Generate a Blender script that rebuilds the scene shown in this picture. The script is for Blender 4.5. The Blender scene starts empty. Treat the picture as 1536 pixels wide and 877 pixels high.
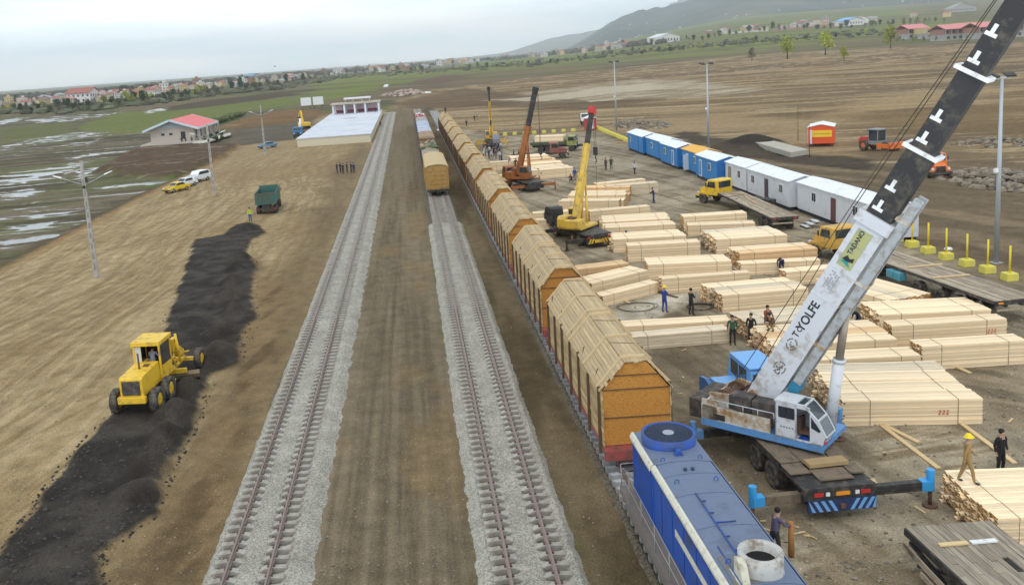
HAZE = True
import bpy, bmesh, math, random
import numpy as np
from mathutils import Vector, Matrix, Euler
R = math.radians
rnd = random.Random(11)
SC = bpy.context.scene
COL = SC.collection

# ------------------------------------------------------------------ camera
FX, PX, PY = 1337.5, 648.0, 309.0          # focal length and principal point for a 1536 x 877 frame
PITCH, ROLL, YAW, CAMZ = .1624, .0713, .0185, 17.2
def _axes():
    f = Vector((math.sin(YAW), math.cos(YAW), 0)); r = Vector((math.cos(YAW), -math.sin(YAW), 0)); u = Vector((0, 0, 1))
    F = f*math.cos(PITCH) - u*math.sin(PITCH); U = u*math.cos(PITCH) + f*math.sin(PITCH)
    return r*math.cos(ROLL) - U*math.sin(ROLL), r*math.sin(ROLL) + U*math.cos(ROLL), F
AR, AU, AF = _axes()
cam = bpy.data.cameras.new('camera'); camo = bpy.data.objects.new('camera', cam); COL.objects.link(camo)
camo.matrix_world = Matrix(((AR.x, AU.x, -AF.x, 0), (AR.y, AU.y, -AF.y, 0), (AR.z, AU.z, -AF.z, CAMZ), (0, 0, 0, 1)))
cam.sensor_width = 36; cam.lens = 36*FX/1536
cam.shift_x = (768-PX)/1536; cam.shift_y = (PY-438.5)/1536
cam.clip_start = .5; cam.clip_end = 40000
SC.camera = camo
def G(px, py, z=0.0):
    """Where the sight line through a photo point meets the level z: used once, to survey the site."""
    d = AR*((px-PX)/FX) - AU*((py-PY)/FX) + AF
    t = (z-CAMZ)/d.z
    return Vector((d.x*t, d.y*t, z))
def GY(px, py, Y):
    d = AR*((px-PX)/FX) - AU*((py-PY)/FX) + AF
    t = Y/d.y
    return Vector((d.x*t, Y, CAMZ + d.z*t))
def terrain(x, y):
    u = x/max(y, 1)
    s = min(max((u-.12)/.3, 0), 1); s = s*s*(3-2*s)
    return s*max(0, y-900)*.034

# ------------------------------------------------------------------ materials
MATS = {}
def mat(name, col, rough=.65, var=.12, scale=2.5, metal=0, bump=0, bscale=40, stretch=(1, 1, 1), dirt=None, isl=0, obj=0, spec=.5, coord='Object', bands=None):
    if name in MATS: return MATS[name]
    m = bpy.data.materials.new(name); MATS[name] = m; m.use_nodes = True
    nt = m.node_tree; N = nt.nodes; L = nt.links
    b = N['Principled BSDF']; b.inputs['Roughness'].default_value = rough; b.inputs['Metallic'].default_value = metal
    b.inputs['Specular IOR Level'].default_value = spec
    tc = N.new('ShaderNodeTexCoord'); mp = N.new('ShaderNodeMapping'); mp.inputs['Scale'].default_value = stretch
    L.new(tc.outputs[coord], mp.inputs['Vector'])
    def noise(sc, det=5, rg=.6):
        n = N.new('ShaderNodeTexNoise'); n.inputs['Scale'].default_value = sc; n.inputs['Detail'].default_value = det
        n.inputs['Roughness'].default_value = rg; L.new(mp.outputs['Vector'], n.inputs['Vector']); return n.outputs['Fac']
    def mix(fac, a, c, mode='MIX'):
        x = N.new('ShaderNodeMix'); x.data_type = 'RGBA'; x.blend_type = mode
        for s, v in (('Factor', fac), ('A', a), ('B', c)):
            i = [k for k in x.inputs if k.name == s and (k.type == 'RGBA' if s != 'Factor' else k.type == 'VALUE')][0]
            if hasattr(v, 'is_linked'): L.new(v, i)
            else: i.default_value = v if not isinstance(v, tuple) else (*v[:3], 1)
        return [o for o in x.outputs if o.type == 'RGBA'][0]
    lo = tuple(c*(1-var) for c in col); hi = tuple(min(1, c*(1+var)) for c in col)
    c = mix(noise(scale), lo, hi)
    def mul(src, k):
        mr = N.new('ShaderNodeMapRange'); mr.inputs['To Min'].default_value = 1-k; mr.inputs['To Max'].default_value = 1+k
        L.new(src, mr.inputs['Value'])
        h = N.new('ShaderNodeVectorMath'); h.operation = 'SCALE'; L.new(c, h.inputs[0]); L.new(mr.outputs[0], h.inputs['Scale'])
        return h.outputs['Vector']
    if isl:
        g = N.new('ShaderNodeNewGeometry'); c = mul(g.outputs['Random Per Island'], isl)
    if obj:
        g = N.new('ShaderNodeObjectInfo'); c = mul(g.outputs['Random'], obj)
    if bands:                                   # (frequency, axis, colour, width): painted or grooved lines
        fq, ax, bc, wd = bands
        sx = N.new('ShaderNodeSeparateXYZ'); L.new(tc.outputs['Object'], sx.inputs[0])
        m1 = N.new('ShaderNodeMath'); m1.operation = 'MULTIPLY'; m1.inputs[1].default_value = fq; L.new(sx.outputs[ax], m1.inputs[0])
        m2 = N.new('ShaderNodeMath'); m2.operation = 'FRACT'; L.new(m1.outputs[0], m2.inputs[0])
        m3 = N.new('ShaderNodeMath'); m3.operation = 'LESS_THAN'; m3.inputs[1].default_value = wd; L.new(m2.outputs[0], m3.inputs[0])
        c = mix(m3.outputs[0], c, bc)
    if dirt:
        dc, amt, dsc = dirt
        n = noise(dsc, 7, .65)
        mr = N.new('ShaderNodeMapRange'); mr.inputs['From Min'].default_value = .62-amt*.4; mr.inputs['From Max'].default_value = .8-amt*.4
        L.new(n, mr.inputs['Value']); c = mix(mr.outputs[0], c, dc)
    L.new(c, b.inputs['Base Color'])
    if bump:
        bp = N.new('ShaderNodeBump'); bp.inputs['Strength'].default_value = bump; bp.inputs['Distance'].default_value = .03
        L.new(noise(bscale, 4), bp.inputs['Height']); L.new(bp.outputs['Normal'], b.inputs['Normal'])
    return m
GRIME = (.13, .10, .07)

# ------------------------------------------------------------------ mesh builder
class MB:
    def __init__(s): s.v = []; s.f = []; s.m = []; s.sm = []; s.st = []
    def add(s, vs, fs, mi=0, smooth=False):
        o = len(s.v); s.st.append((o, len(s.f))); s.v += [tuple(v) for v in vs]
        for f in fs: s.f.append([o+i for i in f]); s.m.append(mi); s.sm.append(smooth)
    def box(s, c, d, mi=0, rot=None):
        x, y, z = d[0]/2, d[1]/2, d[2]/2
        vs = [Vector((a, b, e)) for a in (-x, x) for b in (-y, y) for e in (-z, z)]
        if rot is not None:
            if not isinstance(rot, Matrix): rot = Matrix.Rotation(rot, 3, 'Z')
            vs = [rot @ v for v in vs]
        vs = [v+Vector(c) for v in vs]
        s.add(vs, [(0, 1, 3, 2), (4, 6, 7, 5), (0, 4, 5, 1), (2, 3, 7, 6), (0, 2, 6, 4), (1, 5, 7, 3)], mi)
        return s
    def span(s, a, b, mi=0):                   # box between two corners
        return s.box([(a[i]+b[i])/2 for i in range(3)], [abs(b[i]-a[i]) for i in range(3)], mi)
    def bar(s, p, q, w, h, mi=0, up=(0, 0, 1), w2=None, h2=None):
        p, q = Vector(p), Vector(q); d = (q-p).normalized(); u = Vector(up)
        if abs(d.dot(u)) > .98: u = Vector((0, 1, 0))
        x = d.cross(u).normalized(); u = x.cross(d)
        vs = []
        for c, ww, hh in ((p, w, h), (q, w2 or w, h2 or h)):
            vs += [c - x*ww/2 - u*hh/2, c + x*ww/2 - u*hh/2, c + x*ww/2 + u*hh/2, c - x*ww/2 + u*hh/2]
        s.add(vs, [(3, 2, 1, 0), (4, 5, 6, 7), (0, 1, 5, 4), (1, 2, 6, 5), (2, 3, 7, 6), (3, 0, 4, 7)], mi); return s
    def cyl(s, p, q, r0, r1=None, n=12, mi=0, cap=True, smooth=True, mc=None):
        p, q = Vector(p), Vector(q); r1 = r0 if r1 is None else r1
        d = (q-p).normalized(); u = Vector((0, 0, 1)) if abs(d.z) < .9 else Vector((1, 0, 0))
        x = d.cross(u).normalized(); y = d.cross(x)
        vs = [c + (x*math.cos(2*math.pi*i/n) + y*math.sin(2*math.pi*i/n))*r for c, r in ((p, r0), (q, r1)) for i in range(n)]
        s.add(vs, [(i, i+n, (i+1) % n+n, (i+1) % n) for i in range(n)], mi, smooth)
        if cap:
            o = len(s.v)-2*n
            s.f.append([o+i for i in range(n)]); s.f.append([o+n+i for i in reversed(range(n))])
            s.m += [mi if mc is None else mc]*2; s.sm += [False, False]
        return s
    def tube(s, pts, r, n=6, mi=0):
        for a, b in zip(pts, pts[1:]):
            if (Vector(b)-Vector(a)).length > 1e-5: s.cyl(a, b, r, r, n, mi)
        return s
    def prism(s, poly, ax, a, b, mi=0, mcap=None):
        """poly in the two axes other than ax (in x,y,z order), pushed from a to b."""
        n = len(poly)
        def P(t, h): return {'x': (h, t[0], t[1]), 'y': (t[0], h, t[1]), 'z': (t[0], t[1], h)}[ax]
        vs = [P(t, a) for t in poly] + [P(t, b) for t in poly]
        o = len(s.v); s.add(vs, [(i, (i+1) % n, (i+1) % n+n, i+n) for i in range(n)], mi)
        s.f += [[o+i for i in reversed(range(n))], [o+n+i for i in range(n)]]
        s.m += [mi if mcap is None else mcap]*2; s.sm += [False]*2
        return s
    def lathe(s, prof, c, ax='z', n=16, mi=0, smooth=True):
        c = Vector(c); k = len(prof); vs = []
        for i in range(n):
            a = 2*math.pi*i/n; ca, sa = math.cos(a), math.sin(a)
            for r, h in prof:
                vs.append(c + Vector({'z': (r*ca, r*sa, h), 'x': (h, r*ca, r*sa), 'y': (r*sa, h, r*ca)}[ax]))
        s.add(vs, [(i*k+j, ((i+1) % n)*k+j, ((i+1) % n)*k+j+1, i*k+j+1) for i in range(n) for j in range(k-1)], mi, smooth); return s
    def ball(s, c, r, mi=0, nu=10, nv=6, jit=0):
        if not hasattr(r, '__len__'): r = (r, r, r)
        vs = [Vector(c)+Vector((0, 0, -r[2]))]
        for j in range(1, nv):
            t = math.pi*j/nv - math.pi/2
            for i in range(nu):
                a = 2*math.pi*i/nu; k = 1+rnd.uniform(-jit, jit)
                vs.append(Vector(c)+Vector((r[0]*math.cos(t)*math.cos(a)*k, r[1]*math.cos(t)*math.sin(a)*k, r[2]*math.sin(t)*k)))
        vs.append(Vector(c)+Vector((0, 0, r[2]))); e = len(vs)-1
        fs = [(0, 1+(i+1) % nu, 1+i) for i in range(nu)]
        for j in range(nv-2):
            for i in range(nu):
                a = 1+j*nu+i; b = 1+j*nu+(i+1) % nu
                fs.append((a, b, b+nu, a+nu))
        fs += [(e, e-nu+i, e-nu+(i+1) % nu) for i in range(nu)]
        s.add(vs, fs, mi, True); return s
    def build(s, name, mats, parent=None, loc=(0, 0, 0), rz=0, bevel=0, each=0):
        if each:                               # every so many shapes is an object of its own
            st = s.st[::each]+[(len(s.v), len(s.f))]
            for (v0, f0), (v1, f1) in zip(st, st[1:]):
                b = MB(); b.v = s.v[v0:v1]; b.f = [[i-v0 for i in f] for f in s.f[f0:f1]]; b.m = s.m[f0:f1]; b.sm = s.sm[f0:f1]
                o = b.build(name, mats, parent, loc, rz, bevel)
            return o
        me = bpy.data.meshes.new(name); me.from_pydata(s.v, [], s.f)
        if not isinstance(mats, (list, tuple)): mats = [mats]
        for m in mats: me.materials.append(m)
        me.polygons.foreach_set('material_index', s.m); me.polygons.foreach_set('use_smooth', s.sm)
        bm = bmesh.new(); bm.from_mesh(me)
        bmesh.ops.recalc_face_normals(bm, faces=bm.faces)
        if bevel:
            es = [e for e in bm.edges if len(e.link_faces) == 2 and e.calc_face_angle(0) > .5]
            bmesh.ops.bevel(bm, geom=es, offset=bevel, segments=2, affect='EDGES', clamp_overlap=True, profile=.6)
        bm.to_mesh(me); bm.free(); me.update()
        o = bpy.data.objects.new(name, me); COL.objects.link(o)
        o.location = loc; o.rotation_euler = (0, 0, rz)
        if parent: o.parent = parent
        return o
def tag(o, label=None, cat=None, group=None, kind=None):
    for k, v in (('label', label), ('category', cat), ('group', group), ('kind', kind)):
        if v: o[k] = v
    return o
def thing(name, label, cat, loc=(0, 0, 0), rz=0, group=None):
    o = bpy.data.objects.new(name, None); COL.objects.link(o); o.empty_display_size = .3
    o.location = loc; o.rotation_euler = (0, 0, rz); return tag(o, label, cat, group)
def dup(o, loc=None, rz=None, label=None, group=None, parent=None, swap=None):
    c = o.copy(); COL.objects.link(c)
    if parent: c.parent = parent
    if loc is not None: c.location = loc
    if rz is not None: c.rotation_euler = (0, 0, rz)
    if label: c['label'] = label
    if group: c['group'] = group
    if swap and c.type == 'MESH':
        for i, sl in enumerate(c.material_slots):
            if sl.material and sl.material.name in swap:
                new = swap[sl.material.name]; sl.link = 'OBJECT'; sl.material = new
    for ch in list(KIDS.get(o.name, o.children)): dup(ch, parent=c, swap=swap)
    return c
KIDS = {}
def lettering(txt, size, m, parent, loc, rot, name='lettering', extrude=.004, bold=0):
    cu = bpy.data.curves.new(name, 'FONT'); cu.body = txt; cu.size = size; cu.extrude = extrude; cu.offset = bold; cu.align_x = 'CENTER'; cu.align_y = 'CENTER'
    t = bpy.data.objects.new('tmp', cu); COL.objects.link(t)
    dg = bpy.context.evaluated_depsgraph_get(); me = bpy.data.meshes.new_from_object(t.evaluated_get(dg))
    bpy.data.objects.remove(t); me.materials.clear(); me.materials.append(m)
    o = bpy.data.objects.new(name, me); COL.objects.link(o); o.parent = parent; o.location = loc
    o.rotation_euler = rot if not isinstance(rot, Matrix) else rot.to_euler(); return o
ORD = ['first', 'second', 'third', 'fourth', 'fifth', 'sixth', 'seventh', 'eighth', 'ninth', 'tenth', 'eleventh', 'twelfth', 'thirteenth',
       'fourteenth', 'fifteenth', 'sixteenth', 'seventeenth', 'eighteenth', 'nineteenth', 'twentieth', 'twenty-first', 'twenty-second',
       'twenty-third', 'twenty-fourth', 'twenty-fifth', 'twenty-sixth', 'twenty-seventh', 'twenty-eighth']

# ------------------------------------------------------------------ render, world, sun
SC.view_settings.view_transform = 'Standard'; SC.view_settings.look = 'None'; SC.view_settings.gamma = 1; SC.view_settings.exposure = EXPOSURE = -0.05
SC.render.engine = 'CYCLES'; SC.cycles.use_denoising = True
SC.cycles.max_bounces = 6; SC.cycles.diffuse_bounces = 3; SC.cycles.glossy_bounces = 3; SC.cycles.transmission_bounces = 4; SC.cycles.volume_bounces = 4
SUN_EL, SUN_AZ = R(52), R(200)               # sun high behind the camera to the left, veiled by cloud
w = bpy.data.worlds.new('World'); SC.world = w; w.use_nodes = True
def world():
    nt = w.node_tree; N = nt.nodes; L = nt.links; bg = N['Background']
    sky = N.new('ShaderNodeTexSky'); sky.sky_type = 'NISHITA'; sky.sun_disc = False
    sky.sun_elevation = SUN_EL; sky.sun_rotation = SUN_AZ; sky.air_density = 1.2; sky.dust_density = 2.5
    tc = N.new('ShaderNodeTexCoord'); mp = N.new('ShaderNodeMapping'); mp.inputs['Scale'].default_value = (1.2, 1.2, 14)
    L.new(tc.outputs['Generated'], mp.inputs['Vector'])
    n = N.new('ShaderNodeTexNoise'); n.inputs['Scale'].default_value = 2.6; n.inputs['Detail'].default_value = 7; n.inputs['Roughness'].default_value = .55
    L.new(mp.outputs['Vector'], n.inputs['Vector'])
    cr = N.new('ShaderNodeValToRGB'); e = cr.color_ramp.elements
    e[0].position = .40; e[0].color = (8.9, 11.0, 12.7, 1); e[1].position = .62; e[1].color = (14.2, 14.2, 14.1, 1)
    L.new(n.outputs['Fac'], cr.inputs['Fac'])
    mx = N.new('ShaderNodeMix'); mx.data_type = 'RGBA'; mx.inputs['Factor'].default_value = .9
    ia = [i for i in mx.inputs if i.type == 'RGBA']; L.new(sky.outputs['Color'], ia[0]); L.new(cr.outputs['Color'], ia[1])
    sx = N.new('ShaderNodeSeparateXYZ'); L.new(tc.outputs['Generated'], sx.inputs[0])      # thin bright cloud low down, thicker overhead
    mr = N.new('ShaderNodeMapRange'); mr.interpolation_type = 'SMOOTHSTEP'; mr.inputs['From Min'].default_value = .02; mr.inputs['From Max'].default_value = .34; mr.inputs['To Min'].default_value = 1.62; mr.inputs['To Max'].default_value = .88; L.new(sx.outputs['Z'], mr.inputs['Value'])
    vs = N.new('ShaderNodeVectorMath'); vs.operation = 'SCALE'; L.new([o for o in mx.outputs if o.type == 'RGBA'][0], vs.inputs[0]); L.new(mr.outputs[0], vs.inputs['Scale'])
    L.new(vs.outputs['Vector'], bg.inputs['Color']); bg.inputs['Strength'].default_value = .1
world()
sl = bpy.data.lights.new('sun', 'SUN'); sl.energy = 1.0; sl.angle = R(16); sl.color = (1, .95, .87)
so = bpy.data.objects.new('sun', sl); COL.objects.link(so)
_d = Vector((math.sin(SUN_AZ)*math.cos(SUN_EL), math.cos(SUN_AZ)*math.cos(SUN_EL), math.sin(SUN_EL)))
so.rotation_euler = (-_d).to_track_quat('-Z', 'Y').to_euler(); so.location = (0, 0, 200)
# ------------------------------------------------------------------ ground
def vnoise(x, y, seed):
    rs = np.random.RandomState(seed); T = rs.rand(256, 256).astype(np.float32)
    xi = np.floor(x).astype(np.int64); yi = np.floor(y).astype(np.int64); fx = (x-xi); fy = (y-yi)
    fx = fx*fx*(3-2*fx); fy = fy*fy*(3-2*fy)
    a = T[xi & 255, yi & 255]; b = T[(xi+1) & 255, yi & 255]; c = T[xi & 255, (yi+1) & 255]; d = T[(xi+1) & 255, (yi+1) & 255]
    return (a*(1-fx)+b*fx)*(1-fy)+(c*(1-fx)+d*fx)*fy
def fbm(x, y, sx, sy=None, ang=0, oct=4, seed=1, gain=.5):
    sy = sy or sx; ca, sa = math.cos(ang), math.sin(ang)
    u = (x*ca+y*sa)/sx; v = (-x*sa+y*ca)/sy; t = 0; a = 1; s = 0
    for o in range(oct):
        t = t+a*vnoise(u+17.3*o, v+9.1*o, seed*31+o); s += a; a *= gain; u = u*2.03; v = v*2.03
    return t/s
def sstep(a, b, x):
    t = np.clip((x-a)/(b-a), 0, 1); return t*t*(3-2*t)
def sdpoly(x, y, P):
    d = np.full(x.shape, 1e18); ins = np.zeros(x.shape, bool); n = len(P)
    for i in range(n):
        ax, ay = P[i]; bx, by = P[(i+1) % n]; ex, ey = bx-ax, by-ay
        wx, wy = x-ax, y-ay; t = np.clip((wx*ex+wy*ey)/max(ex*ex+ey*ey, 1e-9), 0, 1)
        d = np.minimum(d, (wx-ex*t)**2+(wy-ey*t)**2)
        if ay != by:
            c = ((ay > y) != (by > y)) & (x < ex*(y-ay)/ey+ax); ins ^= c
    d = np.sqrt(d); return np.where(ins, -d, d)
def pix(*pts): return [tuple(G(*p)[:2]) for p in pts]

def ground():
    ys = np.concatenate([np.geomspace(11, 420, 1000, endpoint=False), np.geomspace(420, 16000, 230)])
    us = np.concatenate([np.linspace(-1.3, -.62, 40, endpoint=False), np.linspace(-.62, .8, 640), np.linspace(.8, 1.5, 41)[1:]])
    Yv, U = np.meshgrid(ys, us, indexing='ij'); X = U*Yv; Y = Yv.copy()
    n1 = fbm(X, Y, 6, oct=5, seed=2); n2 = fbm(X, Y, 25, oct=4, seed=3); n3 = fbm(X, Y, 1.2, oct=4, seed=4); big = fbm(X, Y, 90, 45, oct=4, seed=5)
    col = np.zeros(X.shape+(3,), np.float32); Z = np.zeros(X.shape, np.float32)
    def C3(c): return np.array(c, np.float32)
    def blend(m, c, k=None):
        nonlocal col
        c = c if isinstance(c, np.ndarray) and c.ndim == 3 else C3(c)*np.ones(X.shape+(1,), np.float32)
        col = col*(1-m[..., None])+c*m[..., None]
    def two(a, b, t): return C3(a)*(1-t[..., None])+C3(b)*t[..., None]
    def zone(P, c, soft=1.5, amp=3.0, nz=None, k=1.0):
        x0, y0 = min(p[0] for p in P)-12-amp-soft, min(p[1] for p in P)-12-amp-soft; x1, y1 = max(p[0] for p in P)+12+amp+soft, max(p[1] for p in P)+12+amp+soft
        bb = (X > x0) & (X < x1) & (Y > y0) & (Y < y1)
        d = np.full(X.shape, 99.)
        if bb.any(): d[bb] = sdpoly(X[bb], Y[bb], P)
        d = d+((n1 if nz is None else nz)-.5)*2*amp
        m = sstep(soft, -soft, d)*k
        if c is not None: blend(m, c)
        return m
    # far fields: long strips of grass, plough and stubble
    f1 = fbm(X, Y, 420, 38, ang=-.05, oct=3, seed=8); f2 = fbm(X, Y, 190, 16, ang=-.05, oct=4, seed=9)
    green = two((.095, .12, .045), (.16, .18, .06), f2); brown = two((.15, .12, .08), (.22, .175, .115), f2)
    col[:] = green; blend(sstep(.47, .53, f1), brown)
    blend(sstep(.62, .7, f2), (.09, .085, .06), None)
    left = sstep(-20, -60, X-.0*Y)
    # wet fields on the left of the yard
    wet = zone(pix((0, 410), (130, 337), (242, 282), (316, 247), (356, 219), (345, 195), (400, 170), (480, 150), (480, 138), (250, 160), (0, 176)) + [(-330, 330), (-160, 70)], None, 3, 3)
    wf = fbm(X, Y, 40, 7, ang=.12, oct=4, seed=12)
    blend(wet, two((.10, .09, .065), (.20, .175, .135), sstep(.3, .7, fbm(X, Y, 9, 1.6, ang=.12, oct=5, seed=13))))
    blend(wet*sstep(.45, .62, wf)*.75, two((.10, .12, .055), (.165, .185, .08), sstep(.3, .7, fbm(X, Y, 6, 1.2, ang=.12, oct=4, seed=77))))
    blend(wet*sstep(.56, .66, fbm(X, Y, 30, 4, ang=.12, oct=4, seed=14))*.8, (.075, .065, .05))
    # bright green meadow behind the house, dark plough strips
    zone(pix((112, 190), (180, 168), (330, 155), (470, 141), (565, 126), (570, 134), (470, 152), (345, 168), (312, 186), (205, 197), (150, 196)), two((.115, .155, .045), (.175, .205, .06), f2), 2, 5, n2)
    zone(pix((0, 193), (60, 186), (110, 184), (100, 200), (40, 208), (0, 214)), two((.105, .125, .05), (.16, .17, .07), f2), 2, 5, n2)
    zone(pix((250, 160), (300, 152), (420, 138), (470, 133), (470, 138), (340, 156), (250, 166)), (.085, .07, .05), 3, 6, n2)
    blend(zone(pix((480, 152), (575, 128), (640, 122), (900, 96), (1100, 82), (1536, 46), (1300, 47), (1000, 69), (600, 103), (470, 122)), None, 8, 25, n2)*sstep(.42, .55, fbm(X, Y, 240, 40, ang=-.1, oct=4, seed=21)), two((.13, .19, .04), (.2, .24, .06), f2))
    zone(pix((600, 128), (660, 113), (720, 112), (660, 128)), (.14, .10, .075), 6, 15, n2)
    # brown soil to the right of the site
    soil = zone(pix((585, 160), (640, 135), (760, 122), (900, 105), (1160, 80), (1536, 62)) + [(330, 160), (120, 20), (36, 55), (36, 150), (16, 190), (8, 230)], None, 4, 8, n2)
    sv = fbm(X, Y, 45, 7, ang=-.25, oct=5, seed=15)
    blend(soil, two((.17, .125, .075), (.34, .265, .165), sstep(.3, .7, sv)))
    blend(soil*sstep(.52, .68, fbm(X, Y, 60, 22, ang=-.1, oct=4, seed=16))*.8, (.15, .115, .08))
    blend(soil*sstep(.60, .68, fbm(X, Y, 22, 2.0, ang=-.3, oct=4, seed=17))*.8, (.40, .33, .22))
    zone(pix((740, 150), (800, 138), (960, 118), (1040, 122), (1140, 135), (1040, 146), (920, 150), (800, 158)), two((.27, .23, .16), (.46, .42, .34), sstep(.35, .65, fbm(X, Y, 12, 2.5, ang=.5, seed=18))), 5, 8, n2, .85)
    zone(pix((600, 152), (700, 132), (760, 140), (880, 150), (1000, 150), (880, 165), (720, 160), (600, 165)), (.12, .085, .055), 4, 6, n1, .75)
    zone(pix((1180, 190), (1300, 150), (1536, 128), (1536, 134), (1330, 165), (1240, 195)), (.38, .29, .17), 5, 6, n1, .7)
    zone(pix((960, 190), (1090, 170), (1230, 185), (1300, 225), (1250, 240), (1120, 195), (1010, 202)), (.34, .26, .16), 4, 6, n1, .8)
    zone(pix((1250, 175), (1536, 150), (1536, 200), (1330, 190)), (.19, .135, .07), 5, 6, n1, .75)
    # the yard east of the train: grey trodden ground
    yard = zone([(9, 10), (60, 18), (62, 40), (40, 56), (39.5, 70), (39, 110), (36, 150), (39, 185), (17, 192), (11, 230), (9.5, 150)], None, 1.2, 1.6)
    gy = two((.27, .243, .192), (.43, .388, .31), sstep(.3, .7, fbm(X, Y, 7, 3, ang=.9, oct=5, seed=22)))
    blend(yard, gy)
    tr = fbm(X+(n2-.5)*3, Y, 22, .4, ang=1.8, oct=4, seed=23)
    blend(yard*sstep(.57, .66, fbm(X, Y, 5, 3.2, ang=.4, oct=5, seed=85))*.55, (.13, .105, .075)); blend(yard*sstep(.53, .66, tr)*.55, (.40, .35, .26)); blend(yard*sstep(.46, .34, tr)*.5, (.135, .105, .07))
    zone(pix((940, 470), (1010, 440), (1110, 560), (1090, 640), (1130, 700), (1250, 790), (1150, 800), (1060, 690), (1010, 560)), two((.135, .11, .08), (.25, .21, .155), sstep(.3, .7, fbm(X, Y, 7, .35, ang=1.75, oct=5, seed=80)*.6+n1*.4)), 1.5, 1.5, n1, .9)
    zone(pix((900, 478), (985, 441), (1055, 430), (1035, 452), (960, 492)), two((.42, .39, .33), (.66, .63, .56), sstep(.3, .7, n3)), .6, .8, n3, .95)
    zone(pix((1260, 640), (1400, 636), (1490, 660), (1536, 690), (1400, 700), (1330, 690)), two((.25, .2, .13), (.47, .42, .33), sstep(.4, .6, fbm(X, Y, 4, .35, ang=.15, seed=24))), .8, 1.0, n3, .85)
    zone(pix((1170, 800), (1330, 810), (1420, 877), (1200, 900)), two((.22, .18, .12), (.48, .43, .33), sstep(.45, .65, fbm(X, Y, 2.5, .5, ang=.15, oct=4, seed=25))), 1, 1.2, n3, .7)
    zone(pix((1400, 545), (1536, 520), (1536, 640), (1480, 620)), two((.15, .125, .09), (.30, .25, .18), sstep(.35, .65, fbm(X, Y, 9, .7, ang=2.4, seed=26))), 1, 1, n1, .9)
    road = zone([(39, 35), (80, 35), (110, 60), (75, 95), (46, 125), (41, 150), (39.5, 100)], None, 3, 3)
    blend(road*.85, two((.13, .105, .075), (.23, .185, .13), sstep(.35, .65, fbm(X, Y, 26, 1.2, ang=2.0, oct=4, seed=27))))
    # dark gravel bed behind the cabins
    blk = zone(pix((1005, 200), (1030, 195), (1060, 205), (1120, 220), (1215, 232), (1320, 240), (1300, 255), (1180, 245), (1080, 232)), two((.045, .04, .034), (.085, .072, .058), n3), 1, 2, n1, .9)
    Z += np.exp(-((X-55.5)**2/14+(Y-143)**2/26)*1.0)*1.6*1; blend(sstep(.1, .4, np.exp(-((X-55.5)**2/14+(Y-143)**2/26))), (.045, .04, .035))
    # strips beside and between the tracks
    mid = zone([(-5, 8), (1.2, 8), (1.4, 330), (-7, 330)], None, .4, .3)
    st = fbm(X, Y, .3, 18, oct=4, seed=30, gain=.65); st2 = fbm(X, Y, 1.6, 40, oct=3, seed=31)
    blend(mid, two((.135, .115, .083), (.235, .2, .147), sstep(.3, .72, st*.6+st2*.4)))
    blend(mid*sstep(150, 90, Y)*sstep(.55, .7, fbm(X, Y, 3, 9, oct=5, seed=32))*.5, (.25, .18, .095))
    blend(mid*sstep(90, 170, Y)*.6, (.20, .165, .115))
    e = zone([(4.6, 8), (12.5, 8), (11, 40), (10.5, 200), (9, 330), (4.4, 330)], None, .6, .5)
    blend(e*sstep(11, 8, X), two((.10, .08, .05), (.19, .155, .10), sstep(.3, .7, fbm(X, Y, 1.5, 9, oct=5, seed=33))))
    # west yard: pale tan made ground with wheel marks
    YL = pix((0, 405), (60, 373), (140, 332), (242, 280), (316, 246), (356, 219), (450, 208), (450, 190), (470, 180)) + [(-30, 330), (-8.2, 330), (-8.2, 9), (-45, 9)]
    wy = zone(YL, None, .6, .8)
    a = math.atan2(12.0, 4.9)
    wx_ = X+1.5*np.sin(Y*.05)+(n2-.5)*5; t1 = fbm(wx_, Y, 9, .5, ang=1.62, oct=5, seed=40, gain=.6); t2 = fbm(wx_, Y, 40, .32, ang=1.66, oct=3, seed=41); t3 = np.maximum(fbm(wx_, Y, 34, .34, ang=1.5, oct=3, seed=42), .93*fbm(X, Y, 20, .4, ang=a, oct=3, seed=44))
    tan = two((.29, .225, .13), (.43, .35, .215), sstep(.3, .7, t1*.4+n3*.3+n1*.3))
    blend(wy, tan)
    blend(wy*sstep(.52, .62, t2)*.38, (.52, .44, .30)); blend(wy*sstep(.55, .66, t3)*.42, (.19, .138, .078)); blend(wy*sstep(.60, .75, n2)*.5, (.25, .18, .095))
    for q, wd, sg in (((-25.5, 40, -23, 75, -21, 120), .22, 1), ((-30, 45, -27.2, 80, -24, 125), .2, 1), ((-17, 60, -14.5, 90, -14, 140), .2, 1), ((-34, 60, -29, 95, -22, 150), .2, 1), ((-12.5, 70, -15, 100, -19, 150), .2, 1)):
        cx = np.interp(Y, [q[1], q[3], q[5]], [q[0], q[2], q[4]])+1.1*np.sin(Y*.07+q[0])
        for o in (-.9, .9):
            g = np.exp(-((X-cx-o)/wd)**2)*wy*(Y > q[1])*(Y < q[5]); blend(g*.45, (.25, .19, .11)); Z -= .03*g
    blend(wy*sstep(-14.5, -10, X)*sstep(150, 70, Y)*.85, two((.14, .105, .06), (.26, .2, .125), st2))
    blend(wy*sstep(120, 190, Y)*.4, (.30, .235, .14))
    zone(pix((490, 250), (545, 215), (560, 225), (520, 330), (480, 380), (470, 330)), (.17, .135, .09), 2, 2.5, n1, .7)
    zone(pix((350, 395), (390, 385), (380, 450), (330, 600), (270, 760), (180, 877), (300, 877), (350, 700), (410, 540), (430, 440)), two((.12, .085, .05), (.24, .175, .10), sstep(.3, .65, fbm(X, Y, 3, .8, ang=1.4, seed=43))), 1, 1.6, n1, .8)
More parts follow.
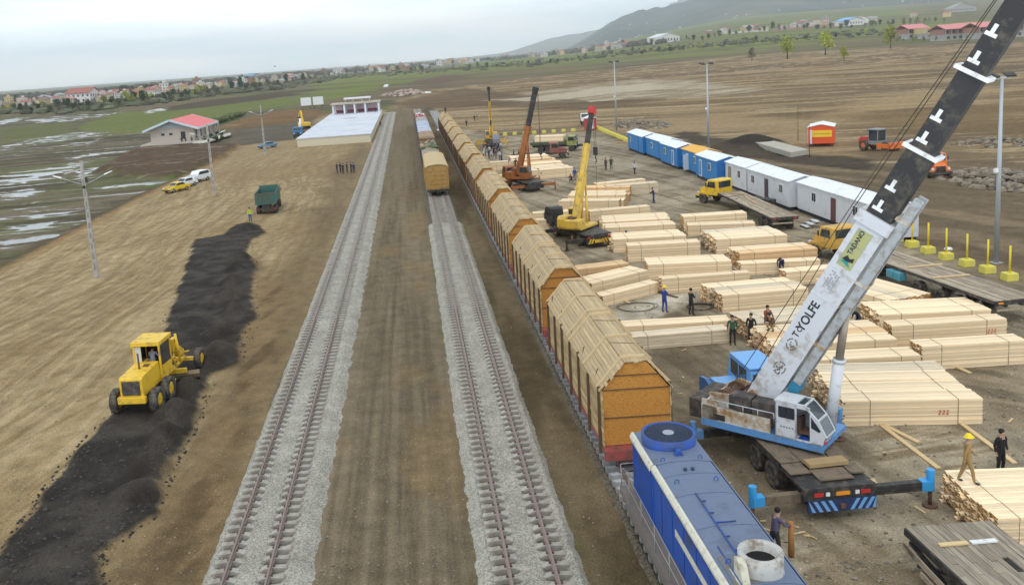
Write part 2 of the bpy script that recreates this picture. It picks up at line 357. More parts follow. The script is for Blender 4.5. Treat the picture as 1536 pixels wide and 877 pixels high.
    # bank and ditch along the yard edge, heaps round the house
    dY = np.full(X.shape, 99.); bb = (X < 20) & (Y < 340) & (X > -130); dY[bb] = sdpoly(X[bb], Y[bb], YL)
    bank = np.exp(-((dY-1.6)/1.5)**2)*(X < -20)*(Y < 215); blend(bank*.9, two((.07, .055, .035), (.13, .10, .06), n3)); blend(np.exp(-((dY+.3)/.7)**2)*(X < -20)*.6*(Y < 215), (.33, .20, .09))
    Z -= wet*.55*sstep(.2, 2.6, dY)
    hm = zone(pix((142, 254), (205, 222), (300, 216), (357, 217), (330, 240), (262, 262), (185, 262)), two((.075, .053, .037), (.15, .105, .07), n3), 1.2, 2.5, n1); Z += hm*(.5+.9*n1)
    zone(pix((335, 214), (352, 192), (450, 182), (475, 178), (452, 208), (360, 219)), two((.10, .09, .075), (.17, .15, .12), n1), 1.5, 2, n1)
    bm_ = zone(pix((318, 190), (352, 180), (400, 168), (470, 165), (500, 172), (450, 184), (350, 194)), two((.15, .095, .05), (.24, .16, .09), n1), 2, 4, n1); Z += bm_*1.2*n1
    zone(pix((310, 180), (355, 172), (365, 178), (320, 188)), (.06, .095, .03), 2, 4, n1)
    zone(pix((225, 268), (262, 262), (240, 275), (215, 276)), (.10, .17, .03), 1, 2, n1)
    # black track gravel being spread by the grader
    BG = pix((-60, 877), (0, 836), (100, 698), (180, 605), (240, 515), (262, 450), (285, 385), (291, 360), (335, 353), (352, 338), (372, 334), (388, 337), (399, 349), (376, 362), (372, 385), (384, 402), (378, 450), (385, 476), (360, 500), (358, 545), (318, 562), (300, 600), (297, 622), (268, 682), (240, 735), (232, 770), (150, 830), (150, 900))
    bg = zone(BG, two((.034, .031, .029), (.07, .065, .061), sstep(.25, .75, n3)), .2, .4, n3)
    for wx in (-20.6, -18.7): blend(bg*np.exp(-((X-wx-.0*(Y-40)-(Y-30)*.13)/.25)**2)*.7*(Y < 44), (.075, .066, .056))
    Z += bg*.10
    hp = np.zeros(X.shape)
    for k, (qx, qy, hh) in enumerate(((372, 345, .8), (358, 388, .8), (352, 405, .7), (350, 425, .8), (347, 446, .8), (350, 470, .9), (335, 497, .8), (330, 535, 1.0), (318, 548, .8), (283, 588, .8), (265, 625, .9), (250, 660, .9), (228, 705, .8), (212, 742, .6))):
        p = G(qx, qy); rx = 1.0+.2*math.sin(k*2.1); ry = .95
        hp = np.maximum(hp, hh*np.clip(1.25-np.sqrt(((X-p.x)/rx)**2+((Y-p.y)/ry)**2), 0, 1)**1.0)
    Z += hp*.85*(.8+.4*n3)*sstep(-.1, .3, bg)
    Z += fbm(X, Y, .5, oct=3, seed=50)*.05*bg
    # ruts in the bare soil
    Z += soil*(fbm(X, Y, 14, 2.5, ang=-.2, oct=4, seed=51)-.5)*.5*(1-yard)
    # hollows that hold rain
    rain = np.zeros(X.shape)
    for P in (((0, 216), (60, 204), (110, 196), (156, 195), (150, 201), (70, 212), (0, 224)), ((100, 213), (150, 205), (155, 208), (118, 215)), ((106, 231), (170, 220), (176, 224), (110, 235)), ((0, 338), (60, 326), (125, 334), (92, 350), (0, 367)), ((0, 256), (60, 249), (110, 239), (128, 243), (60, 262), (0, 276)), ((0, 308), (60, 300), (130, 298), (118, 314), (40, 325), (0, 324)), ((40, 178), (100, 172), (182, 167), (122, 178), (60, 184)), ((282, 149), (340, 143), (400, 139), (350, 146), (300, 153)), ((0, 179), (30, 175), (42, 176), (0, 185)), ((0, 285), (40, 278), (60, 282), (0, 296)), ((215, 165), (245, 160), (250, 163), (220, 169)), ((95, 262), (140, 247), (170, 243), (120, 266))):
        rain = np.maximum(rain, zone(pix(*P), None, 1.0, 5.0, fbm(X, Y, 14, 2.2, ang=.12, oct=4, seed=52)))
    rain = np.maximum(rain*sstep(.40, .52, fbm(X, Y, 10, 1.3, ang=.12, oct=4, seed=78)), wet*sstep(.62, .68, fbm(X, Y, 26, 1.7, ang=.12, oct=5, seed=53))*sstep(420, 260, Y))
    Z -= rain*.22*wet; blend(rain*.6*wet, (.36, .33, .28))
    r2 = zone(pix((735, 150), (800, 146), (900, 132), (980, 124), (1010, 132), (900, 143), (820, 152)), None, 1.5, 8, fbm(X, Y, 16, 1.8, ang=.4, oct=4, seed=54))
    r2 = np.maximum(r2, zone(pix((880, 151), (930, 147), (935, 149), (885, 154)), None, 1, 1, n1)); blend(r2*.8, (.5, .46, .38))
    # rolling rise towards the foothills
    s = np.clip((U-.12)/.3, 0, 1); s = s*s*(3-2*s); Z += s*np.maximum(0, Y-900)*.034
    far = sstep(250, 500, Y); Z += sstep(650, 900, Y)*(fbm(X, Y, 220, oct=3, seed=55)-.5)*1.5
    Z += (1-far)*(n3-.5)*.07
    col *= np.array((.86, .80, .71), np.float32)
    nr, nc = X.shape
    me = bpy.data.meshes.new('ground'); co = np.stack([X, Y, Z], -1).reshape(-1, 3).astype(np.float32)
    me.vertices.add(nr*nc); me.vertices.foreach_set('co', co.ravel())
    i = np.arange(nr*nc).reshape(nr, nc); q = np.stack([i[:-1, :-1], i[:-1, 1:], i[1:, 1:], i[1:, :-1]], -1).reshape(-1, 4)
    me.loops.add(q.size); me.loops.foreach_set('vertex_index', q.ravel().astype(np.int32))
    me.polygons.add(len(q)); me.polygons.foreach_set('loop_start', np.arange(0, q.size, 4, dtype=np.int32))
    me.polygons.foreach_set('use_smooth', np.ones(len(q), bool))
    me.update(); at = me.attributes.new('soil', 'FLOAT_COLOR', 'POINT')
    at.data.foreach_set('color', np.concatenate([np.clip(col, 0, 1).reshape(-1, 3), np.ones((nr*nc, 1), np.float32)], 1).ravel())
    o = bpy.data.objects.new('ground', me); COL.objects.link(o); tag(o, kind='structure')
    m = bpy.data.materials.new('soil_and_fields'); m.use_nodes = True; nt = m.node_tree; N = nt.nodes; L = nt.links; b = N['Principled BSDF']
    b.inputs['Roughness'].default_value = 1; b.inputs['Specular IOR Level'].default_value = .1
    a = N.new('ShaderNodeAttribute'); a.attribute_name = 'soil'
    tc = N.new('ShaderNodeTexCoord')
    def noise(sc, det):
        n = N.new('ShaderNodeTexNoise'); n.inputs['Scale'].default_value = sc; n.inputs['Detail'].default_value = det; n.inputs['Roughness'].default_value = .65
        L.new(tc.outputs['Object'], n.inputs['Vector']); return n.outputs['Fac']
    def rng(src, lo, hi):
        r = N.new('ShaderNodeMapRange'); r.inputs['From Min'].default_value = .28; r.inputs['From Max'].default_value = .72
        r.inputs['To Min'].default_value = lo; r.inputs['To Max'].default_value = hi; L.new(src, r.inputs['Value']); return r.outputs[0]
    x1 = rng(noise(13, 9), .52, 1.48); x2 = rng(noise(.9, 10), .74, 1.26)
    vor = N.new('ShaderNodeTexVoronoi'); vor.inputs['Scale'].default_value = 3.2; vor.inputs['Randomness'].default_value = 1; L.new(tc.outputs['Object'], vor.inputs['Vector'])
    peb = N.new('ShaderNodeMapRange'); peb.inputs['From Min'].default_value = .10; peb.inputs['From Max'].default_value = .16; peb.inputs['To Min'].default_value = 1.5; peb.inputs['To Max'].default_value = 1; L.new(vor.outputs['Distance'], peb.inputs['Value'])
    mu = N.new('ShaderNodeMath'); mu.operation = 'MULTIPLY'; L.new(x1, mu.inputs[0]); L.new(x2, mu.inputs[1])
    mu2 = N.new('ShaderNodeMath'); mu2.operation = 'MULTIPLY'; L.new(mu.outputs[0], mu2.inputs[0]); L.new(peb.outputs[0], mu2.inputs[1])
    sc = N.new('ShaderNodeVectorMath'); sc.operation = 'SCALE'; L.new(a.outputs['Color'], sc.inputs[0]); L.new(mu2.outputs[0], sc.inputs['Scale'])
    L.new(sc.outputs['Vector'], b.inputs['Base Color'])
    bp = N.new('ShaderNodeBump'); bp.inputs['Strength'].default_value = .7; bp.inputs['Distance'].default_value = .06
    L.new(noise(9, 8), bp.inputs['Height']); L.new(bp.outputs['Normal'], b.inputs['Normal'])
    me.materials.append(m)
    wm = mat('standing_water', (.10, .09, .07), rough=.16, var=.2, scale=.2, spec=.6)
    for P, z in (([(-420, 60), (-24, 60), (-24, 215), (-52, 235), (-52, 620), (-420, 620)], -.66),):
        mb = MB(); mb.add([(x, y, z) for x, y in P], [tuple(range(len(P)))]); tag(mb.build('water', wm), kind='structure')
ground()

# ------------------------------------------------------------------ hills
def hills():
    wood = mat('wooded_slope', (.034, .052, .060), rough=1, var=.5, scale=.006, spec=.1, dirt=((.16, .13, .10), .25, .0016))
    def ridge(name, u0, u1, prof, r0, r1, seed, depth):
        us = np.linspace(u0, u1, 260); rs = np.linspace(0, 1, 70); Rr, Uu = np.meshgrid(rs, us, indexing='ij')
        Yy = r0+(r1-r0)*Rr*1.0; Xx = Uu*Yy
        pk = np.interp(Uu, [p[0] for p in prof], [p[1] for p in prof])
        sh = np.where(Rr < .6, (Rr/.6)**1.25, np.maximum(0, 1-((Rr-.6)/.4)**1.5))
        nz = fbm(Xx, Yy, 1100, oct=6, seed=seed, gain=.58); gul = 1-np.abs(fbm(Xx, Yy, 620, 1500, oct=4, seed=seed+1)-.5)*4
        Zz = terrain_np(Xx, Yy)-6+pk*sh*(.55+.80*nz)*(1-.38*np.clip(gul, 0, 1))
        Zz[0] = -60; Zz[-1] = -60
        nr, nc = Xx.shape; vs = np.stack([Xx, Yy, Zz], -1).reshape(-1, 3)
        i = np.arange(nr*nc).reshape(nr, nc); q = np.stack([i[:-1, :-1], i[:-1, 1:], i[1:, 1:], i[1:, :-1]], -1).reshape(-1, 4)
        me = bpy.data.meshes.new(name); me.from_pydata(vs.tolist(), [], q.tolist()); me.materials.append(wood)
        me.polygons.foreach_set('use_smooth', np.ones(len(q), bool))
        o = bpy.data.objects.new(name, me); COL.objects.link(o); tag(o, kind='structure'); return vs.reshape(nr, nc, 3)
    a = ridge('hills', .18, 1.5, [(.175, 0), (.2, 70), (.232, 235), (.262, 310), (.288, 265), (.32, 325), (.345, 390), (.4, 560), (.55, 640), (.8, 640), (1.5, 640)], 4300, 9600, 61, 1)
    b = ridge('mountains', -.02, 1.4, [(-.02, 0), (.08, 30), (.12, 70), (.16, 190), (.2, 230), (.28, 400), (.36, 600), (.5, 700), (1.4, 700)], 10500, 15500, 67, 1)
    return a
def terrain_np(x, y):
    u = x/y; s = np.clip((u-.12)/.3, 0, 1); s = s*s*(3-2*s); return s*np.maximum(0, y-900)*.034
HILL = hills()
# ------------------------------------------------------------------ shared materials
M_rail = mat('worn_rail', (.27, .20, .175), rough=.45, var=.25, scale=3, metal=.5, stretch=(1, .05, 1))
M_sleep = mat('concrete_sleeper', (.39, .365, .33), rough=.9, var=.15, scale=5, obj=.12, dirt=((.25, .22, .18), .35, 2.5))
M_sleep2 = mat('grey_sleeper', (.42, .43, .45), rough=.9, var=.15, scale=5, obj=.12, dirt=((.22, .21, .20), .3, 2))
M_rust = mat('rusty_steel', (.16, .075, .045), rough=.85, var=.35, scale=4, dirt=((.07, .045, .035), .5, 3))
M_black = mat('black_steel', (.025, .024, .024), rough=.6, var=.3, scale=4, dirt=((.10, .085, .065), .35, 3))
M_tyre = mat('tyre_rubber', (.03, .029, .028), rough=.9, var=.25, scale=6, dirt=((.13, .11, .085), .5, 4))
M_glass = mat('dark_window', (.03, .04, .05), rough=.08, var=.2, scale=1, spec=.8)
M_chrome = mat('bare_steel', (.45, .45, .46), rough=.35, metal=.9, var=.15)
M_white = mat('white_paint', (.78, .79, .80), rough=.5, var=.05, dirt=((.45, .42, .38), .2, 3))
M_red = mat('red_paint', (.5, .03, .03), rough=.45, var=.15)
M_amber = mat('amber_lens', (.8, .3, .03), rough=.3, var=.1)
M_yel = mat('yellow_paint', (.78, .50, .03), rough=.45, var=.1, scale=2, dirt=((.35, .22, .06), .28, 2.5))
M_lamp = mat('lamp_lens', (.75, .76, .76), rough=.2, var=.05)

# ------------------------------------------------------------------ tracks
def profile_y(x):
    x = abs(x)
    return np.interp(x, [0, .3, .5, .62, .78, 1.05, 1.28, 1.42, 1.8, 2.2, 2.6], [.265, .26, .20, .13, .10, .10, .16, .25, .235, .12, -.06])
def ballast(name, x0, y0, y1, m, hl=1.75, hr=1.75, low=0.0):
    ys = [y0]
    while ys[-1] < y1: ys.append(ys[-1]+max(.09, (ys[-1])*.0028))
    xs = np.linspace(-hl-.4, hr+.4, 54)
    Yv, X = np.meshgrid(np.array(ys), xs, indexing='ij')
    jit = fbm(X+x0, Yv, .22, oct=3, seed=71+int(x0*3) % 50)-.5
    wob = (fbm(X*0+x0+np.sign(X)*50, Yv, .7, oct=4, seed=72)-.5)*.4; kk = np.where(X < 0, 1.1/(hl-1.3), 1.1/(hr-1.3)); aX = np.abs(X); aX = np.where(aX > 1.3, 1.3+(aX-1.3)*kk, aX)
    Xe = aX+wob*np.clip((aX-1.3)/.6, 0, 1)
    Z = np.interp(Xe, [0, .3, .5, .62, .78, 1.05, 1.28, 1.42, 1.8, 2.15, 2.6], [.265, .26, .215, .20, .19, .19, .21, .25, .235, .11, -.08])
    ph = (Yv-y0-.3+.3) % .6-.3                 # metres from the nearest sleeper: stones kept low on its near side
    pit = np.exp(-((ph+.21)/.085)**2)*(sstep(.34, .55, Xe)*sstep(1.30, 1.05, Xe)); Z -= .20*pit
    stain_shade = np.clip(np.exp(-((np.abs(X)-.77)/.2)**2)*.45+pit*1.2, 0, 1)  # rust stain along the rails, plus shade painted into the pits
    Z += jit*.055-low
    X2 = X+(fbm(X+9, Yv+3, .15, oct=2, seed=75)-.5)*.08
    vs = np.stack([X2+x0, Yv, Z], -1).reshape(-1, 3); nr, nc = X.shape
    i = np.arange(nr*nc).reshape(nr, nc); q = np.stack([i[:-1, :-1], i[:-1, 1:], i[1:, 1:], i[1:, :-1]], -1).reshape(-1, 4)
    me = bpy.data.meshes.new(name); me.from_pydata(vs.tolist(), [], q.tolist()); me.materials.append(m)
    at = me.attributes.new('stain_shade', 'FLOAT', 'POINT'); at.data.foreach_set('value', stain_shade.ravel().astype(np.float32))
    o = bpy.data.objects.new(name, me); COL.objects.link(o); tag(o, kind='stuff'); return o
def stone_mat(name, a, b, sc):
    m = bpy.data.materials.new(name); m.use_nodes = True; nt = m.node_tree; N = nt.nodes; L = nt.links; p = N['Principled BSDF']; p.inputs['Roughness'].default_value = .95; p.inputs['Specular IOR Level'].default_value = .2
    tc = N.new('ShaderNodeTexCoord'); v = N.new('ShaderNodeTexVoronoi'); v.inputs['Scale'].default_value = sc; L.new(tc.outputs['Object'], v.inputs['Vector'])
    r = N.new('ShaderNodeValToRGB'); r.color_ramp.elements[0].color = (*a, 1); r.color_ramp.elements[1].color = (*b, 1)
    sp = N.new('ShaderNodeSeparateColor'); L.new(v.outputs['Color'], sp.inputs[0]); L.new(sp.outputs[0], r.inputs['Fac'])
    n = N.new('ShaderNodeTexNoise'); n.inputs['Scale'].default_value = .8; n.inputs['Detail'].default_value = 6; L.new(tc.outputs['Object'], n.inputs['Vector'])
    mr = N.new('ShaderNodeMapRange'); mr.inputs['From Min'].default_value = .3; mr.inputs['From Max'].default_value = .7; mr.inputs['To Min'].default_value = .82; mr.inputs['To Max'].default_value = 1.15; L.new(n.outputs['Fac'], mr.inputs['Value'])
    s = N.new('ShaderNodeVectorMath'); s.operation = 'SCALE'; L.new(r.outputs['Color'], s.inputs[0]); L.new(mr.outputs[0], s.inputs['Scale'])
    at = N.new('ShaderNodeAttribute'); at.attribute_name = 'stain_shade'; mx = N.new('ShaderNodeMix'); mx.data_type = 'RGBA'; ia = [i for i in mx.inputs if i.type == 'RGBA']
    L.new(at.outputs['Fac'], mx.inputs['Factor']); L.new(s.outputs['Vector'], ia[0]); ia[1].default_value = (.085, .06, .045, 1); L.new([q for q in mx.outputs if q.type == 'RGBA'][0], p.inputs['Base Color'])  # dark brown serves both the rail stain and the pits' painted shade
    bp = N.new('ShaderNodeBump'); bp.inputs['Strength'].default_value = .8; bp.inputs['Distance'].default_value = .04; bp.invert = True
    L.new(v.outputs['Distance'], bp.inputs['Height']); L.new(bp.outputs['Normal'], p.inputs['Normal']); return m
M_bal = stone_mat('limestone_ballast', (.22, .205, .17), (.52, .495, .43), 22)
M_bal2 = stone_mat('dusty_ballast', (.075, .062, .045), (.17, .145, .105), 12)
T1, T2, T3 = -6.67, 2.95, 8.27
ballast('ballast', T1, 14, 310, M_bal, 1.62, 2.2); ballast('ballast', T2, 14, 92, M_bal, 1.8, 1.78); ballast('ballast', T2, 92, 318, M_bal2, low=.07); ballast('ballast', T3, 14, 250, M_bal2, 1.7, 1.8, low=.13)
def sleeper_mesh(m):
    mb = MB(); hw = .12
    for s in (-1, 1):
        P = [(s*.16, .05), (s*.16, .225), (s*.45, .245), (s*.55, .30), (s*.95, .30), (s*1.05, .285), (s*1.31, .27), (s*1.31, .05)]
        if s < 0: P = P[::-1]
        mb.prism(P, 'y', -hw, hw)
    mb.span((-.16, -hw*.9, .05), (.16, hw*.9, .222))
    return mb.build('sleeper', m, bevel=.012)
def track(x0, y0, y1, m, label, zoff=0.0):
    t = thing('railway_track', label, 'railway track', (x0, y0, 0))
    for s in (-1, 1):
        mb = MB(); c = s*.7535
        P = [(c-.07, .305), (c+.07, .305), (c+.07, .318), (c+.012, .335), (c+.012, .42), (c+.036, .43), (c+.036, .462), (c-.036, .462), (c-.036, .43), (c-.012, .42), (c-.012, .335), (c-.07, .318)]
        mb.prism(P, 'y', 0, y1-y0); mb.build('rail', M_rail, t)
    s0 = sleeper_mesh(m); s0.parent = t; s0.location = (0, .3, zoff)
    me = s0.data; n = int((y1-y0)/.6)
    for k in range(1, 100):
        c = s0.copy(); COL.objects.link(c); c.parent = t; c.location = (rnd.uniform(-.015, .015), .3+.6*k+rnd.uniform(-.012, .012), zoff); c.rotation_euler = (0, 0, rnd.uniform(-.006, .006))
    co = np.array([v.co[:] for v in me.vertices]); fs = [tuple(p.vertices) for p in me.polygons]; mb = MB()
    for k in range(100, n): mb.add(co+np.array([0, .3+.6*k, 0]), fs)
    tag(mb.build('sleeper_run', m, t, loc=(0, 0, zoff)), kind='stuff')
    clip = MB()
    for k in range(0, 75):
        for s in (-1, 1):
            for e in (-.1, .1): clip.box((s*.7535+e, .3+.6*k, .325), (.07, .09, .035))
    tag(clip.build('rail_clip', M_rust, t), kind='stuff')
track(T1, 14, 310, M_sleep, 'empty track on the west side running up to the concrete platform')
track(T2, 14, 318, M_sleep, 'middle track with the tan boxcar standing on it')
track(T3, 14, 300, M_sleep2, 'track carrying the locomotive and the timber train', -.0)
for k, (xa, xb) in enumerate(((12.2, 12.9), (7.6, 8.1))): pass

# ------------------------------------------------------------------ timber train
M_wood_old = mat('weathered_boards', (.46, .345, .195), rough=.8, var=.1, scale=2, stretch=(5, .35, 5), isl=.14, obj=.1, dirt=((.30, .23, .14), .25, 3))
M_wood_side = mat('side_boards', (.47, .34, .165), rough=.8, var=.2, scale=2, stretch=(3, .3, 3), isl=.25, dirt=((.20, .13, .06), .3, 3))
M_end = mat('board_end_grain', (.50, .225, .04), rough=.85, var=.45, scale=24, stretch=(1, 1, 1.8), obj=.12, dirt=((.24, .09, .018), .3, 20), bump=.6, bscale=26)
M_stake = mat('stake_wood', (.11, .065, .035), rough=.9, var=.3, scale=4)
M_batten = mat('pale_batten', (.56, .42, .24), rough=.8, var=.15, isl=.15)
M_wagonred = mat('oxide_red', (.33, .07, .065), rough=.7, var=.2, scale=3, dirt=((.13, .07, .05), .4, 3))
def bogie(parent, y, m=None):
    b = MB()
    for s in (-1, 1):
        P = [(-1.25, .62), (-.95, .82), (-.4, .84), (-.3, .98), (.3, .98), (.4, .84), (.95, .82), (1.25, .62), (1.1, .5), (.5, .45), (.3, .32), (-.3, .32), (-.5, .45), (-1.1, .5)]
        b.prism([(p, q) for p, q in P], 'x', s*1.02-.06, s*1.02+.06)
    b.box((0, 0, .8), (2.0, .5, .25))
    o = b.build('bogie', m or M_rust, parent, loc=(0, y, .3))
    for yy in (-.9, .9):
        wm = MB()
        wm.cyl((-.8, yy, .46), (.8, yy, .46), .08, n=8)
        for s in (-1, 1): wm.lathe([(.02, -.07), (.46, -.07), (.5, -.04), (.46, .0), (.46, .06), (.02, .06)], (s*.76, yy, .46), 'x', 18)
        wm.build('wheelset', M_black, o, loc=(0, 0, -.3+.0))
    return o
def wagon(name, label, yfront, L=14.9, group=None, mdeck=None, x=T3, stakes=True):
    t = thing(name, label, 'wagon', (x, yfront, 0), 0, group)
    u = MB(); u.span((-1.42, 0, 1.12), (1.42, L, 1.28), 0)
    for s in (-1, 1): u.prism([(0, 1.12), (0, .92), (4, .92), (5.5, .68), (L-5.5, .68), (L-4, .92), (L, .92), (L, 1.12)], 'x', s*1.2-.05, s*1.2+.05)
    u.span((-1.45, -.06, .86), (1.45, .06, 1.26)); u.span((-1.45, L-.06, .86), (1.45, L+.06, 1.26))
    u.build('underframe', mdeck or M_wagonred, t)
    for yy, d in ((0, -1), (L, 1)):
        b = MB(); b.box((0, yy+d*.2, .98), (.26, .4, .26)); b.box((0, yy+d*.42, .98), (.34, .18, .34)); b.build('coupler', M_black, t)
    bogie(t, 2.6); bogie(t, L-2.6)
    if stakes:
        for s in (-1, 1):
            for k in range(7):
                st = MB(); yy = .75+k*(L-1.9)/6
                st.bar((0, 0, .9), (s*-.02, 0, 3.62+.12*math.sin(k*3.1+yfront)), .11, .13, up=(0, 1, 0)); st.build('stake', M_stake, t, loc=(s*1.47, yy, 0))
    return t
def load_parts(t, L=13.7, seed=0):
    r = random.Random(seed); W, E, TP, TW = 1.36, 3.66, 4.78, .46
    core = MB(); hexa = [(-W, 1.30), (W, 1.30), (W, E-.03), (TW, TP-.05), (-TW, TP-.05), (-W, E-.03)]
    core.prism(hexa, 'y', .12, L-.12); core.build('board_stack', M_end, t)
    # crosswise stickers showing as dark seams on the end face
    s = MB()
    for z, hw in ((2.46, W), (E-.02, W), (4.22, .92)):
        for yy in (.09, L-.09): s.bar((-hw, yy, z+.02), (hw, yy, z-.02), .05, .03, up=(0, 0, 1))
    s.build('seam', M_stake, t, each=1)
    side = MB()
    for sg in (-1, 1):
        for k in range(12):
            z0 = 1.31+k*(E-1.33)/12; cuts = [r.uniform(-.05, .12), L/2+r.uniform(-.5, .5), L-r.uniform(-.05, .12)]
            for a, b in zip(cuts, cuts[1:]):
                side.span((sg*W, a, z0+.006), (sg*(W+.035+r.uniform(0, .02)), b-.03, z0+(E-1.33)/12-.006))
    side.build('side_boards', M_wood_side, t)
    rf = MB(); sl = math.hypot(W+.10-TW, TP-E+.07)
    for sg in (-1, 1):
        a = Vector((sg*TW, 0, TP)); b = Vector((sg*(W+.10), 0, E-.07)); d = (b-a).normalized(); nrm = Vector((sg*abs(d.z), 0, abs(d.x)))
        nb = 9; wd = sl/nb
        for k in range(nb):
            cuts = [r.uniform(-.10, .16), L*.5+r.uniform(-.1, .1), L-r.uniform(-.10, .16)]
            for p, q in zip(cuts, cuts[1:]):
                c = a+d*(wd*(k+.5))+nrm*(.02+.012*(k % 2)+r.uniform(0, .008))
                rf.bar(c+Vector((0, p, 0)), c+Vector((0, q-.04, 0)), wd*.92, .03, up=nrm)
    for k in range(5):
        cuts = [r.uniform(-.10, .1), L*.5+r.uniform(-.1, .1), L-r.uniform(-.10, .1)]
        for p, q in zip(cuts, cuts[1:]):
            rf.span((-TW+k*2*TW/5+.004, p, TP), (-TW+(k+1)*2*TW/5-.004, q-.04, TP+.03+r.uniform(0, .012)))
    rf.build('roof_boards', M_wood_old, t)
    for yy in (.5, 3.5, 6.5, 7.2, 10.2, L-.5):
        b = MB(); yy += r.uniform(-.25, .25)
        z = .055
        b.bar((-TW-.03, yy, TP+z+.02), (TW+.03, yy, TP+z+.02), .13, .09, up=(0, 0, 1))
        for sg in (-1, 1):
            dx = r.uniform(-.05, .05)
            b.bar((sg*TW, yy, TP+z), (sg*(W+.14), yy+dx, E-.07+z+.03), .12, .08, up=(sg*.7, 0, .7))
        b.build('batten', M_batten, t)
    rp = MB()
    for yy in (2.2, 5.6, 9.6, 12.8):
        y2 = yy+r.uniform(-.3, .3)
        rp.tube([(-W-.13, y2, E-.1), (-TW, y2+.3, TP+.05), (TW, y2, TP+.05), (W+.13, y2+.2, E-.1)], .012, 4)
    rp.build('tie_wire', M_stake, t, each=3)
    cl = MB()
    for sg in (-1, 1):
        for k in range(5): cl.bar((sg*(W+.03), 1.3+k*2.7, E+.0), (sg*(W-.18), 1.7+k*2.9, E+.32), .07, .07)
    cl.build('cleat', M_stake, t, each=1)
def make_load(lab, y, seed):
    t = thing('timber_load', lab, 'timber load', (T3, y+.25, 0), 0, 'timber loads on the train'); load_parts(t, 13.7, seed); return t
NW = 11; Y0 = 33.45; PITCHW = 16.32
wag0 = wagon('timber_wagon', 'flat wagon with side stakes coupled right behind the blue locomotive', Y0, group='flat wagons of the timber train')
protos = [make_load('tarp-free roof shaped timber load right behind the blue locomotive', Y0+.1, 1), make_load('x', Y0+PITCHW+.1, 2), make_load('x', Y0+2*PITCHW+.1, 3)]
for o in [wag0]+protos: KIDS[o.name] = list(o.children)
protos[0]['label'] = 'roof shaped board load showing its whole orange end behind the blue locomotive'
for k in range(1, NW):
    n = ORD[k] if k < NW-1 else 'last'
    dup(wag0, (T3, Y0+k*PITCHW, 0), label='flat wagon with stakes, %s in line behind the blue locomotive' % n)
    lab = 'roof shaped board load on the %s wagon behind the blue locomotive' % n
    if k < 3: protos[k]['label'] = lab
    else: dup(protos[k % 3], (T3, Y0+k*PITCHW+.35, 0), label=lab)

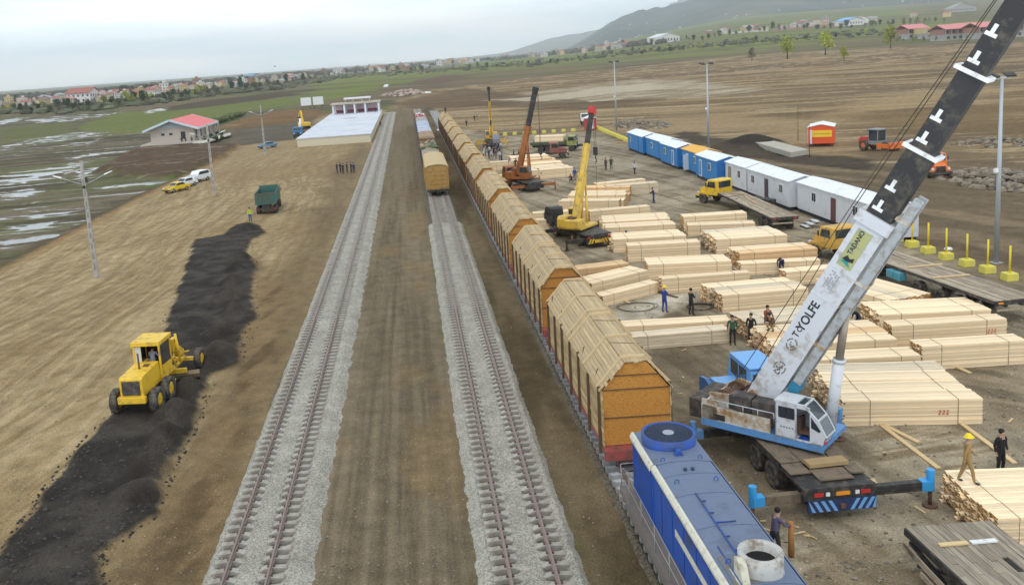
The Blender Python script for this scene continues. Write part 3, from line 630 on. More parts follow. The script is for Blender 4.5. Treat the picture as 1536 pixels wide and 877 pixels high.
# ------------------------------------------------------------------ locomotive
M_loblue = mat('engine_blue', (.012, .075, .36), rough=.55, var=.12, scale=2, dirt=((.045, .06, .12), .32, 1.6))
M_loroof = mat('faded_roof_blue', (.135, .175, .265), rough=.7, var=.13, scale=2.2, bump=.25, bscale=60, dirt=((.085, .10, .14), .16, .9))
M_cream = mat('cream_stripe', (.62, .60, .50), rough=.5, var=.06, dirt=((.4, .36, .27), .25, 4))
M_grille = mat('fan_mesh', (.02, .035, .075), rough=.7, var=.3, scale=20)
M_stack = mat('sooty_stack', (.48, .475, .45), rough=.7, var=.12, scale=3, dirt=((.20, .15, .11), .35, 3))
M_soot = mat('soot', (.006, .006, .006), rough=1)
M_deckgrey = mat('walkway_grey', (.17, .145, .125), rough=.9, var=.2, scale=3)
def locomotive():
    t = thing('locomotive', 'blue diesel locomotive with a round roof fan and cream stripe', 'locomotive', (8.12, 17, 0))
    L = 12.9; HW = .97; H = 3.42
    f = MB(); f.span((-1.45, -1, 1.15), (1.45, L+.35, 1.42)); f.span((-1.35, -1, .75), (1.35, L-.2, 1.15)); f.build('underframe', M_deckgrey, t)
    b = MB(); b.prism([(-HW, 1.4), (HW, 1.4), (HW, H), (HW-.06, H+.12), (-HW+.06, H+.12), (-HW, H)], 'y', -1, L-.9)
    b.prism([(-HW-.05, 1.4), (HW+.05, 1.4), (HW+.05, H), (HW, H+.13), (-HW, H+.13), (-HW-.05, H)], 'y', L-2.6, L)
    b.build('engine_hood', M_loblue, t, bevel=.015)
    d = MB()
    for k in range(9):
        y = .2+k*1.15
        for s in (-1, 1):
            d.span((s*(HW+.002), y, 1.6), (s*(HW+.022), y+1.05, 3.2))
    d.build('access_door', M_loblue, t, bevel=.01, each=1)
    for s in (-1, 1):
        g = MB(); g.span((s*(HW+.045), L-2.5, 1.55), (s*(HW+.06), L-.1, 1.65)); g.span((s*(HW+.045), L-2.5, 3.35), (s*(HW+.06), L-.1, 3.45))
        for k in range(26): g.box((s*(HW+.065), L-2.5+k*.092+.05, 2.5), (.04, .055, 1.9))
        g.build('radiator_grille', M_loblue, t)
    r = MB(); P = [(-HW+.06, H+.12), (-HW+.05, H+.15), (-.5, H+.22), (0, H+.24), (.5, H+.22), (HW-.05, H+.15), (HW-.06, H+.12)]
    r.prism(P, 'y', -1, L-2.62); P2 = [(x*1.04, z+.012) for x, z in P]; r.prism(P2, 'y', L-2.6, L)
    for y in (3.3, 6.2, 8.1, 9.4):
        r.prism([(x, z+.002) for x, z in P[1:-1]]+[(HW-.05, H+.165), (.5, H+.237), (0, H+.257), (-.5, H+.237), (-HW+.05, H+.165)], 'y', y, y+.035)
    r.build('roof', M_loroof, t)
    cs = MB(); cs.prism([(-HW-.075, H-.06), (-HW+.05, H+.13), (-HW+.05, H+.185), (-HW-.02, H+.175), (-HW-.09, H+.06)], 'y', -1, L-2.62)
    cs.prism([(-HW-.125, H-.06), (-HW, H+.14), (-HW, H+.2), (-HW-.07, H+.185), (-HW-.14, H+.06)], 'y', L-2.58, L+.02); cs.build('cream_gutter', M_cream, t)
    cs = MB(); cs.prism([(HW+.02, H), (HW+.06, H+.1), (HW-.02, H+.16)], 'y', -1, L); cs.build('roof_gutter', M_loroof, t)
    st = MB()
    for s in (-1, 1): st.span((s*(HW+.024), -1, 2.45), (s*(HW+.034), 7.9, 2.68)); 
    st.build('white_side_stripe', M_cream, t, each=1)
    fan = MB(); fan.lathe([(.90, 0), (.92, .38), (.86, .40), (.80, .36)], (0, L-1.0, H+.16), 'z', 36); fh = fan.build('fan_housing', M_loblue, t)
    fg = MB()
    for q in range(9): fg.lathe([(.10+q*.088, .37), (.155+q*.088, .375), (.155+q*.088, .355)], (0, L-1.0, H+.16), 'z', 36)
    for q in range(16):
        a = q*math.pi/8; fg.bar((.15*math.cos(a), L-1+.15*math.sin(a), H+.525), (.86*math.cos(a), L-1+.86*math.sin(a), H+.525), .02, .02)
    fg.cyl((0, L-1, H+.2), (0, L-1, H+.46), .84, n=36); fg.build('fan_mesh', M_grille, fh)
    hb = MB(); hb.cyl((0, L-1, H+.50), (0, L-1, H+.555), .2, .19, 20); hb.build('fan_hub', mat('hub_grey', (.3, .34, .4), rough=.6), fh)
    so_ = MB(); so_.prism([(-.80, H+.195), (-.5, H+.236), (-.16, H+.25), (-.16, H+.244), (-.5, H+.228), (-.80, H+.185)], 'y', 3.05, 4.75); so_.build('dust_stain', mat('brown_dust', (.17, .15, .11), rough=.95, var=.3, scale=5, dirt=((.13, .165, .24), .5, 3)), t)
    hn = MB(); hn.prism([(-.17, H+.2), (.17, H+.2), (.06, H+.44), (-.06, H+.44)], 'y', L-2.25, L-2.05); hn.build('horn_cover', M_loblue, t, bevel=.02)
    cp = MB()
    for x in (-.12, .12): cp.cyl((x, L-3.25, H+.2), (x, L-3.25, H+.31), .06, n=10)
    cp.build('filler_cap', M_grille, t, each=1)
    lg = MB()
    for x in (-.62, .62):
        for y in (L-2.45, 8.9, 4.4, .6):
            lg.tube([(x-.06, y, H+.18), (x-.06, y, H+.3), (x, y, H+.34), (x+.06, y, H+.3), (x+.06, y, H+.18)], .015, 5)
    lg.build('lifting_eye', M_loblue, t, each=4)
    ht = MB()
    ht.tube([(-.28, 4.55, H+.262), (-.28, 8.1, H+.262)], .025, 5); ht.tube([(-.28, 6.35, H+.265), (.3, 6.35, H+.265)], .022, 5)
    for y in (4.9, 5.6, 6.9, 7.6): ht.tube([(-.28, y, H+.265), (-.14, y, H+.268)], .022, 5)
    for y in (2.2, .2): ht.tube([(-.78, y, H+.2), (0, y, H+.285), (.78, y, H+.2)], .022, 5)
    ht.tube([(-.62, 2.6, H+.22), (-.62, 5.2, H+.22)], .02, 5)
    ht.build('roof_hatch_rim', M_loblue, t)
    s = MB(); s.lathe([(.0, .12), (.38, .12), (.41, .5), (.52, .56), (.57, .54), (.56, .2), (.58, 0)], (.08, 4.0, H+.2), 'z', 30); e = s.build('exhaust_stack', M_stack, t)
    k = MB(); k.cyl((.08, 4.0, H+.3), (.08, 4.0, H+.5), .395, .405, 24); k.build('stack_bore', M_soot, e)
    cw = MB(); A = [(3.35, H+.16), (3.35, H+.24), (3.57, H+.62), (3.8, H+.72), (4.0, H+.66), (4.0, H+.16)]
    cw.prism([(a, b) for a, b in A], 'x', -.62, -.42); cw.box((-.52, 3.7, H+.19), (.36, .95, .05)); cw.build('stack_cowl', mat('cream_cowl', (.55, .53, .42), rough=.6, var=.1, dirt=((.25, .2, .13), .3, 4)), t, bevel=.04)
    for s in (-1, 1):
        h = MB(); x = s*1.4; pts = [(x, -1, 2.35), (x, L-.2, 2.35), (x, L+.15, 2.2), (x, L+.3, 1.42)]
        h.tube(pts, .013, 5); h.tube([(x, -1, 1.9), (x, L-.1, 1.9)], .013, 5)
        for q in range(9): h.tube([(x, -.8+q*1.6, 1.42), (x, -.8+q*1.6, 2.35)], .015, 5)
        h.tube([(x, L+.3, 1.42), (x, L+.3, 2.3), (s*.7, L+.3, 2.3), (s*.7, L+.3, 1.42)], .016, 5); h.tube([(x, L+.3, 1.9), (s*.7, L+.3, 1.9)], .012, 5)
        h.build('handrail', mat('pale_rail', (.34, .33, .30), rough=.5), t)
    rb = MB()
    for k in range(2): rb.box((0, L+.3, .9+k*.2), (2.7, .12, .16))
    rb.build('end_beam', M_wagonred, t)
    c = MB(); c.box((0, L+.55, .98), (.28, .5, .28)); c.build('coupler', M_black, t)
    bogie(t, L-2.2); bogie(t, 1.8)
locomotive()

# ------------------------------------------------------------------ second train: boxcar and open wagons
M_tan = mat('tan_boxcar_paint', (.42, .25, .07), rough=.65, var=.12, scale=2, dirt=((.22, .13, .05), .3, 2))
M_tanroof = mat('tan_roof', (.50, .37, .19), rough=.7, var=.1, scale=2)
def boxcar():
    t = thing('boxcar', 'tan closed boxcar with an arched roof on the middle track', 'boxcar', (T2, 110.4, 0))
    L = 15.5; b = MB(); b.span((-1.42, 0, 1.15), (1.42, L, 3.85)); arch = [(-1.42, 3.85)]+[(1.42*math.sin(a), 3.85+.42*(1-(math.sin(a))**2)**.5) for a in [R(x) for x in (-75, -50, -25, 0, 25, 50, 75)]]+[(1.42, 3.85)]
    b.prism(arch, 'y', .02, L-.02); b.build('body', M_tan, t)
    ar = [(x*1.04, z+.05) for x, z in arch]; r = MB(); r.prism(ar+[(x*1.02, z+.015) for x, z in arch[::-1]], 'y', -.12, L+.12); r.build('roof', M_tanroof, t)
    rb = MB()
    for z in (1.35, 1.85, 2.4, 2.95, 3.5): rb.box((0, -.02, z), (2.84, .05, .09))
    for x in (-1.36, -.42, .42, 1.36): rb.box((x, -.04, 2.5), (.1, .09, 2.7))
    for k in range(12):
        for s in (-1, 1): rb.box((s*1.45, .3+k*1.35, 2.5), (.06, .1, 2.7))
    rb.build('rib', M_tan, t)
    d = MB(); d.box((-1.48, L/2, 2.4), (.06, 3.0, 2.3)); d.build('sliding_door', M_tan, t)
    f = MB(); f.span((-1.35, 0, .85), (1.35, L, 1.15)); f.build('underframe', M_black, t)
    c = MB(); c.box((0, -.25, .98), (.28, .5, .28)); c.box((0, -.5, .98), (.36, .2, .36)); c.build('coupler', M_black, t)
    for x in (-.9, .9):
        q = MB(); q.cyl((x, -.45, 1.05), (x, 0, 1.05), .09, n=8); q.cyl((x, -.5, 1.05), (x, -.45, 1.05), .2, n=12); q.build('buffer', M_black, t, each=2)
    bogie(t, 2.4, M_black); bogie(t, L-2.4, M_black)
boxcar()
for k, (lab, cside, cload, top, hh) in enumerate((
        ('open wagon with a tan sheeted load just beyond the boxcar', (.07, .05, .06), (.36, .31, .24), 'sheet', .9),
        ('green sided open wagon heaped with mixed rubble', (.035, .07, .045), (.30, .25, .20), 'heap', .9),
        ('brown open wagon with a flat pinkish brown load', (.22, .11, .05), (.40, .29, .20), 'sheet', 1.3),
        ('open wagon under a bluish white cover nearer the boxcar', (.12, .13, .17), (.52, .56, .66), 'sheet', 1.0),
        ('open wagon under a bluish white cover farther from the boxcar', (.10, .11, .15), (.50, .55, .67), 'sheet', 1.0),
        ('grey covered open wagon second from the far end of the short train', (.14, .13, .13), (.42, .40, .38), 'sheet', .9),
        ('dark red open wagon of red and white pieces ending the short train', (.16, .04, .035), (.32, .12, .09), 'heap', .9))):
    y = 127.6+k*16.4; hh += .7; t = wagon('open_wagon', lab, y, 14.9, 'open wagons beyond the boxcar', M_black, T2, stakes=False)
    ms = mat('wagon_side_%d' % k, cside, rough=.8, var=.2, scale=2, dirt=((.1, .08, .06), .3, 2)); ml = mat('wagon_load_%d' % k, cload, rough=.85, var=.25, scale=1.5, dirt=(tuple(c*.6 for c in cload), .3, 2))
    b = MB()
    for s in (-1, 1): b.span((s*1.38, 0, 1.28), (s*1.46, 14.9, 1.28+hh)); b.span((-1.38, 7.45+s*7.37, 1.28), (1.38, 7.45+s*7.45, 1.28+hh))
    for q in range(9):
        for s in (-1, 1): b.box((s*1.49, .4+q*1.76, 1.28+hh/2), (.06, .14, hh))
    b.build('wagon_side', ms, t)
    if top == 'sheet':
        c = MB(); n = 14
        for q in range(n):
            z = 1.28+hh+.25+.12*math.sin(q*1.7+k); c.prism([(-1.36, 1.3), (1.36, 1.3), (1.36, z-.2), (.8, z), (-.8, z+.03), (-1.36, z-.18)], 'y', .1+q*14.7/n, .1+(q+1)*14.7/n-.01)
        ld = c.build('sheeted_cargo', ml, None, (T2, y, 0)); tag(ld, ['tan sheet over the load just beyond the boxcar', '', 'flat pinkish brown load in the brown open wagon', 'bluish white cover on the wagon nearer the boxcar', 'bluish white cover on the wagon farther from the boxcar', 'grey cover on the wagon second from the far end', ''][k], 'cargo', 'loads in the open wagons')
    else:
        c = MB()
        for q in range(60): c.ball((rnd.uniform(-1.2, 1.2), rnd.uniform(.5, 14.4), 1.25+hh+rnd.uniform(-.15, .3)), (rnd.uniform(.2, .5), rnd.uniform(.2, .6), rnd.uniform(.15, .4)), rnd.choice((0, 0, 1, 2)), 6, 4, .25)
        c.span((-1.36, .1, 1.3), (1.36, 14.8, 1.2+hh), 0)
        ld = c.build('scrap_cargo', [ml, M_white if k > 3 else mat('debris_green', (.10, .14, .06), var=.3), M_red if k > 3 else M_wood_side], None, (T2, y, 0)); tag(ld, 'heap lying in the ' + ('dark red' if k > 3 else 'green sided')+' open wagon', 'cargo', 'loads in the open wagons')
# ------------------------------------------------------------------ sawn timber packs
M_pine = mat('fresh_pine', (.88, .70, .465), rough=.75, var=.10, scale=2.5, stretch=(.5, 9, 9), isl=.26, obj=.1, dirt=((.76, .52, .30), .2, 2.2))
M_pend = mat('pine_end_grain', (.40, .20, .05), rough=.85, var=.4, scale=6, isl=.45, obj=.1)
M_pine2 = mat('orange_pine', (.78, .53, .29), rough=.75, var=.12, scale=2.5, stretch=(.5, 9, 9), isl=.26, obj=.1, dirt=((.62, .38, .18), .25, 2.2)); M_pine3 = mat('greyed_pine', (.74, .62, .45), rough=.8, var=.14, scale=2.5, stretch=(.5, 9, 9), isl=.26, obj=.12, dirt=((.52, .42, .28), .35, 2))
M_strap = mat('steel_strap', (.20, .15, .10), rough=.6)
M_spray = mat('red_spray', (.62, .10, .06), rough=.8)
def pack_mesh(seed, rag):
    r = random.Random(seed); mb = MB(); NX, NZ = 7, 16; L, W, H = 6.0, 1.1, 1.1
    for k in range(NZ):
        z0 = .0+k*H/NZ; off = r.uniform(-.015, .015)
        for j in range(NX):
            if 0 < j < NX-1 and 0 < k < NZ-1 and not rag and r.random() < .0: continue
            y0 = -W/2+j*W/NX+off; a = -L/2-abs(r.gauss(0, rag)) if rag else -L/2+r.uniform(-.01, .01); b = L/2+r.uniform(-.03, .03)
            p, q = (a, y0+.004, z0+.003), (b, y0+W/NX-.004, z0+H/NZ-.003)
            v = [Vector((x, y, z)) for x in (p[0], q[0]) for y in (p[1], q[1]) for z in (p[2], q[2])]
            o = len(mb.v); mb.v += [tuple(t) for t in v]
            for f, mi in (((0, 1, 3, 2), 1), ((4, 6, 7, 5), 1), ((0, 4, 5, 1), 0), ((2, 3, 7, 6), 0), ((0, 2, 6, 4), 0), ((1, 5, 7, 3), 0)):
                mb.f.append([o+i for i in f]); mb.m.append(mi); mb.sm.append(False)
    o = mb.build('timber_pack', [M_pine, M_pend]); return o
PACKS = [pack_mesh(s, g) for s, g in ((1, .03), (2, .08), (3, .14), (4, .0))]
for p in PACKS:
    for x in (-1.9, 1.95):
        s = MB(); H, W = 1.1, .55
        for a, b in (((-.013, -W-.004, 0), (.013, -W-.012, H+.01)), ((-.013, W+.004, 0), (.013, W+.012, H+.01)), ((-.013, -W-.012, H+.004), (.013, W+.012, H+.012))): s.span(a, b)
        s.build('strap', M_strap, p, loc=(x, 0, 0))
    KIDS[p.name] = list(p.children)
USED = [0]*4
def put_pack(c, ang, L, W, H, z, label, group, v, spray=False):
    p = PACKS[v]
    if USED[v] == 0: o = p; USED[v] = 1
    else: o = dup(p)
    o.location = (c[0], c[1], z); o.rotation_euler = (0, 0, ang); o.scale = (L/6, W/1.1, H/1.1); tag(o, label, 'timber pack', group)
    q = rnd.random()
    if q < .3: o.material_slots[0].link = 'OBJECT'; o.material_slots[0].material = M_pine2 if q < .18 else M_pine3
    if spray:
        s = MB(); x = spray
        for k in range(3):
            a = x+k*.17
            s.tube([(a, -.566, .62), (a+.09, -.566, .64), (a+.08, -.566, .55), (a, -.566, .47), (a+.1, -.566, .46)], .014, 4)
        s.build('red_mark', M_spray, o)
    return o
NP = 0
def stack(where, FL, FR, back, n, h, side='R', z=0.0, spray=0, rag=(0, 1, 2), Lmax=6.3, jit=.12, tiers=1):
    """n packs side by side; FL/FR: surveyed upper front corners, back: upper corner behind FR (or FL)."""
    global NP
    A = G(*FL, h+z); B = G(*FR, h+z); d = (B-A); L = d.length; d.normalize(); nv = Vector((-d.y, d.x, 0))
    if isinstance(back, (int, float)): D = back*n
    else: K = G(*back, h+z); D = max((K-(B if side == 'R' else A)).dot(nv), .75*n)
    ang = math.atan2(d.y, d.x); w = D/n
    if n == 1: w = min(w, 1.4)
    loose = w > 1.75
    if loose: n = max(1, int(D/1.75)); w = D/n
    if L > Lmax:
        A = B-d*Lmax; L = Lmax
    for k in range(n):
        c = (A+B)/2+nv*(w*(k+.5) if not loose else .76+w*k+rnd.uniform(0, .12))+d*(rnd.uniform(-jit, jit)*(4 if loose else 1) if k else 0)
        NP += 1; nm = 'only' if n == 1 else (['front', *ORD[1:]][k])
        lab = ('pale board pack %s' % where) if n == 1 else ('%s pale board pack in the row %s' % (nm, where))
        put_pack((c.x, c.y), ang+rnd.uniform(-.008, .008), L+rnd.uniform(-.05, .05), w*.97 if not loose else 1.6, h*(1 if k == 0 else rnd.choice((.72, .85, 1.0)) if loose else rnd.uniform(.95, 1.0)), z, lab, 'packs of sawn timber in the yard', rnd.choice(rag), spray if k == 0 else 0)
    return A, B
stack('beside the white crane cab', (1268, 602), (1475, 598), (1389, 540), 4, 1.15, spray=1.1, rag=(1, 2))
stack('between the white crane boom and the red-marked wide row', (1215, 541), (1382, 533), (1363, 519), 1, 1.1, spray=-.3)
stack('under the boom with a worker behind', (1158, 518), (1345, 508), (1289, 479), 3, 1.1, spray=2.6, rag=(1, 2))
stack('where two men crouch on the boards', (1126, 486), (1283, 472), (1262, 452), 2, 1.05, rag=(1, 2))
stack('with red marks at both ends left of the long trailer', (1339, 489), (1511, 478), (1493, 470), 1, 1.25, spray=2.0, rag=(0,))
stack('beside the long trailer wheels', (1323, 472), (1487, 464), (1445, 444.5), 2, 1.1, rag=(1, 2))
stack('nearest the frame edge below the trailer end', (1385, 520), (1541, 510.5), 1.2, 1, 1.25, rag=(0, 1))
stack('with ragged ends behind the cable coil', (1084, 443), (1213, 432), (1174, 414), 3, 1.15, rag=(1, 2))
stack('just behind the broad ragged row', (994, 418), (1124, 408), (1114, 405), 1, 1.1, rag=(1,))
stack('two deep in the middle of the yard', (973, 397), (1097, 391), (1086, 380), 2, 1.15, rag=(0, 1))
stack('standing tall before the yellow crane outrigger', (942, 368.5), (1050, 362.6), (1042, 358), 1, 1.35, rag=(0,))
stack('right of the yellow crane with ragged ends', (922, 359), (1029, 353), (1008, 340), 2, 1.15, rag=(2,))
stack('three deep right of the yellow crane boom', (910, 341.5), (1013.6, 335.7), (976, 316), 3, 1.1, rag=(1, 2))
stack('stretching from the yellow crane toward the bent worker', (885, 317), (975, 309), 1.1, 1, 1.1, rag=(0,))
stack('left of the yellow crane boom along the train', (800, 320), (880, 315), 1.1, 1, 1.1, rag=(0,))
stack('close behind the yellow crane and beside the train', (797, 331), (868, 326), 1.0, 1, 1.3, rag=(0,))
stack('tall by the rear wheels of the yellow flatbed', (1026, 325), (1120, 319), (1111, 313), 1, 1.35, rag=(0,))
stack('in front of the tall pack by the yellow flatbed', (1032, 338), (1133, 334.5), (1128, 330), 1, 1.0, rag=(0,))
stack('with a burst orange end below the yellow flatbed', (1076, 359), (1181, 352), (1145, 338), 3, 1.2, rag=(2,))
stack('beyond the worker bending in navy', (1110, 380), (1227, 372), (1208, 361.5), 2, 1.15, rag=(1, 2))
stack('low and narrow behind the worker bending in navy', (1112, 395.5), (1231, 389.6), 1.0, 1, .9, rag=(1,))
stack('whose near end is touched by the worker bending in navy', (1180, 408), (1291, 398), 1.1, 1, 1.0, rag=(1,))
stack('at the back of the skewed group beside the train', (866, 404), (943, 395), (928, 390), 1, 1.05, rag=(0,))
stack('amid the skewed group beside the train', (888, 425), (973, 405), (950, 397), 2, 1.1, rag=(0,))
stack('sagging at the front of the skewed group beside the train', (905, 444), (989, 423), 1.0, 1, .75, rag=(0,))
stack('at the far side of the pair by the first wagon', (932, 490), (1097, 480.5), (1084, 472), 1, .75, rag=(0, 1))
stack('at the near side of the pair by the first wagon', (944, 506), (1094, 493.5), 1.0, 1, .8, rag=(0, 1))
stack('under the yellow helmeted man at the frame edge', (1498, 778), (1672, 772), (1400, 703), 3, 1.15, 'L', rag=(2, 2, 1))
stack('five deep behind the yellow crane hook rope', (839, 301.5), (928, 300.5), (898, 274), 5, 1.1, rag=(1, 2))
stack('standing alone behind the hanging black hook', (910, 279.5), (987, 273.6), (984, 271), 1, 1.2, rag=(0,))
stack('just beyond the pack behind the hanging black hook', (892, 276), (968.5, 268.5), 1.1, 1, 1.1, rag=(0,))
stack('in front of the loaded green truck', (796, 256), (860, 251), (838, 226), 5, 1.25, rag=(1, 2))
stack('beside the train where two men stand in front', (735, 243.5), (785, 240), 1.1, 1, 1.3, rag=(0,))
stack('low behind the orange crane engine', (745, 263), (790, 262), 1.0, 1, .8, rag=(0,))
# diagonal stack at the trailer
def diagonal():
    A = G(1409, 445, 1.0); B = G(1330, 450, 1.0); d = Vector((-.28, 1, 0)).normalized()
    ac = (A-B); ang = math.atan2(d.y, d.x); px = Vector((d.y, -d.x, 0)); wd = abs(ac.dot(px)); 
    for k in range(4):
        c = B+px*(wd*(k+.5)/4*1.25)+d*(3.0+.15*k)
        put_pack((c.x, c.y), ang, 6.2, wd*1.25/4*.97, 1.0-.06*k, 0, '%s pack from the trailer in the slanting stack of boards' % ['fourth', 'third', 'second', 'nearest'][k], 'packs of sawn timber in the yard', k % 3)
diagonal()
# loose boards, bearers and litter on the ground
M_plank = mat('loose_plank', (.62, .45, .24), rough=.8, var=.15, scale=3, stretch=(.4, 6, 6), obj=.12)
def plank(a, b, lab, w=.2, h=.06, z=.05, m=None):
    A = G(*a, z); B = G(*b, z); mb = MB(); c = (A+B)/2; mb.bar(A-c, B-c, w, h); o = mb.build('plank', m or M_plank, None, c); tag(o, lab, 'plank', 'loose planks on the ground')
for a, b, lab in (((1316, 632), (1378, 663), 'short plank lying nearest the white crane on pale ground'), ((1318, 634), (1408, 702), 'long plank running from the wide row to the helmeted man pile'), ((1434, 629), (1522, 694), 'long plank pointing to the man in black'),
                  ((1414, 541), (1455, 559), 'plank sticking out from the pack at the frame edge'), ((1100, 402), (1125, 416), 'plank by the worker bending in navy'), ((912, 437), (945, 455), 'thin plank beside the hose near the first wagon'),
                  ((955, 428), (1016, 446), 'dark bar lying behind the blue overalls worker'), ((1072, 499), (1079, 505), 'wood offcut near the man in the green vest'), ((1304, 718), (1310, 726), 'pale offcut beside the crane outrigger beam')):
    plank(a, b, lab, .2 if 'offcut' not in lab else .35, m=M_stake if 'dark bar' in lab else None)
# bearers under the packs seen from the front
def ring(c, r, lab, n=3):
    p = G(*c, .03); mb = MB()
    for k in range(n):
        rr = r*(1+.12*k); pts = [(rr*math.cos(a)*(1+.1*math.sin(3*a+k)), rr*.8*math.sin(a), .03+.02*k) for a in [i*2*math.pi/22 for i in range(23)]]; mb.tube(pts, .02, 4)
    tag(mb.build('cable_coil', M_black, None, p), lab, 'cable')
for v_, p_ in zip(USED, PACKS):
    if not v_:
        for c_ in list(p_.children): bpy.data.objects.remove(c_)
        bpy.data.objects.remove(p_)
ring((1050, 461), .75, 'black cable coil behind the worker with the hose'); ring((955, 461), 1.2, 'thin black cable loop lying left of the blue overalls worker', 2)

# splinters, offcuts and stones trodden into the yard
def litter():
    mb = MB(); mt = MB()
    for k in range(1500):
        px, py = rnd.uniform(880, 1560), 230+650*rnd.random()**.8
        p = G(px, py); 
        if not (11.3 < p.x < 36 and p.y < 140): continue
        if rnd.random() < .3 and rnd.random() > .2: continue
        elif rnd.random() < .06: a = rnd.uniform(0, 3.14); l = rnd.uniform(.06, .3); d = Vector((math.cos(a)*l, math.sin(a)*l, 0)); mt.bar(p-d+Vector((0, 0, .03)), p+d+Vector((0, 0, .03)), rnd.uniform(.03, .09), .03)
        else: mb.ball((p.x, p.y, .02), (rnd.uniform(.03, .10), rnd.uniform(.03, .10), rnd.uniform(.02, .06)), 0, 5, 3, .3)
    tag(mb.build('gravel', mat('yard_stone', (.22, .19, .15), var=.3, scale=1, isl=.4)), kind='stuff'); tag(mt.build('litter', M_plank), kind='stuff')
    mb = MB()
    for k in range(900):
        px, py = rnd.uniform(0, 900), 300+580*rnd.random()**.7; p = G(px, py)
        if p.x < -34 or p.x > 6.3: continue
        s = rnd.uniform(.02, .055); mb.ball((p.x, p.y, .01), (s, s*rnd.uniform(.7, 1.4), s*.7), 0, 5, 3, .3)
    tag(mb.build('gravel', mat('yard_stone', (.30, .26, .20))), kind='stuff')
litter()
def clods():
    BG = pix((0, 836), (100, 698), (180, 605), (240, 515), (262, 450), (285, 385), (291, 360), (335, 353), (372, 334), (399, 349), (376, 362), (384, 402), (378, 450), (385, 476), (358, 545), (318, 562), (297, 622), (268, 682), (240, 735), (232, 770), (150, 830), (150, 900), (-40, 900))
    mb = MB(); q = np.array([G(rnd.uniform(-10, 400), 335+560*rnd.random()**.8)[:2] for _ in range(6000)]); d = sdpoly(q[:, 0], q[:, 1], BG)
    for (x, y), e in zip(q, d):
        if e > .35 or (e < -.7 and rnd.random() < .7): continue
        s = rnd.uniform(.03, .085)*(1.2 if e < -.3 else .9); mb.ball((x, y, .11 if e < -.2 else .03), (s, s*rnd.uniform(.7, 1.3), s*.8), 0, 5, 3, .35)
    o = mb.build('gravel', mat('black_clod', (.045, .041, .038), rough=1, var=.3, scale=2, isl=.5)); tag(o, kind='stuff'); o.data.polygons.foreach_set('use_smooth', [False]*len(o.data.polygons))
clods()
# ------------------------------------------------------------------ vehicles: shared pieces
def wheel(parent, c, r=.5, w=.3, rim=None, ax='x', name='wheel'):
    b = MB(); prof = [(.02, -w/2*.6), (r*.56, -w/2*.7), (r*.6, -w/2), (r*.93, -w/2), (r, -w/2*.7), (r, w/2*.7), (r*.93, w/2), (r*.6, w/2), (r*.56, w/2*.7), (.02, w/2*.6)]
    b.lathe(prof, (0, 0, 0), ax, 20); o = b.build(name, M_tyre, parent, loc=c)
    k = MB(); k.lathe([(.03, -w/2*.72), (r*.3, -w/2*.85), (r*.55, -w/2*.75), (r*.55, w/2*.75), (r*.3, w/2*.85), (.03, w/2*.72)], (0, 0, 0), ax, 12); k.build('rim', rim or M_rust, o); return o
M_crwhite = mat('crane_white', (.60, .62, .66), rough=.5, var=.05, dirt=((.33, .28, .22), .25, 1.6))
M_crrust = mat('crane_rusty_white', (.58, .55, .48), rough=.65, var=.08, dirt=((.30, .17, .07), .48, 1.8))
M_crblue = mat('crane_trim_blue', (.10, .27, .55), rough=.5, var=.1, dirt=((.14, .17, .22), .3, 3))
M_cabblue = mat('crane_cab_blue', (.15, .38, .75), rough=.45, var=.06, dirt=((.28, .38, .5), .25, 3))
M_jack = mat('jack_blue', (.04, .33, .70), rough=.45, var=.08)
M_boomblk = mat('boom_black', (.022, .021, .023), rough=.6, var=.25, scale=1.5, dirt=((.10, .085, .06), .3, 2))
M_deck = mat('dusty_deck', (.19, .145, .10), rough=.95, var=.2, scale=2, bump=.2, bscale=25, dirt=((.07, .06, .05), .3, 2))
M_darkbox = mat('engine_cover', (.045, .04, .04), rough=.8, var=.25, dirt=((.14, .11, .085), .4, 3))
M_txt = mat('black_lettering', (.02, .02, .022), rough=.6, var=.1)
M_rope = mat('wire_rope', (.07, .055, .04), rough=.7)

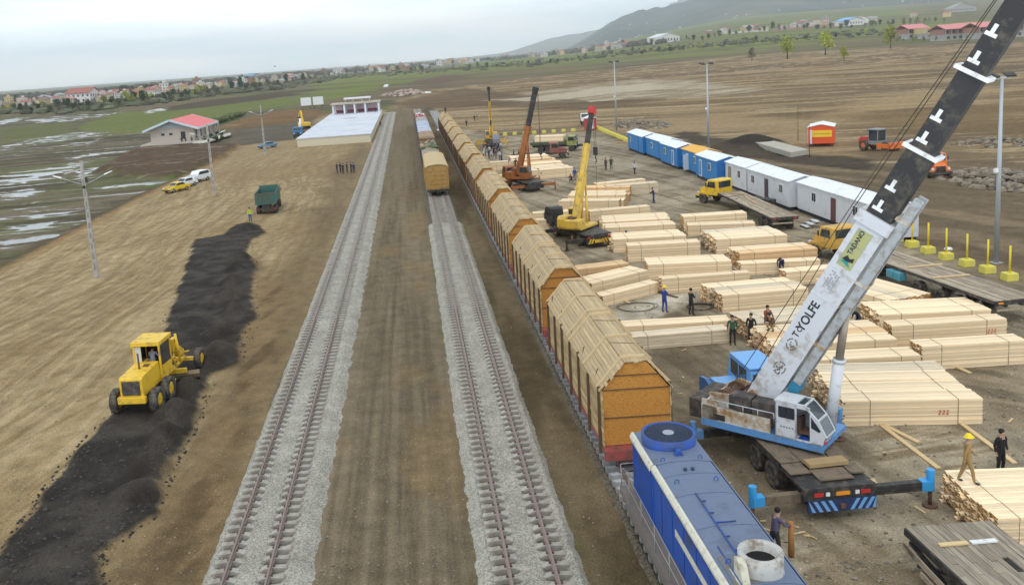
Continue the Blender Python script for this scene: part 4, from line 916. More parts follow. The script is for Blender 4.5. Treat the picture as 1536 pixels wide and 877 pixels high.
def flatten(u, t):
    m = Matrix.Translation(u.location) @ u.rotation_euler.to_matrix().to_4x4()
    for ch in list(u.children): ch.matrix_basis = m @ ch.matrix_basis; ch.parent = t
    bpy.data.objects.remove(u)
def big_crane():
    t = thing('truck_crane', 'white truck crane with a black telescopic boom reaching out of the picture', 'crane', (14.15, 33.2, 0), R(1.5))
    # carrier: +Y is its front, the striped tail faces the locomotive's side
    f = MB(); f.span((-.95, -3.9, .75), (.95, 7.2, 1.2)); f.span((-1.32, -3.9, 1.2), (1.32, -2.2, 1.28)); f.build('chassis', M_black, t)
    d = MB()
    for a, b, z in (((-1.32, -2.15), (-.55, -.6), 1.44), ((-1.32, -3.0), (-.55, -2.2), 1.40), ((-.5, -2.3), (.6, -.3), 1.42), ((.65, -2.4), (1.32, .8), 1.44), ((-.5, -3.6), (.75, -2.75), 1.38), ((.8, -3.3), (1.32, -2.5), 1.40), ((-1.32, -.55), (-.55, 2.4), 1.44), ((-.5, -.2), (.6, 5), 1.36), ((.65, .9), (1.32, 5), 1.42)):
        d.span((a[0], a[1], z-.06), (b[0], b[1], z))
    d.build('deck_plate', M_deck, t, bevel=.01, each=1)
    bd = MB(); bd.bar((-.5, -2.55, 1.5), (1.0, -2.5, 1.5), .5, .14); bd.build('deck_board', mat('old_board', (.36, .25, .12), rough=.85, var=.2, scale=3), t)
    stp = MB()
    for k in range(3): stp.bar((-1.28+.02*k, -2.9-.28*k, 1.32-.12*k), (-.6, -2.75-.28*k, 1.34-.12*k), .16, .06)
    stp.build('step', M_black, t, each=1)
    tb = MB(); tb.span((-1.32, -4.05, .86), (1.32, -3.9, 1.30)); tb.build('tail_panel', M_black, t)
    bp = MB(); bp.span((-1.18, -4.11, .42), (1.30, -4.0, .86)); bo = bp.build('bumper', mat('bumper_navy', (.02, .035, .10), rough=.6), t)
    st = MB()
    for s in (-1, 1):
        for k in range(4):
            x = s*(.28+k*.27)+.06
            st.add([(x, -4.116, .44), (x+.13, -4.116, .44), (x+.13+s*-.0+s*.24, -4.116, .845), (x+s*.24, -4.116, .845)][::1], [(0, 1, 2, 3)])
    st2 = MB()
    for q in range(0, len(st.v), 4):
        P = [(v[0], v[2]) for v in st.v[q:q+4]]; P = [(min(max(x, -1.17), 1.29), z) for x, z in P]; st2.prism(P, 'y', -4.122, -4.112)
    st2.build('warning_stripe', M_cabblue, bo, each=1)
    for x, m, n in ((-.78, M_red, 'tail_light'), (.92, M_red, 'tail_light'), (-.45, M_lamp, 'reverse_light'), (.62, M_lamp, 'reverse_light'), (.1, M_amber, 'number_plate')):
        l = MB(); l.box((x, -4.06, 1.06), ((.34 if n == 'tail_light' else .14 if n == 'reverse_light' else .5), .06, .13)); l.build(n, m, t)
    hk = MB(); hk.box((.06, -4.14, .62), (.16, .1, .16)); hk.build('tow_hook', M_rust, t)
    for y in (-1.2, .35, 4.0, 5.45):
        for s in (-1, 1): wheel(t, (s*1.02, y, .52), .55, .5 if y < 1 else .34, M_darkbox)
    mg = MB()
    for s in (-1, 1): mg.prism([(-2.0, 1.15), (-1.9, 1.34), (1.05, 1.34), (1.15, 1.15)], 'x', s*1.32, s*.72)
    mg.build('mudguard', M_black, t, each=1)
    # outriggers
    for y, sp in ((-3.65, (-3.0, 3.55)), (2.2, (-3.1, 3.2))):
        b = MB(); b.span((-1.3, y-.17, .62), (1.3, y+.17, 1.05)); ob = b.build('outrigger_box', M_black, t)
        for s, x in ((-1, sp[0]), (1, sp[1])):
            bm_ = MB(); bm_.span((s*1.25, y-.13, .68), (x-s*.35, y+.13, 1.02)); bm_.build('outrigger_beam', M_deck if (s < 0 and y < 0) else M_black, t, bevel=.015)
            j = MB(); j.box((x-s*.18, y, .85), (.42, .34, .36)); j.cyl((x, y, .62), (x, y, 1.42), .14, n=14); jo = j.build('jack', M_jack if y < 0 else M_crblue, t, bevel=.01)
            p = MB(); p.cyl((x, y, .06), (x, y, .7), .07, n=10); p.cyl((x, y, 0), (x, y, .08), .26, n=16); p.build('jack_foot', M_rust, jo)
    # blue driving cab on the right front, sloping engine deck beside it
    cb = MB(); cb.prism([(3.75, 1.2), (3.75, 2.72), (3.95, 2.86), (5.95, 2.86), (6.2, 2.7), (6.35, 1.9), (6.35, 1.2)], 'x', .02, 1.3); c = cb.build('driving_cab', M_cabblue, t, bevel=.04)
    rf = MB(); rf.span((-.04, 3.7, 2.86), (1.34, 6.0, 2.93)); rf.build('cab_roof', M_cabblue, t, bevel=.03)
    g = MB()
    for y in (4.2, 5.15): g.span((-.0, y, 2.0), (.03, y+.8, 2.68))
    for x in (.15, .72): g.span((x, 3.72, 2.0), (x+.45, 3.76, 2.62))
    g.build('cab_window', M_glass, c, each=1)
    hd = MB(); hd.prism([(3.4, 1.42), (3.4, 1.75), (4.2, 2.0), (5.6, 1.95), (6.3, 1.55), (6.3, 1.2), (3.4, 1.2)], 'x', -1.1, .0); hd.build('engine_deck', M_cabblue, t, bevel=.03)
    fb = MB(); fb.prism([(3.6, 1.0), (3.6, 1.35), (5.6, 1.9), (6.4, 1.75), (6.4, 1.0)], 'x', -1.34, -1.14); fb.build('front_fender', mat('fender_blue', (.05, .15, .38), rough=.5, var=.15, dirt=((.1, .1, .12), .3, 3)), t, bevel=.02)
    fr = MB(); fr.span((-1.3, 6.36, .7), (1.3, 6.5, 1.25)); fr.build('front_bumper', M_black, t)
    # upper works, built along +X (boom direction) then turned
    AZ = R(-45); u = thing('upper_works', None, None, (-.05, .35, 1.5), AZ-R(1.5)); u.parent = t
    tt = MB(); tt.cyl((0, 0, -.15), (0, 0, .12), .75, n=28); tt.build('turntable', M_black, u)
    fl = MB(); fl.span((-2.85, -1.25, .1), (2.0, 1.25, .3)); fl.build('upper_frame', M_crblue, u)
    tr = MB(); tr.span((-2.88, -1.32, .08), (2.06, -1.26, .36)); tr.build('blue_trim', M_crblue, u)
    wl = MB(); wl.span((-2.85, -1.29, .36), (-2.2, -1.24, 1.2)); wl.span((-2.85, -1.29, .36), (.0, -1.24, .95)); wl.span((-2.88, -1.29, .3), (-2.8, 1.2, 1.0)); wl.build('side_panel', M_crrust, u)
    lv = MB(); lv.span((-2.35, -1.32, .42), (-1.85, -1.3, .66)); lv.build('panel_opening', M_black, u)
    bx = MB(); bx.span((-1.75, -1.15, .95), (-.85, -.5, 1.55)); bx.span((-.8, -1.15, .9), (.2, -.5, 1.5)); bx.build('fuel_tank', M_darkbox, u, bevel=.03, each=1)
    hr = MB(); 
    for z in (1.22,): hr.tube([(-2.4, -1.27, .95), (-2.4, -1.27, z), (.15, -1.27, z), (.15, -1.27, .9)], .02, 5)
    for x in (-1.75, -1.1, -.5): hr.tube([(x, -1.27, .95), (x, -1.27, 1.22)], .016, 5)
    hr.build('handrail', M_crwhite, u)
    cw = MB(); cw.span((-3.55, -1.05, .2), (-2.88, 1.2, 1.0)); cw.build('counterweight', M_darkbox, u, bevel=.04)
    wn = MB(); wn.cyl((-2.3, -.35, .95), (-2.3, .75, .95), .32, n=18); wn.cyl((-1.6, -.35, 1.0), (-1.6, .75, 1.0), .3, n=18)
    for x in (-2.3, -1.6):
        for y in (-.38, .78): wn.cyl((x, y-.03, .97), (x, y+.03, .97), .42, n=18)
    wn.build('winch_drum', M_rust, u)
    wf = MB(); wf.prism([(-2.9, .3), (-2.9, 1.1), (-2.2, 1.5), (-.2, 1.1), (-.2, .3)], 'y', .85, .95); wf.prism([(-2.9, .3), (-2.9, 1.2), (-1.2, 1.35), (-.9, .6), (-.2, .3)], 'y', -.5, -.42); wf.build('winch_cheek', M_crrust, u, each=1)
    pz = MB(); pz.prism([(-1.6, .3), (-1.7, 1.2), (-1.1, 1.65), (-.5, 1.2), (.4, .3)], 'y', .5, .62); pz.prism([(-1.6, .3), (-1.7, 1.2), (-1.1, 1.65), (-.5, 1.2), (.4, .3)], 'y', -.42, -.3); pz.build('boom_bracket', M_crrust, u, each=1)
    # operator cab at the front, sliding door open
    cm = MB(); y0, y1 = -1.34, -.42; P = [(.22, .36), (.22, 1.78), (1.35, 1.80), (1.82, 1.30), (2.12, .72), (2.0, .36)]
    cm.prism(P, 'y', y1-.04, y1); cm.span((.22, y0, .36), (2.0, y1, .42))
    cm.span((.22, y0, .36), (.27, y1, 1.78)); cm.span((.22, y0, .36), (1.05, y0+.04, 1.08)); cm.span((.22, y0, 1.08), (.34, y0+.04, 1.78)); cm.span((.98, y0, .36), (1.05, y0+.04, 1.78)); cm.span((.34, y0, 1.62), (1.0, y0+.04, 1.78)); cm.span((.34, y0, 1.08), (.98, y0+.04, 1.16))
    cm.prism([(1.55, .36), (1.55, 1.56), (1.80, 1.30), (2.12, .72), (2.0, .36)], 'y', y0, y0+.04); cm.span((1.02, y0, 1.66), (1.55, y0+.04, 1.78))
    cm.span((.2, y0-.02, 1.78), (1.05, y1+.02, 1.85))
    oc = cm.build('operator_cab', M_crwhite, u)
    gl = MB(); gl.span((.38, y0-.012, 1.17), (.66, y0-.0, 1.61)); gl.span((.69, y0-.012, 1.17), (.95, y0, 1.61)); gl.prism([(1.6, 1.0), (1.6, 1.42), (1.78, 1.2), (1.96, .95), (1.9, .88)], 'y', y0-.008, y0-.002)
    gl.prism([(1.38, 1.775), (1.84, 1.29), (1.855, 1.30), (1.395, 1.79)], 'y', y0+.06, y1-.06); gl.prism([(1.86, 1.27), (2.13, .75), (2.145, .76), (1.875, 1.285)], 'y', y0+.06, y1-.06); gl.prism([(1.05, 1.80), (1.38, 1.80), (1.38, 1.812), (1.05, 1.812)], 'y', y0+.08, y1-.08); gl.build('cab_window', M_glass, oc, each=1)
    fm = MB()
    for y in (y0+.03, y1-.03): fm.bar((1.33, y, 1.82), (1.84, y, 1.31), .06, .06); fm.bar((1.84, y, 1.31), (2.14, y, .73), .06, .06); fm.bar((1.0, y, 1.81), (1.36, y, 1.81), .06, .06)
    for x, z in ((1.36, 1.82), (1.85, 1.31), (2.14, .73)): fm.bar((x, y0+.02, z), (x, y1-.02, z), .06, .06)
    fm.build('window_frame', M_crwhite, oc)
    seat = MB(); seat.box((1.25, -.85, .62), (.45, .45, .14)); seat.box((1.05, -.85, .92), (.12, .42, .5)); seat.build('seat', M_rust, oc)
    mat_ = MB(); mat_.span((1.08, y0+.05, .425), (1.9, y1-.06, .44)); mat_.build('floor_mat', M_loblue, oc)
    tl = MB(); tl.cyl((2.08, y0+.03, .52), (2.16, y0+.03, .52), .05, n=8); tl.build('corner_lamp', M_red, oc)
    mk = MB()
    for k in range(5): mk.box((.46+k*.11, y0-.003, .80), (.06, .006, .05))
    mk.build('worn_mark', mat('worn_ink', (.12, .12, .16), rough=.7), oc, each=1)
    # boom
    EL = R(60.5); bdir = Vector((math.cos(EL), 0, math.sin(EL))); up = Vector((-math.sin(EL), 0, math.cos(EL)))
    def frame(parent, name, o): e = thing(name, None, None, o); e.parent = parent; return e
    bt = MB(); O = Vector((-.85, .08, 1.25))
    Mx = Matrix(((bdir.x, 0, up.x), (0, 1, 0), (bdir.z, 0, up.z)))      # local x along boom, z up from boom
    def place(mb, name, m, bevel=0, parent=None, each=0):
        mb.v = [tuple(O + Mx @ Vector(v)) for v in mb.v]; return mb.build(name, m, parent or u, bevel=bevel, each=each)
    b = MB(); b.span((-.6, -.44, -.55), (8.6, .44, .55)); s1 = place(b, 'boom_base_section', M_crwhite, .03)
    rb = MB()
    for x in (2.6, 5.2, 6.5, 7.6): rb.span((x, -.452, -.56), (x+.04, .452, .56))
    place(rb, 'boom_rib', M_crwhite, 0, s1)
    cl = MB(); cl.span((8.5, -.54, -.66), (8.95, .54, .66)); place(cl, 'boom_collar', M_crwhite, .02, s1)
    b = MB(); b.span((8.8, -.37, -.47), (11.8, .37, .47)); s2 = place(b, 'boom_middle_section', M_boomblk, .03)
    cl = MB(); cl.span((11.6, -.50, -.62), (11.74, .50, .62)); place(cl, 'boom_collar', M_white, .02, s2)
    b = MB(); b.span((11.7, -.33, -.42), (14.8, .33, .42)); s3 = place(b, 'boom_upper_section', M_boomblk, .03); cl = MB(); cl.span((14.6, -.46, -.58), (14.74, .46, .58)); place(cl, 'boom_collar', M_white, .02, s3); b = MB(); b.span((14.7, -.30, -.39), (20.5, .30, .39)); place(b, 'boom_top_section', M_boomblk, .03)
    hd = MB(); hd.span((20.4, -.34, -.75), (21.1, .34, .45)); hd.cyl((20.9, -.3, -.6), (20.9, .3, -.6), .3, n=14); place(hd, 'boom_head', M_boomblk, .02)
    tm = MB()
    for x, w in ((9.15, .3), (10.0, .34), (11.95, .34), (12.8, .28), (14.95, .3), (15.9, .3), (17.5, .3)):
        yy = -.374 if x < 11.6 else -.334 if x < 14.6 else -.304
        tm.span((x, yy-.004, -.02), (x+.13, yy, .36)); tm.span((x+.13, yy-.004, .11), (x+.42, yy, .24))
    place(tm, 'white_mark', M_white, 0, s2, each=2)
    # writing on the boom side: x along the boom, letter tops towards the boom's back
    face = AZ; rotM = Mx @ Matrix(((1, 0, 0), (0, 0, -1), (0, 1, 0)))
    def onboom(txt, size, m, x, z, y=-.446): return lettering(txt, size, m, s1, O + Mx @ Vector((x, y, z)), rotM, bold=size*.022)
    onboom('OLFE', .46, M_txt, 4.42, .14); 
    onboom('Y', .46, M_txt, 3.74, .14); onboom('C', .26, M_txt, 3.60, .14, -.448); onboom('T', .34, M_txt, 3.36, .16, -.448)
    pl = MB(); pl.span((6.7, -.452, -.22), (8.3, -.446, .34)); place(pl, 'maker_plate', mat('plate_olive', (.42, .42, .18), rough=.5, var=.08, dirt=((.25, .33, .27), .3, 2)), 0, s1)
    onboom('TADANO', .235, M_txt, 7.76, .13, -.455)
    lg = MB(); lg.prism([(6.78, -.14), (7.05, .05), (6.9, .28)], 'y', -.458, -.453); place(lg, 'emblem', mat('emblem_teal', (.02, .28, .25), rough=.5), 0, s1)
    lg = MB(); lg.prism([(7.02, -.15), (7.2, -.12), (7.1, .02), (7.2, .15), (6.98, .26), (6.96, .06)], 'y', -.458, -.453); place(lg, 'emblem', M_txt, 0, s1)
    gp = MB()
    for i in range(9):
        for j in range(4):
            if rnd.random() < .8: gp.span((5.65+i*.085, -.449, -.05+j*.10), (5.65+i*.085+.06, -.445, -.05+j*.10+.07))
    place(gp, 'worn_notice', mat('faded_ink', (.33, .34, .38), rough=.7), 0, s1)
    for q, (x, z, r_) in enumerate(((2.9, .1, .27), (1.75, .0, .3))):
        sm = MB(); n = 20
        for i in range(n):
            if (i*7+q) % 5: a = 2*math.pi*i/n; b2 = a+.26; sm.prism([(x+r_*math.cos(a), z+r_*math.sin(a)*.8), (x+r_*math.cos(b2), z+r_*math.sin(b2)*.8), (x+(r_-.06)*math.cos(b2), z+(r_-.06)*math.sin(b2)*.8), (x+(r_-.06)*math.cos(a), z+(r_-.06)*math.sin(a)*.8)], 'y', -.449, -.446)
        for i in range(5+9*q): sm.box((x+rnd.uniform(-.2, .2), -.447, z+rnd.uniform(-.12, .14)), (rnd.uniform(.03, .12), .004, rnd.uniform(.03, .07)))
        place(sm, 'worn_emblem', mat('faded_black', (.16, .14, .11), rough=.7, var=.4, scale=8), 0, s1)
    # stowed jib along the boom's underside, blue tip
    jb = MB(); jb.span((1.6, -.40, -.98), (10.2, -.20, -.66)); jb.span((1.6, .12, -.98), (10.2, .3, -.66))
    for k in range(8): jb.bar((1.7+k*1.0, -.3, -.7), (2.4+k*1.0, .2, -.9), .05, .05)
    place(jb, 'stowed_jib', mat('jib_grey_blue', (.38, .41, .43), rough=.55, var=.15, dirt=((.25, .2, .14), .35, 3)), .01)
    tp = MB(); tp.prism([(.9, -.82), (1.25, -1.06), (1.7, -1.0), (1.7, -.64), (1.2, -.62)], 'y', -.34, .2); place(tp, 'jib_tip', mat('teal_blue', (.02, .19, .32), rough=.45), .02)
    br = MB()
    for x in (3.4, 6.4, 9.2): br.span((x, -.42, -1.0), (x+.12, .42, -.5))
    place(br, 'jib_bracket', M_crrust, each=1)
    # luffing cylinder
    top = O + Mx @ Vector((5.3, 0, -.72)); bot = Vector((1.75, .15, .5)); mid = bot+(top-bot)*.58
    lc = MB(); lc.cyl(bot, mid, .21, n=18); lc.cyl(bot+(top-bot)*.55, mid, .235, n=18); lc.build('luffing_cylinder', M_crwhite, u)
    ro = MB(); ro.cyl(mid, top, .15, n=16); ro.cyl(top-Vector((0, .3, 0)), top+Vector((0, .3, 0)), .16, n=12); ro.build('piston_rod', mat('dull_rod', (.36, .31, .25), rough=.45, metal=.4, var=.15), u)
    rp = MB(); tip = O+Mx @ Vector((20.8, 0, .5)); rp.tube([(-1.6, .2, 1.3), O+Mx @ Vector((8.7, .35, 1.0)), tip], .016, 4); rp.tube([(-2.3, .2, 1.27), O+Mx @ Vector((11.7, -.1, .95)), tip], .016, 4); rp.tube([O+Mx @ Vector((20.9, 0, -.6)), O+Mx @ Vector((20.9, 0, -.6))+Vector((0, 0, -7))], .02, 4); rp.build('hoist_rope', M_rope, u)
    flatten(u, t)
big_crane()

def crane(name_lab, base, sx, boom0, tip, colr, cabm, heading, slew, secs, black_from, hook=None, hcol=None, detail=True, stripes=True):
    t = thing('truck_crane', name_lab, 'crane', base, heading)
    f = MB(); f.span((-.9, -3.6, .7), (.9, 5.2, 1.15)); f.span((-1.25, -3.6, 1.15), (1.25, 3.2, 1.25)); f.build('chassis', M_black, t)
    for y in (-1.9, -.6, 3.2): 
        for s in (-1, 1): wheel(t, (s*1.0, y, .5), .5, .4, colr)
    bp = MB(); bp.span((-1.2, -3.72, .45), (1.2, -3.6, .9)); bo = bp.build('bumper', M_black, t)
    if stripes:
        s = MB()
        for k in (-1.05, -.8, .45, .7, .95): s.prism([(k, .47), (k+.14, .47), (k+.14+.2*(1 if k < 0 else -1), .88), (k+.2*(1 if k < 0 else -1), .88)], 'y', -3.735, -3.722)
        s.span((-.42, -3.735, .52), (.36, -3.722, .8)); s.build('warning_stripe', M_yel, bo, each=1)
        l = MB()
        for x in (-1.0, 1.0): l.box((x, -3.66, 1.0), (.25, .08, .12))
        l.build('tail_light', M_red, t)
    cabc = MB(); cabc.prism([(4.0, 1.0), (4.0, 2.4), (4.2, 2.6), (5.2, 2.55), (5.7, 1.8), (5.7, 1.0)], 'x', -1.2, .1); cc = cabc.build('driving_cab', cabm, t, bevel=.03)
    cw = MB(); cw.span((-1.0, 3.96, 1.8), (-.1, 3.99, 2.4)); cw.span((-1.23, 4.3, 1.8), (-1.2, 5.1, 2.4)); cw.build('cab_window', M_glass, cc, each=1)
    for y in (-3.2, 2.3):
        for s in (-1, 1):
            o = MB(); o.span((s*.9, y-.11, .62), (s*2.9, y+.11, .95)); o.cyl((s*2.85, y, .08), (s*2.85, y, 1.15), .09, n=8); o.cyl((s*2.85, y, 0), (s*2.85, y, .1), .22, n=12); o.build('outrigger', M_black if stripes else colr, t)
    u = thing('upper_works', None, None, (0, 0, 1.25), slew-heading); u.parent = t          # local +X is the boom's plan direction
    a = MB(); a.cyl((0, 0, 0), (0, 0, .15), .6, n=20); a.span((-2.0, -1.15, .15), (1.1, 1.15, .35)); a.build('upper_frame', colr, u)
    h = MB(); h.prism([(-2.2, .3), (-2.2, 1.1), (-1.9, 1.35), (-.5, 1.25), (-.2, .3)], 'y', .35, 1.15); h.prism([(-2.3, .3), (-2.3, 1.0), (-1.3, 1.1), (-1.0, .3)], 'y', -1.15, .35); h.build('engine_cover', colr, u, bevel=.05)
    c = MB(); c.prism([(-.2, .3), (-.2, 1.75), (.9, 1.75), (1.25, 1.0), (1.2, .3)], 'y', sx*1.15, sx*.35); oc = c.build('operator_cab', colr, u, bevel=.03)
    g = MB(); yy = sx*1.17; g.prism([(-.1, 1.0), (-.1, 1.65), (.85, 1.65), (1.1, 1.0)], 'y', min(yy, yy-sx*.02), max(yy, yy-sx*.02)); g.bar((.96, sx*.75, 1.7), (1.28, sx*.75, 1.02), .66, .03, up=(1, 0, .5)); g.bar((-.215, sx*.75, 1.65), (-.215, sx*.75, 1.0), .6, .02, up=(1, 0, 0)); g.build('cab_window', M_glass, oc, each=1)
    d = MB(); d.cyl((-1.5, -.4, .95), (-1.5, .3, .95), .3, n=14); d.build('winch_drum', M_rust, u)
    # boom from pivot to tip in local coordinates
    ca, sa = math.cos(slew), math.sin(slew); bv = Vector(base)+Vector((0, 0, 1.25))
    def loc(p): q = Vector(p)-bv; return Vector((q.x*ca+q.y*sa, -q.x*sa+q.y*ca, q.z))
    P = Vector((-.75, 0, 1.1)); T = loc(tip); d = (T-P); L = d.length; d.normalize(); upv = Vector((-d.z, 0, d.x))
    w = .62; cuts = [0]+secs+[1.0]
    for k in range(len(cuts)-1):
        b = MB(); ww = w-.11*k; b.bar(P+d*L*(cuts[k]-.02 if k else -.05), P+d*L*cuts[k+1], ww*.85, ww*1.1, up=upv); m = M_boomblk if k >= black_from else colr
        s = b.build('boom_section', m, u, bevel=.015)
        q = MB(); e = P+d*L*cuts[k+1]; q.bar(e-d*.12, e+d*.02, ww*.98, ww*1.22, up=upv); q.build('boom_collar', m, s)
    hd = MB(); hd.bar(T-d*.3, T+d*.35, .5, .62, up=upv); hd.cyl(T+Vector((0, -.3, -.1)), T+Vector((0, .3, -.1)), .28, n=12); hd.build('boom_head', hcol or M_boomblk, u)
    lc = MB(); A = Vector((.75, 0, .35)); B = P+d*L*.38-upv*.3
    for s in (-.28, .28): lc.cyl(A+Vector((0, s, 0)), A+(B-A)*.6+Vector((0, s*.7, 0)), .12, n=10); lc.cyl(A+(B-A)*.55+Vector((0, s*.7, 0)), B+Vector((0, s*.6, 0)), .08, n=8)
    lc.build('luffing_cylinder', colr, u)
    rp = MB(); h0 = T+d*.2+Vector((.25, 0, -.2)); hz = (hook if hook else 4.0)-1.25
    for s in (-.09, .09): rp.tube([h0+Vector((0, s, 0)), Vector((h0.x, s, hz+.5))], .022, 4)
    rp.tube([(-1.5, 0, 1.2), T+upv*.35], .016, 4); rp.build('hoist_rope', M_rope, u)
    hb = MB(); hb.box((h0.x, 0, hz+.2), (.26, .34, .75)); hb.cyl((h0.x, 0, hz-.5), (h0.x, 0, hz-.15), .06, n=8); hb.tube([(h0.x, 0, hz-.5), (h0.x+.14, 0, hz-.62), (h0.x+.12, 0, hz-.8), (h0.x-.06, 0, hz-.82)], .05, 6); hb.build('hook_block', M_black, u)
    if hook and hook > 6:
        sl_ = MB(); sl_.tube([(h0.x, 0, hz-.8), (h0.x, 0, hz-4.2)], .02, 4); sl_.build('sling', M_rust, u)
    flatten(u, t); return t
M_oranger = mat('crane_orange', (.36, .12, .025), rough=.5, var=.15, dirt=((.2, .08, .03), .4, 2))
M_craney = mat('crane_yellow', (.68, .42, .05), rough=.5, var=.1, dirt=((.35, .22, .08), .3, 2))
M_cranepale = mat('crane_pale_yellow', (.70, .46, .07), rough=.5, var=.1, dirt=((.35, .25, .08), .28, 2))
def cr(lab, pb, tipx, tipy, ty, **k):
    b = G(*pb); T = GY(tipx, tipy, ty); sl_ = math.atan2(T.y-b.y, T.x-b.x)
    return crane(lab, (b.x, b.y, 0), tip=T, boom0=None, slew=sl_, **k)
cr('yellow truck crane with a black and yellow striped tail among the timber', (872, 361), 888, 166, 81.5, sx=1, colr=M_cranepale, cabm=M_black, heading=R(14), secs=[.40, .68], black_from=2, hook=7.6, hcol=M_red)
cr('orange truck crane with a dark upper boom beside the train', (788, 283), 803, 135, 112, sx=-1, colr=M_oranger, cabm=M_oranger, heading=R(12), secs=[.56], black_from=1, hook=4.6, stripes=False)
cr('small yellow truck crane behind the crowd at the far end of the timber', (738, 219), 733, 133, 170, sx=-1, colr=M_craney, cabm=mat('grey_cab', (.20, .21, .25), rough=.6), heading=R(178), secs=[.4, .72], black_from=2, hook=4.5, stripes=False)
# ------------------------------------------------------------------ grader
def grader():
    a = G(205, 622); b = G(268, 560); d = Vector((b.x-a.x, b.y-a.y, 0)); hd = math.atan2(d.y, d.x)-math.pi/2
    t = thing('motor_grader', 'yellow motor grader spreading the black gravel', 'grader', (a.x+.2, a.y+1.2, .1), hd)     # +Y is its front
    M = M_yel
    e = MB(); e.prism([(-1.6, 1.0), (-1.6, 1.95), (-1.5, 2.05), (.75, 2.15), (.75, 1.0)], 'x', -.62, .62); e.span((-.75, -1.75, .7), (.75, -1.5, 1.05)); eo = e.build('engine_hood', M, t, bevel=.04)
    g = MB(); g.box((0, -1.63, 1.5), (.95, .05, .75))
    g.build('radiator_grille', M_darkbox, eo)
    ex = MB(); ex.cyl((.0, -.35, 2.05), (.0, -.35, 2.95), .05, n=8); ex.build('exhaust_pipe', M_rust, eo)
    pt = MB(); pt.box((.2, .1, 2.13), (.3, .35, .05)); pt.build('hood_vent', M_rust, eo)
    c = MB(); y0, y1 = .75, 2.3
    c.span((-.72, y0, 1.0), (.72, y1, 1.75)); c.span((-.8, y0-.12, 3.0), (.8, y1+.12, 3.22))
    for x in (-.7, .7):
        for y in (y0+.04, y1-.04): c.span((x-.05, y-.05, 1.7), (x+.05, y+.05, 3.05))
    co = c.build('cab', M, t, bevel=.02)
    gl = MB(); gl.span((-.64, y1-.05, 1.8), (.64, y1-.03, 2.98)); gl.span((.68, y0+.12, 1.8), (.70, y1-.1, 2.98)); gl.span((-.70, y0+.12, 1.8), (-.68, y1-.1, 2.98)); gl.build('cab_window', M_glass, co, each=1)
    pn = MB(); pn.span((-.64, y0-.005, 1.76), (-.3, y0+.02, 2.95)); pn.build('cab_door', mat('pale_panel', (.55, .55, .5), rough=.4), co)
    fr = MB(); fr.prism([(2.2, 1.2), (2.2, 1.75), (3.4, 2.25), (4.6, 1.85), (5.6, 1.2), (5.6, .85), (5.2, .85), (4.4, 1.5), (3.4, 1.85), (2.6, 1.2)], 'x', -.17, .17); fr.build('front_frame', M, t, bevel=.03)
    lk = MB(); lk.span((-.75, 3.1, 2.1), (.75, 3.4, 2.3)); lk.span((-.62, 3.0, 1.9), (-.4, 3.5, 2.6)); lk.span((.4, 3.0, 1.9), (.62, 3.5, 2.6))
    for s in (-1, 1): lk.cyl((s*.68, 3.25, 2.85), (s*.85, 3.2, 1.2), .08, n=8)
    lk.cyl((0, 3.1, 2.4), (.7, 3.0, 1.0), .07, n=8); lk.build('blade_lift', M, t)
    cir = MB(); cir.lathe([(.55, .0), (.62, 0), (.62, .12), (.55, .12), (.55, 0)], (0, 2.9, .85), 'z', 20); cir.bar((-.3, 5.2, .85), (-.5, 2.9, .9), .12, .14); cir.bar((.3, 5.2, .85), (.5, 2.9, .9), .12, .14); cir.bar((-1.2, 2.75, .75), (1.2, 3.05, .75), .2, .25); cir.build('blade_circle', M, t)
    bl = MB(); P = [(.02, .02), (-.14, .2), (-.16, .42), (-.04, .62), (.0, .6), (-.1, .42), (-.08, .22), (.06, .04)]
    ra = Matrix.Rotation(R(18), 3, 'Z')
    bl.prism(P, 'x', -1.85, 1.85); bl.v = [tuple(ra @ Vector(v)+Vector((0, 2.95, .02))) for v in bl.v]; bl.build('blade', mat('worn_blade', (.20, .15, .09), rough=.5, metal=.4, var=.3), t)
    ax = MB(); ax.bar((-1, 5.5, .62), (1, 5.5, .62), .18, .2); ax.cyl((-.5, 5.5, .9), (.5, 5.5, 1.1), .05, n=6); ax.build('front_axle', M, t)
    for s in (-1, 1):
        wheel(t, (s*1.1, 5.5, .62), .62, .36, M)
        td = MB(); td.span((s*.72, -1.3, .5), (s*.88, .8, .85)); td.build('tandem_case', M, t, bevel=.03)
        for y in (-1.05, .55): wheel(t, (s*1.08, y, .66), .66, .4, M)
    st = MB(); st.bar((.75, .8, 1.0), (1.15, 1.3, .9), .35, .06); st.build('step', M, t, each=1)
    return t
GRADER = grader()
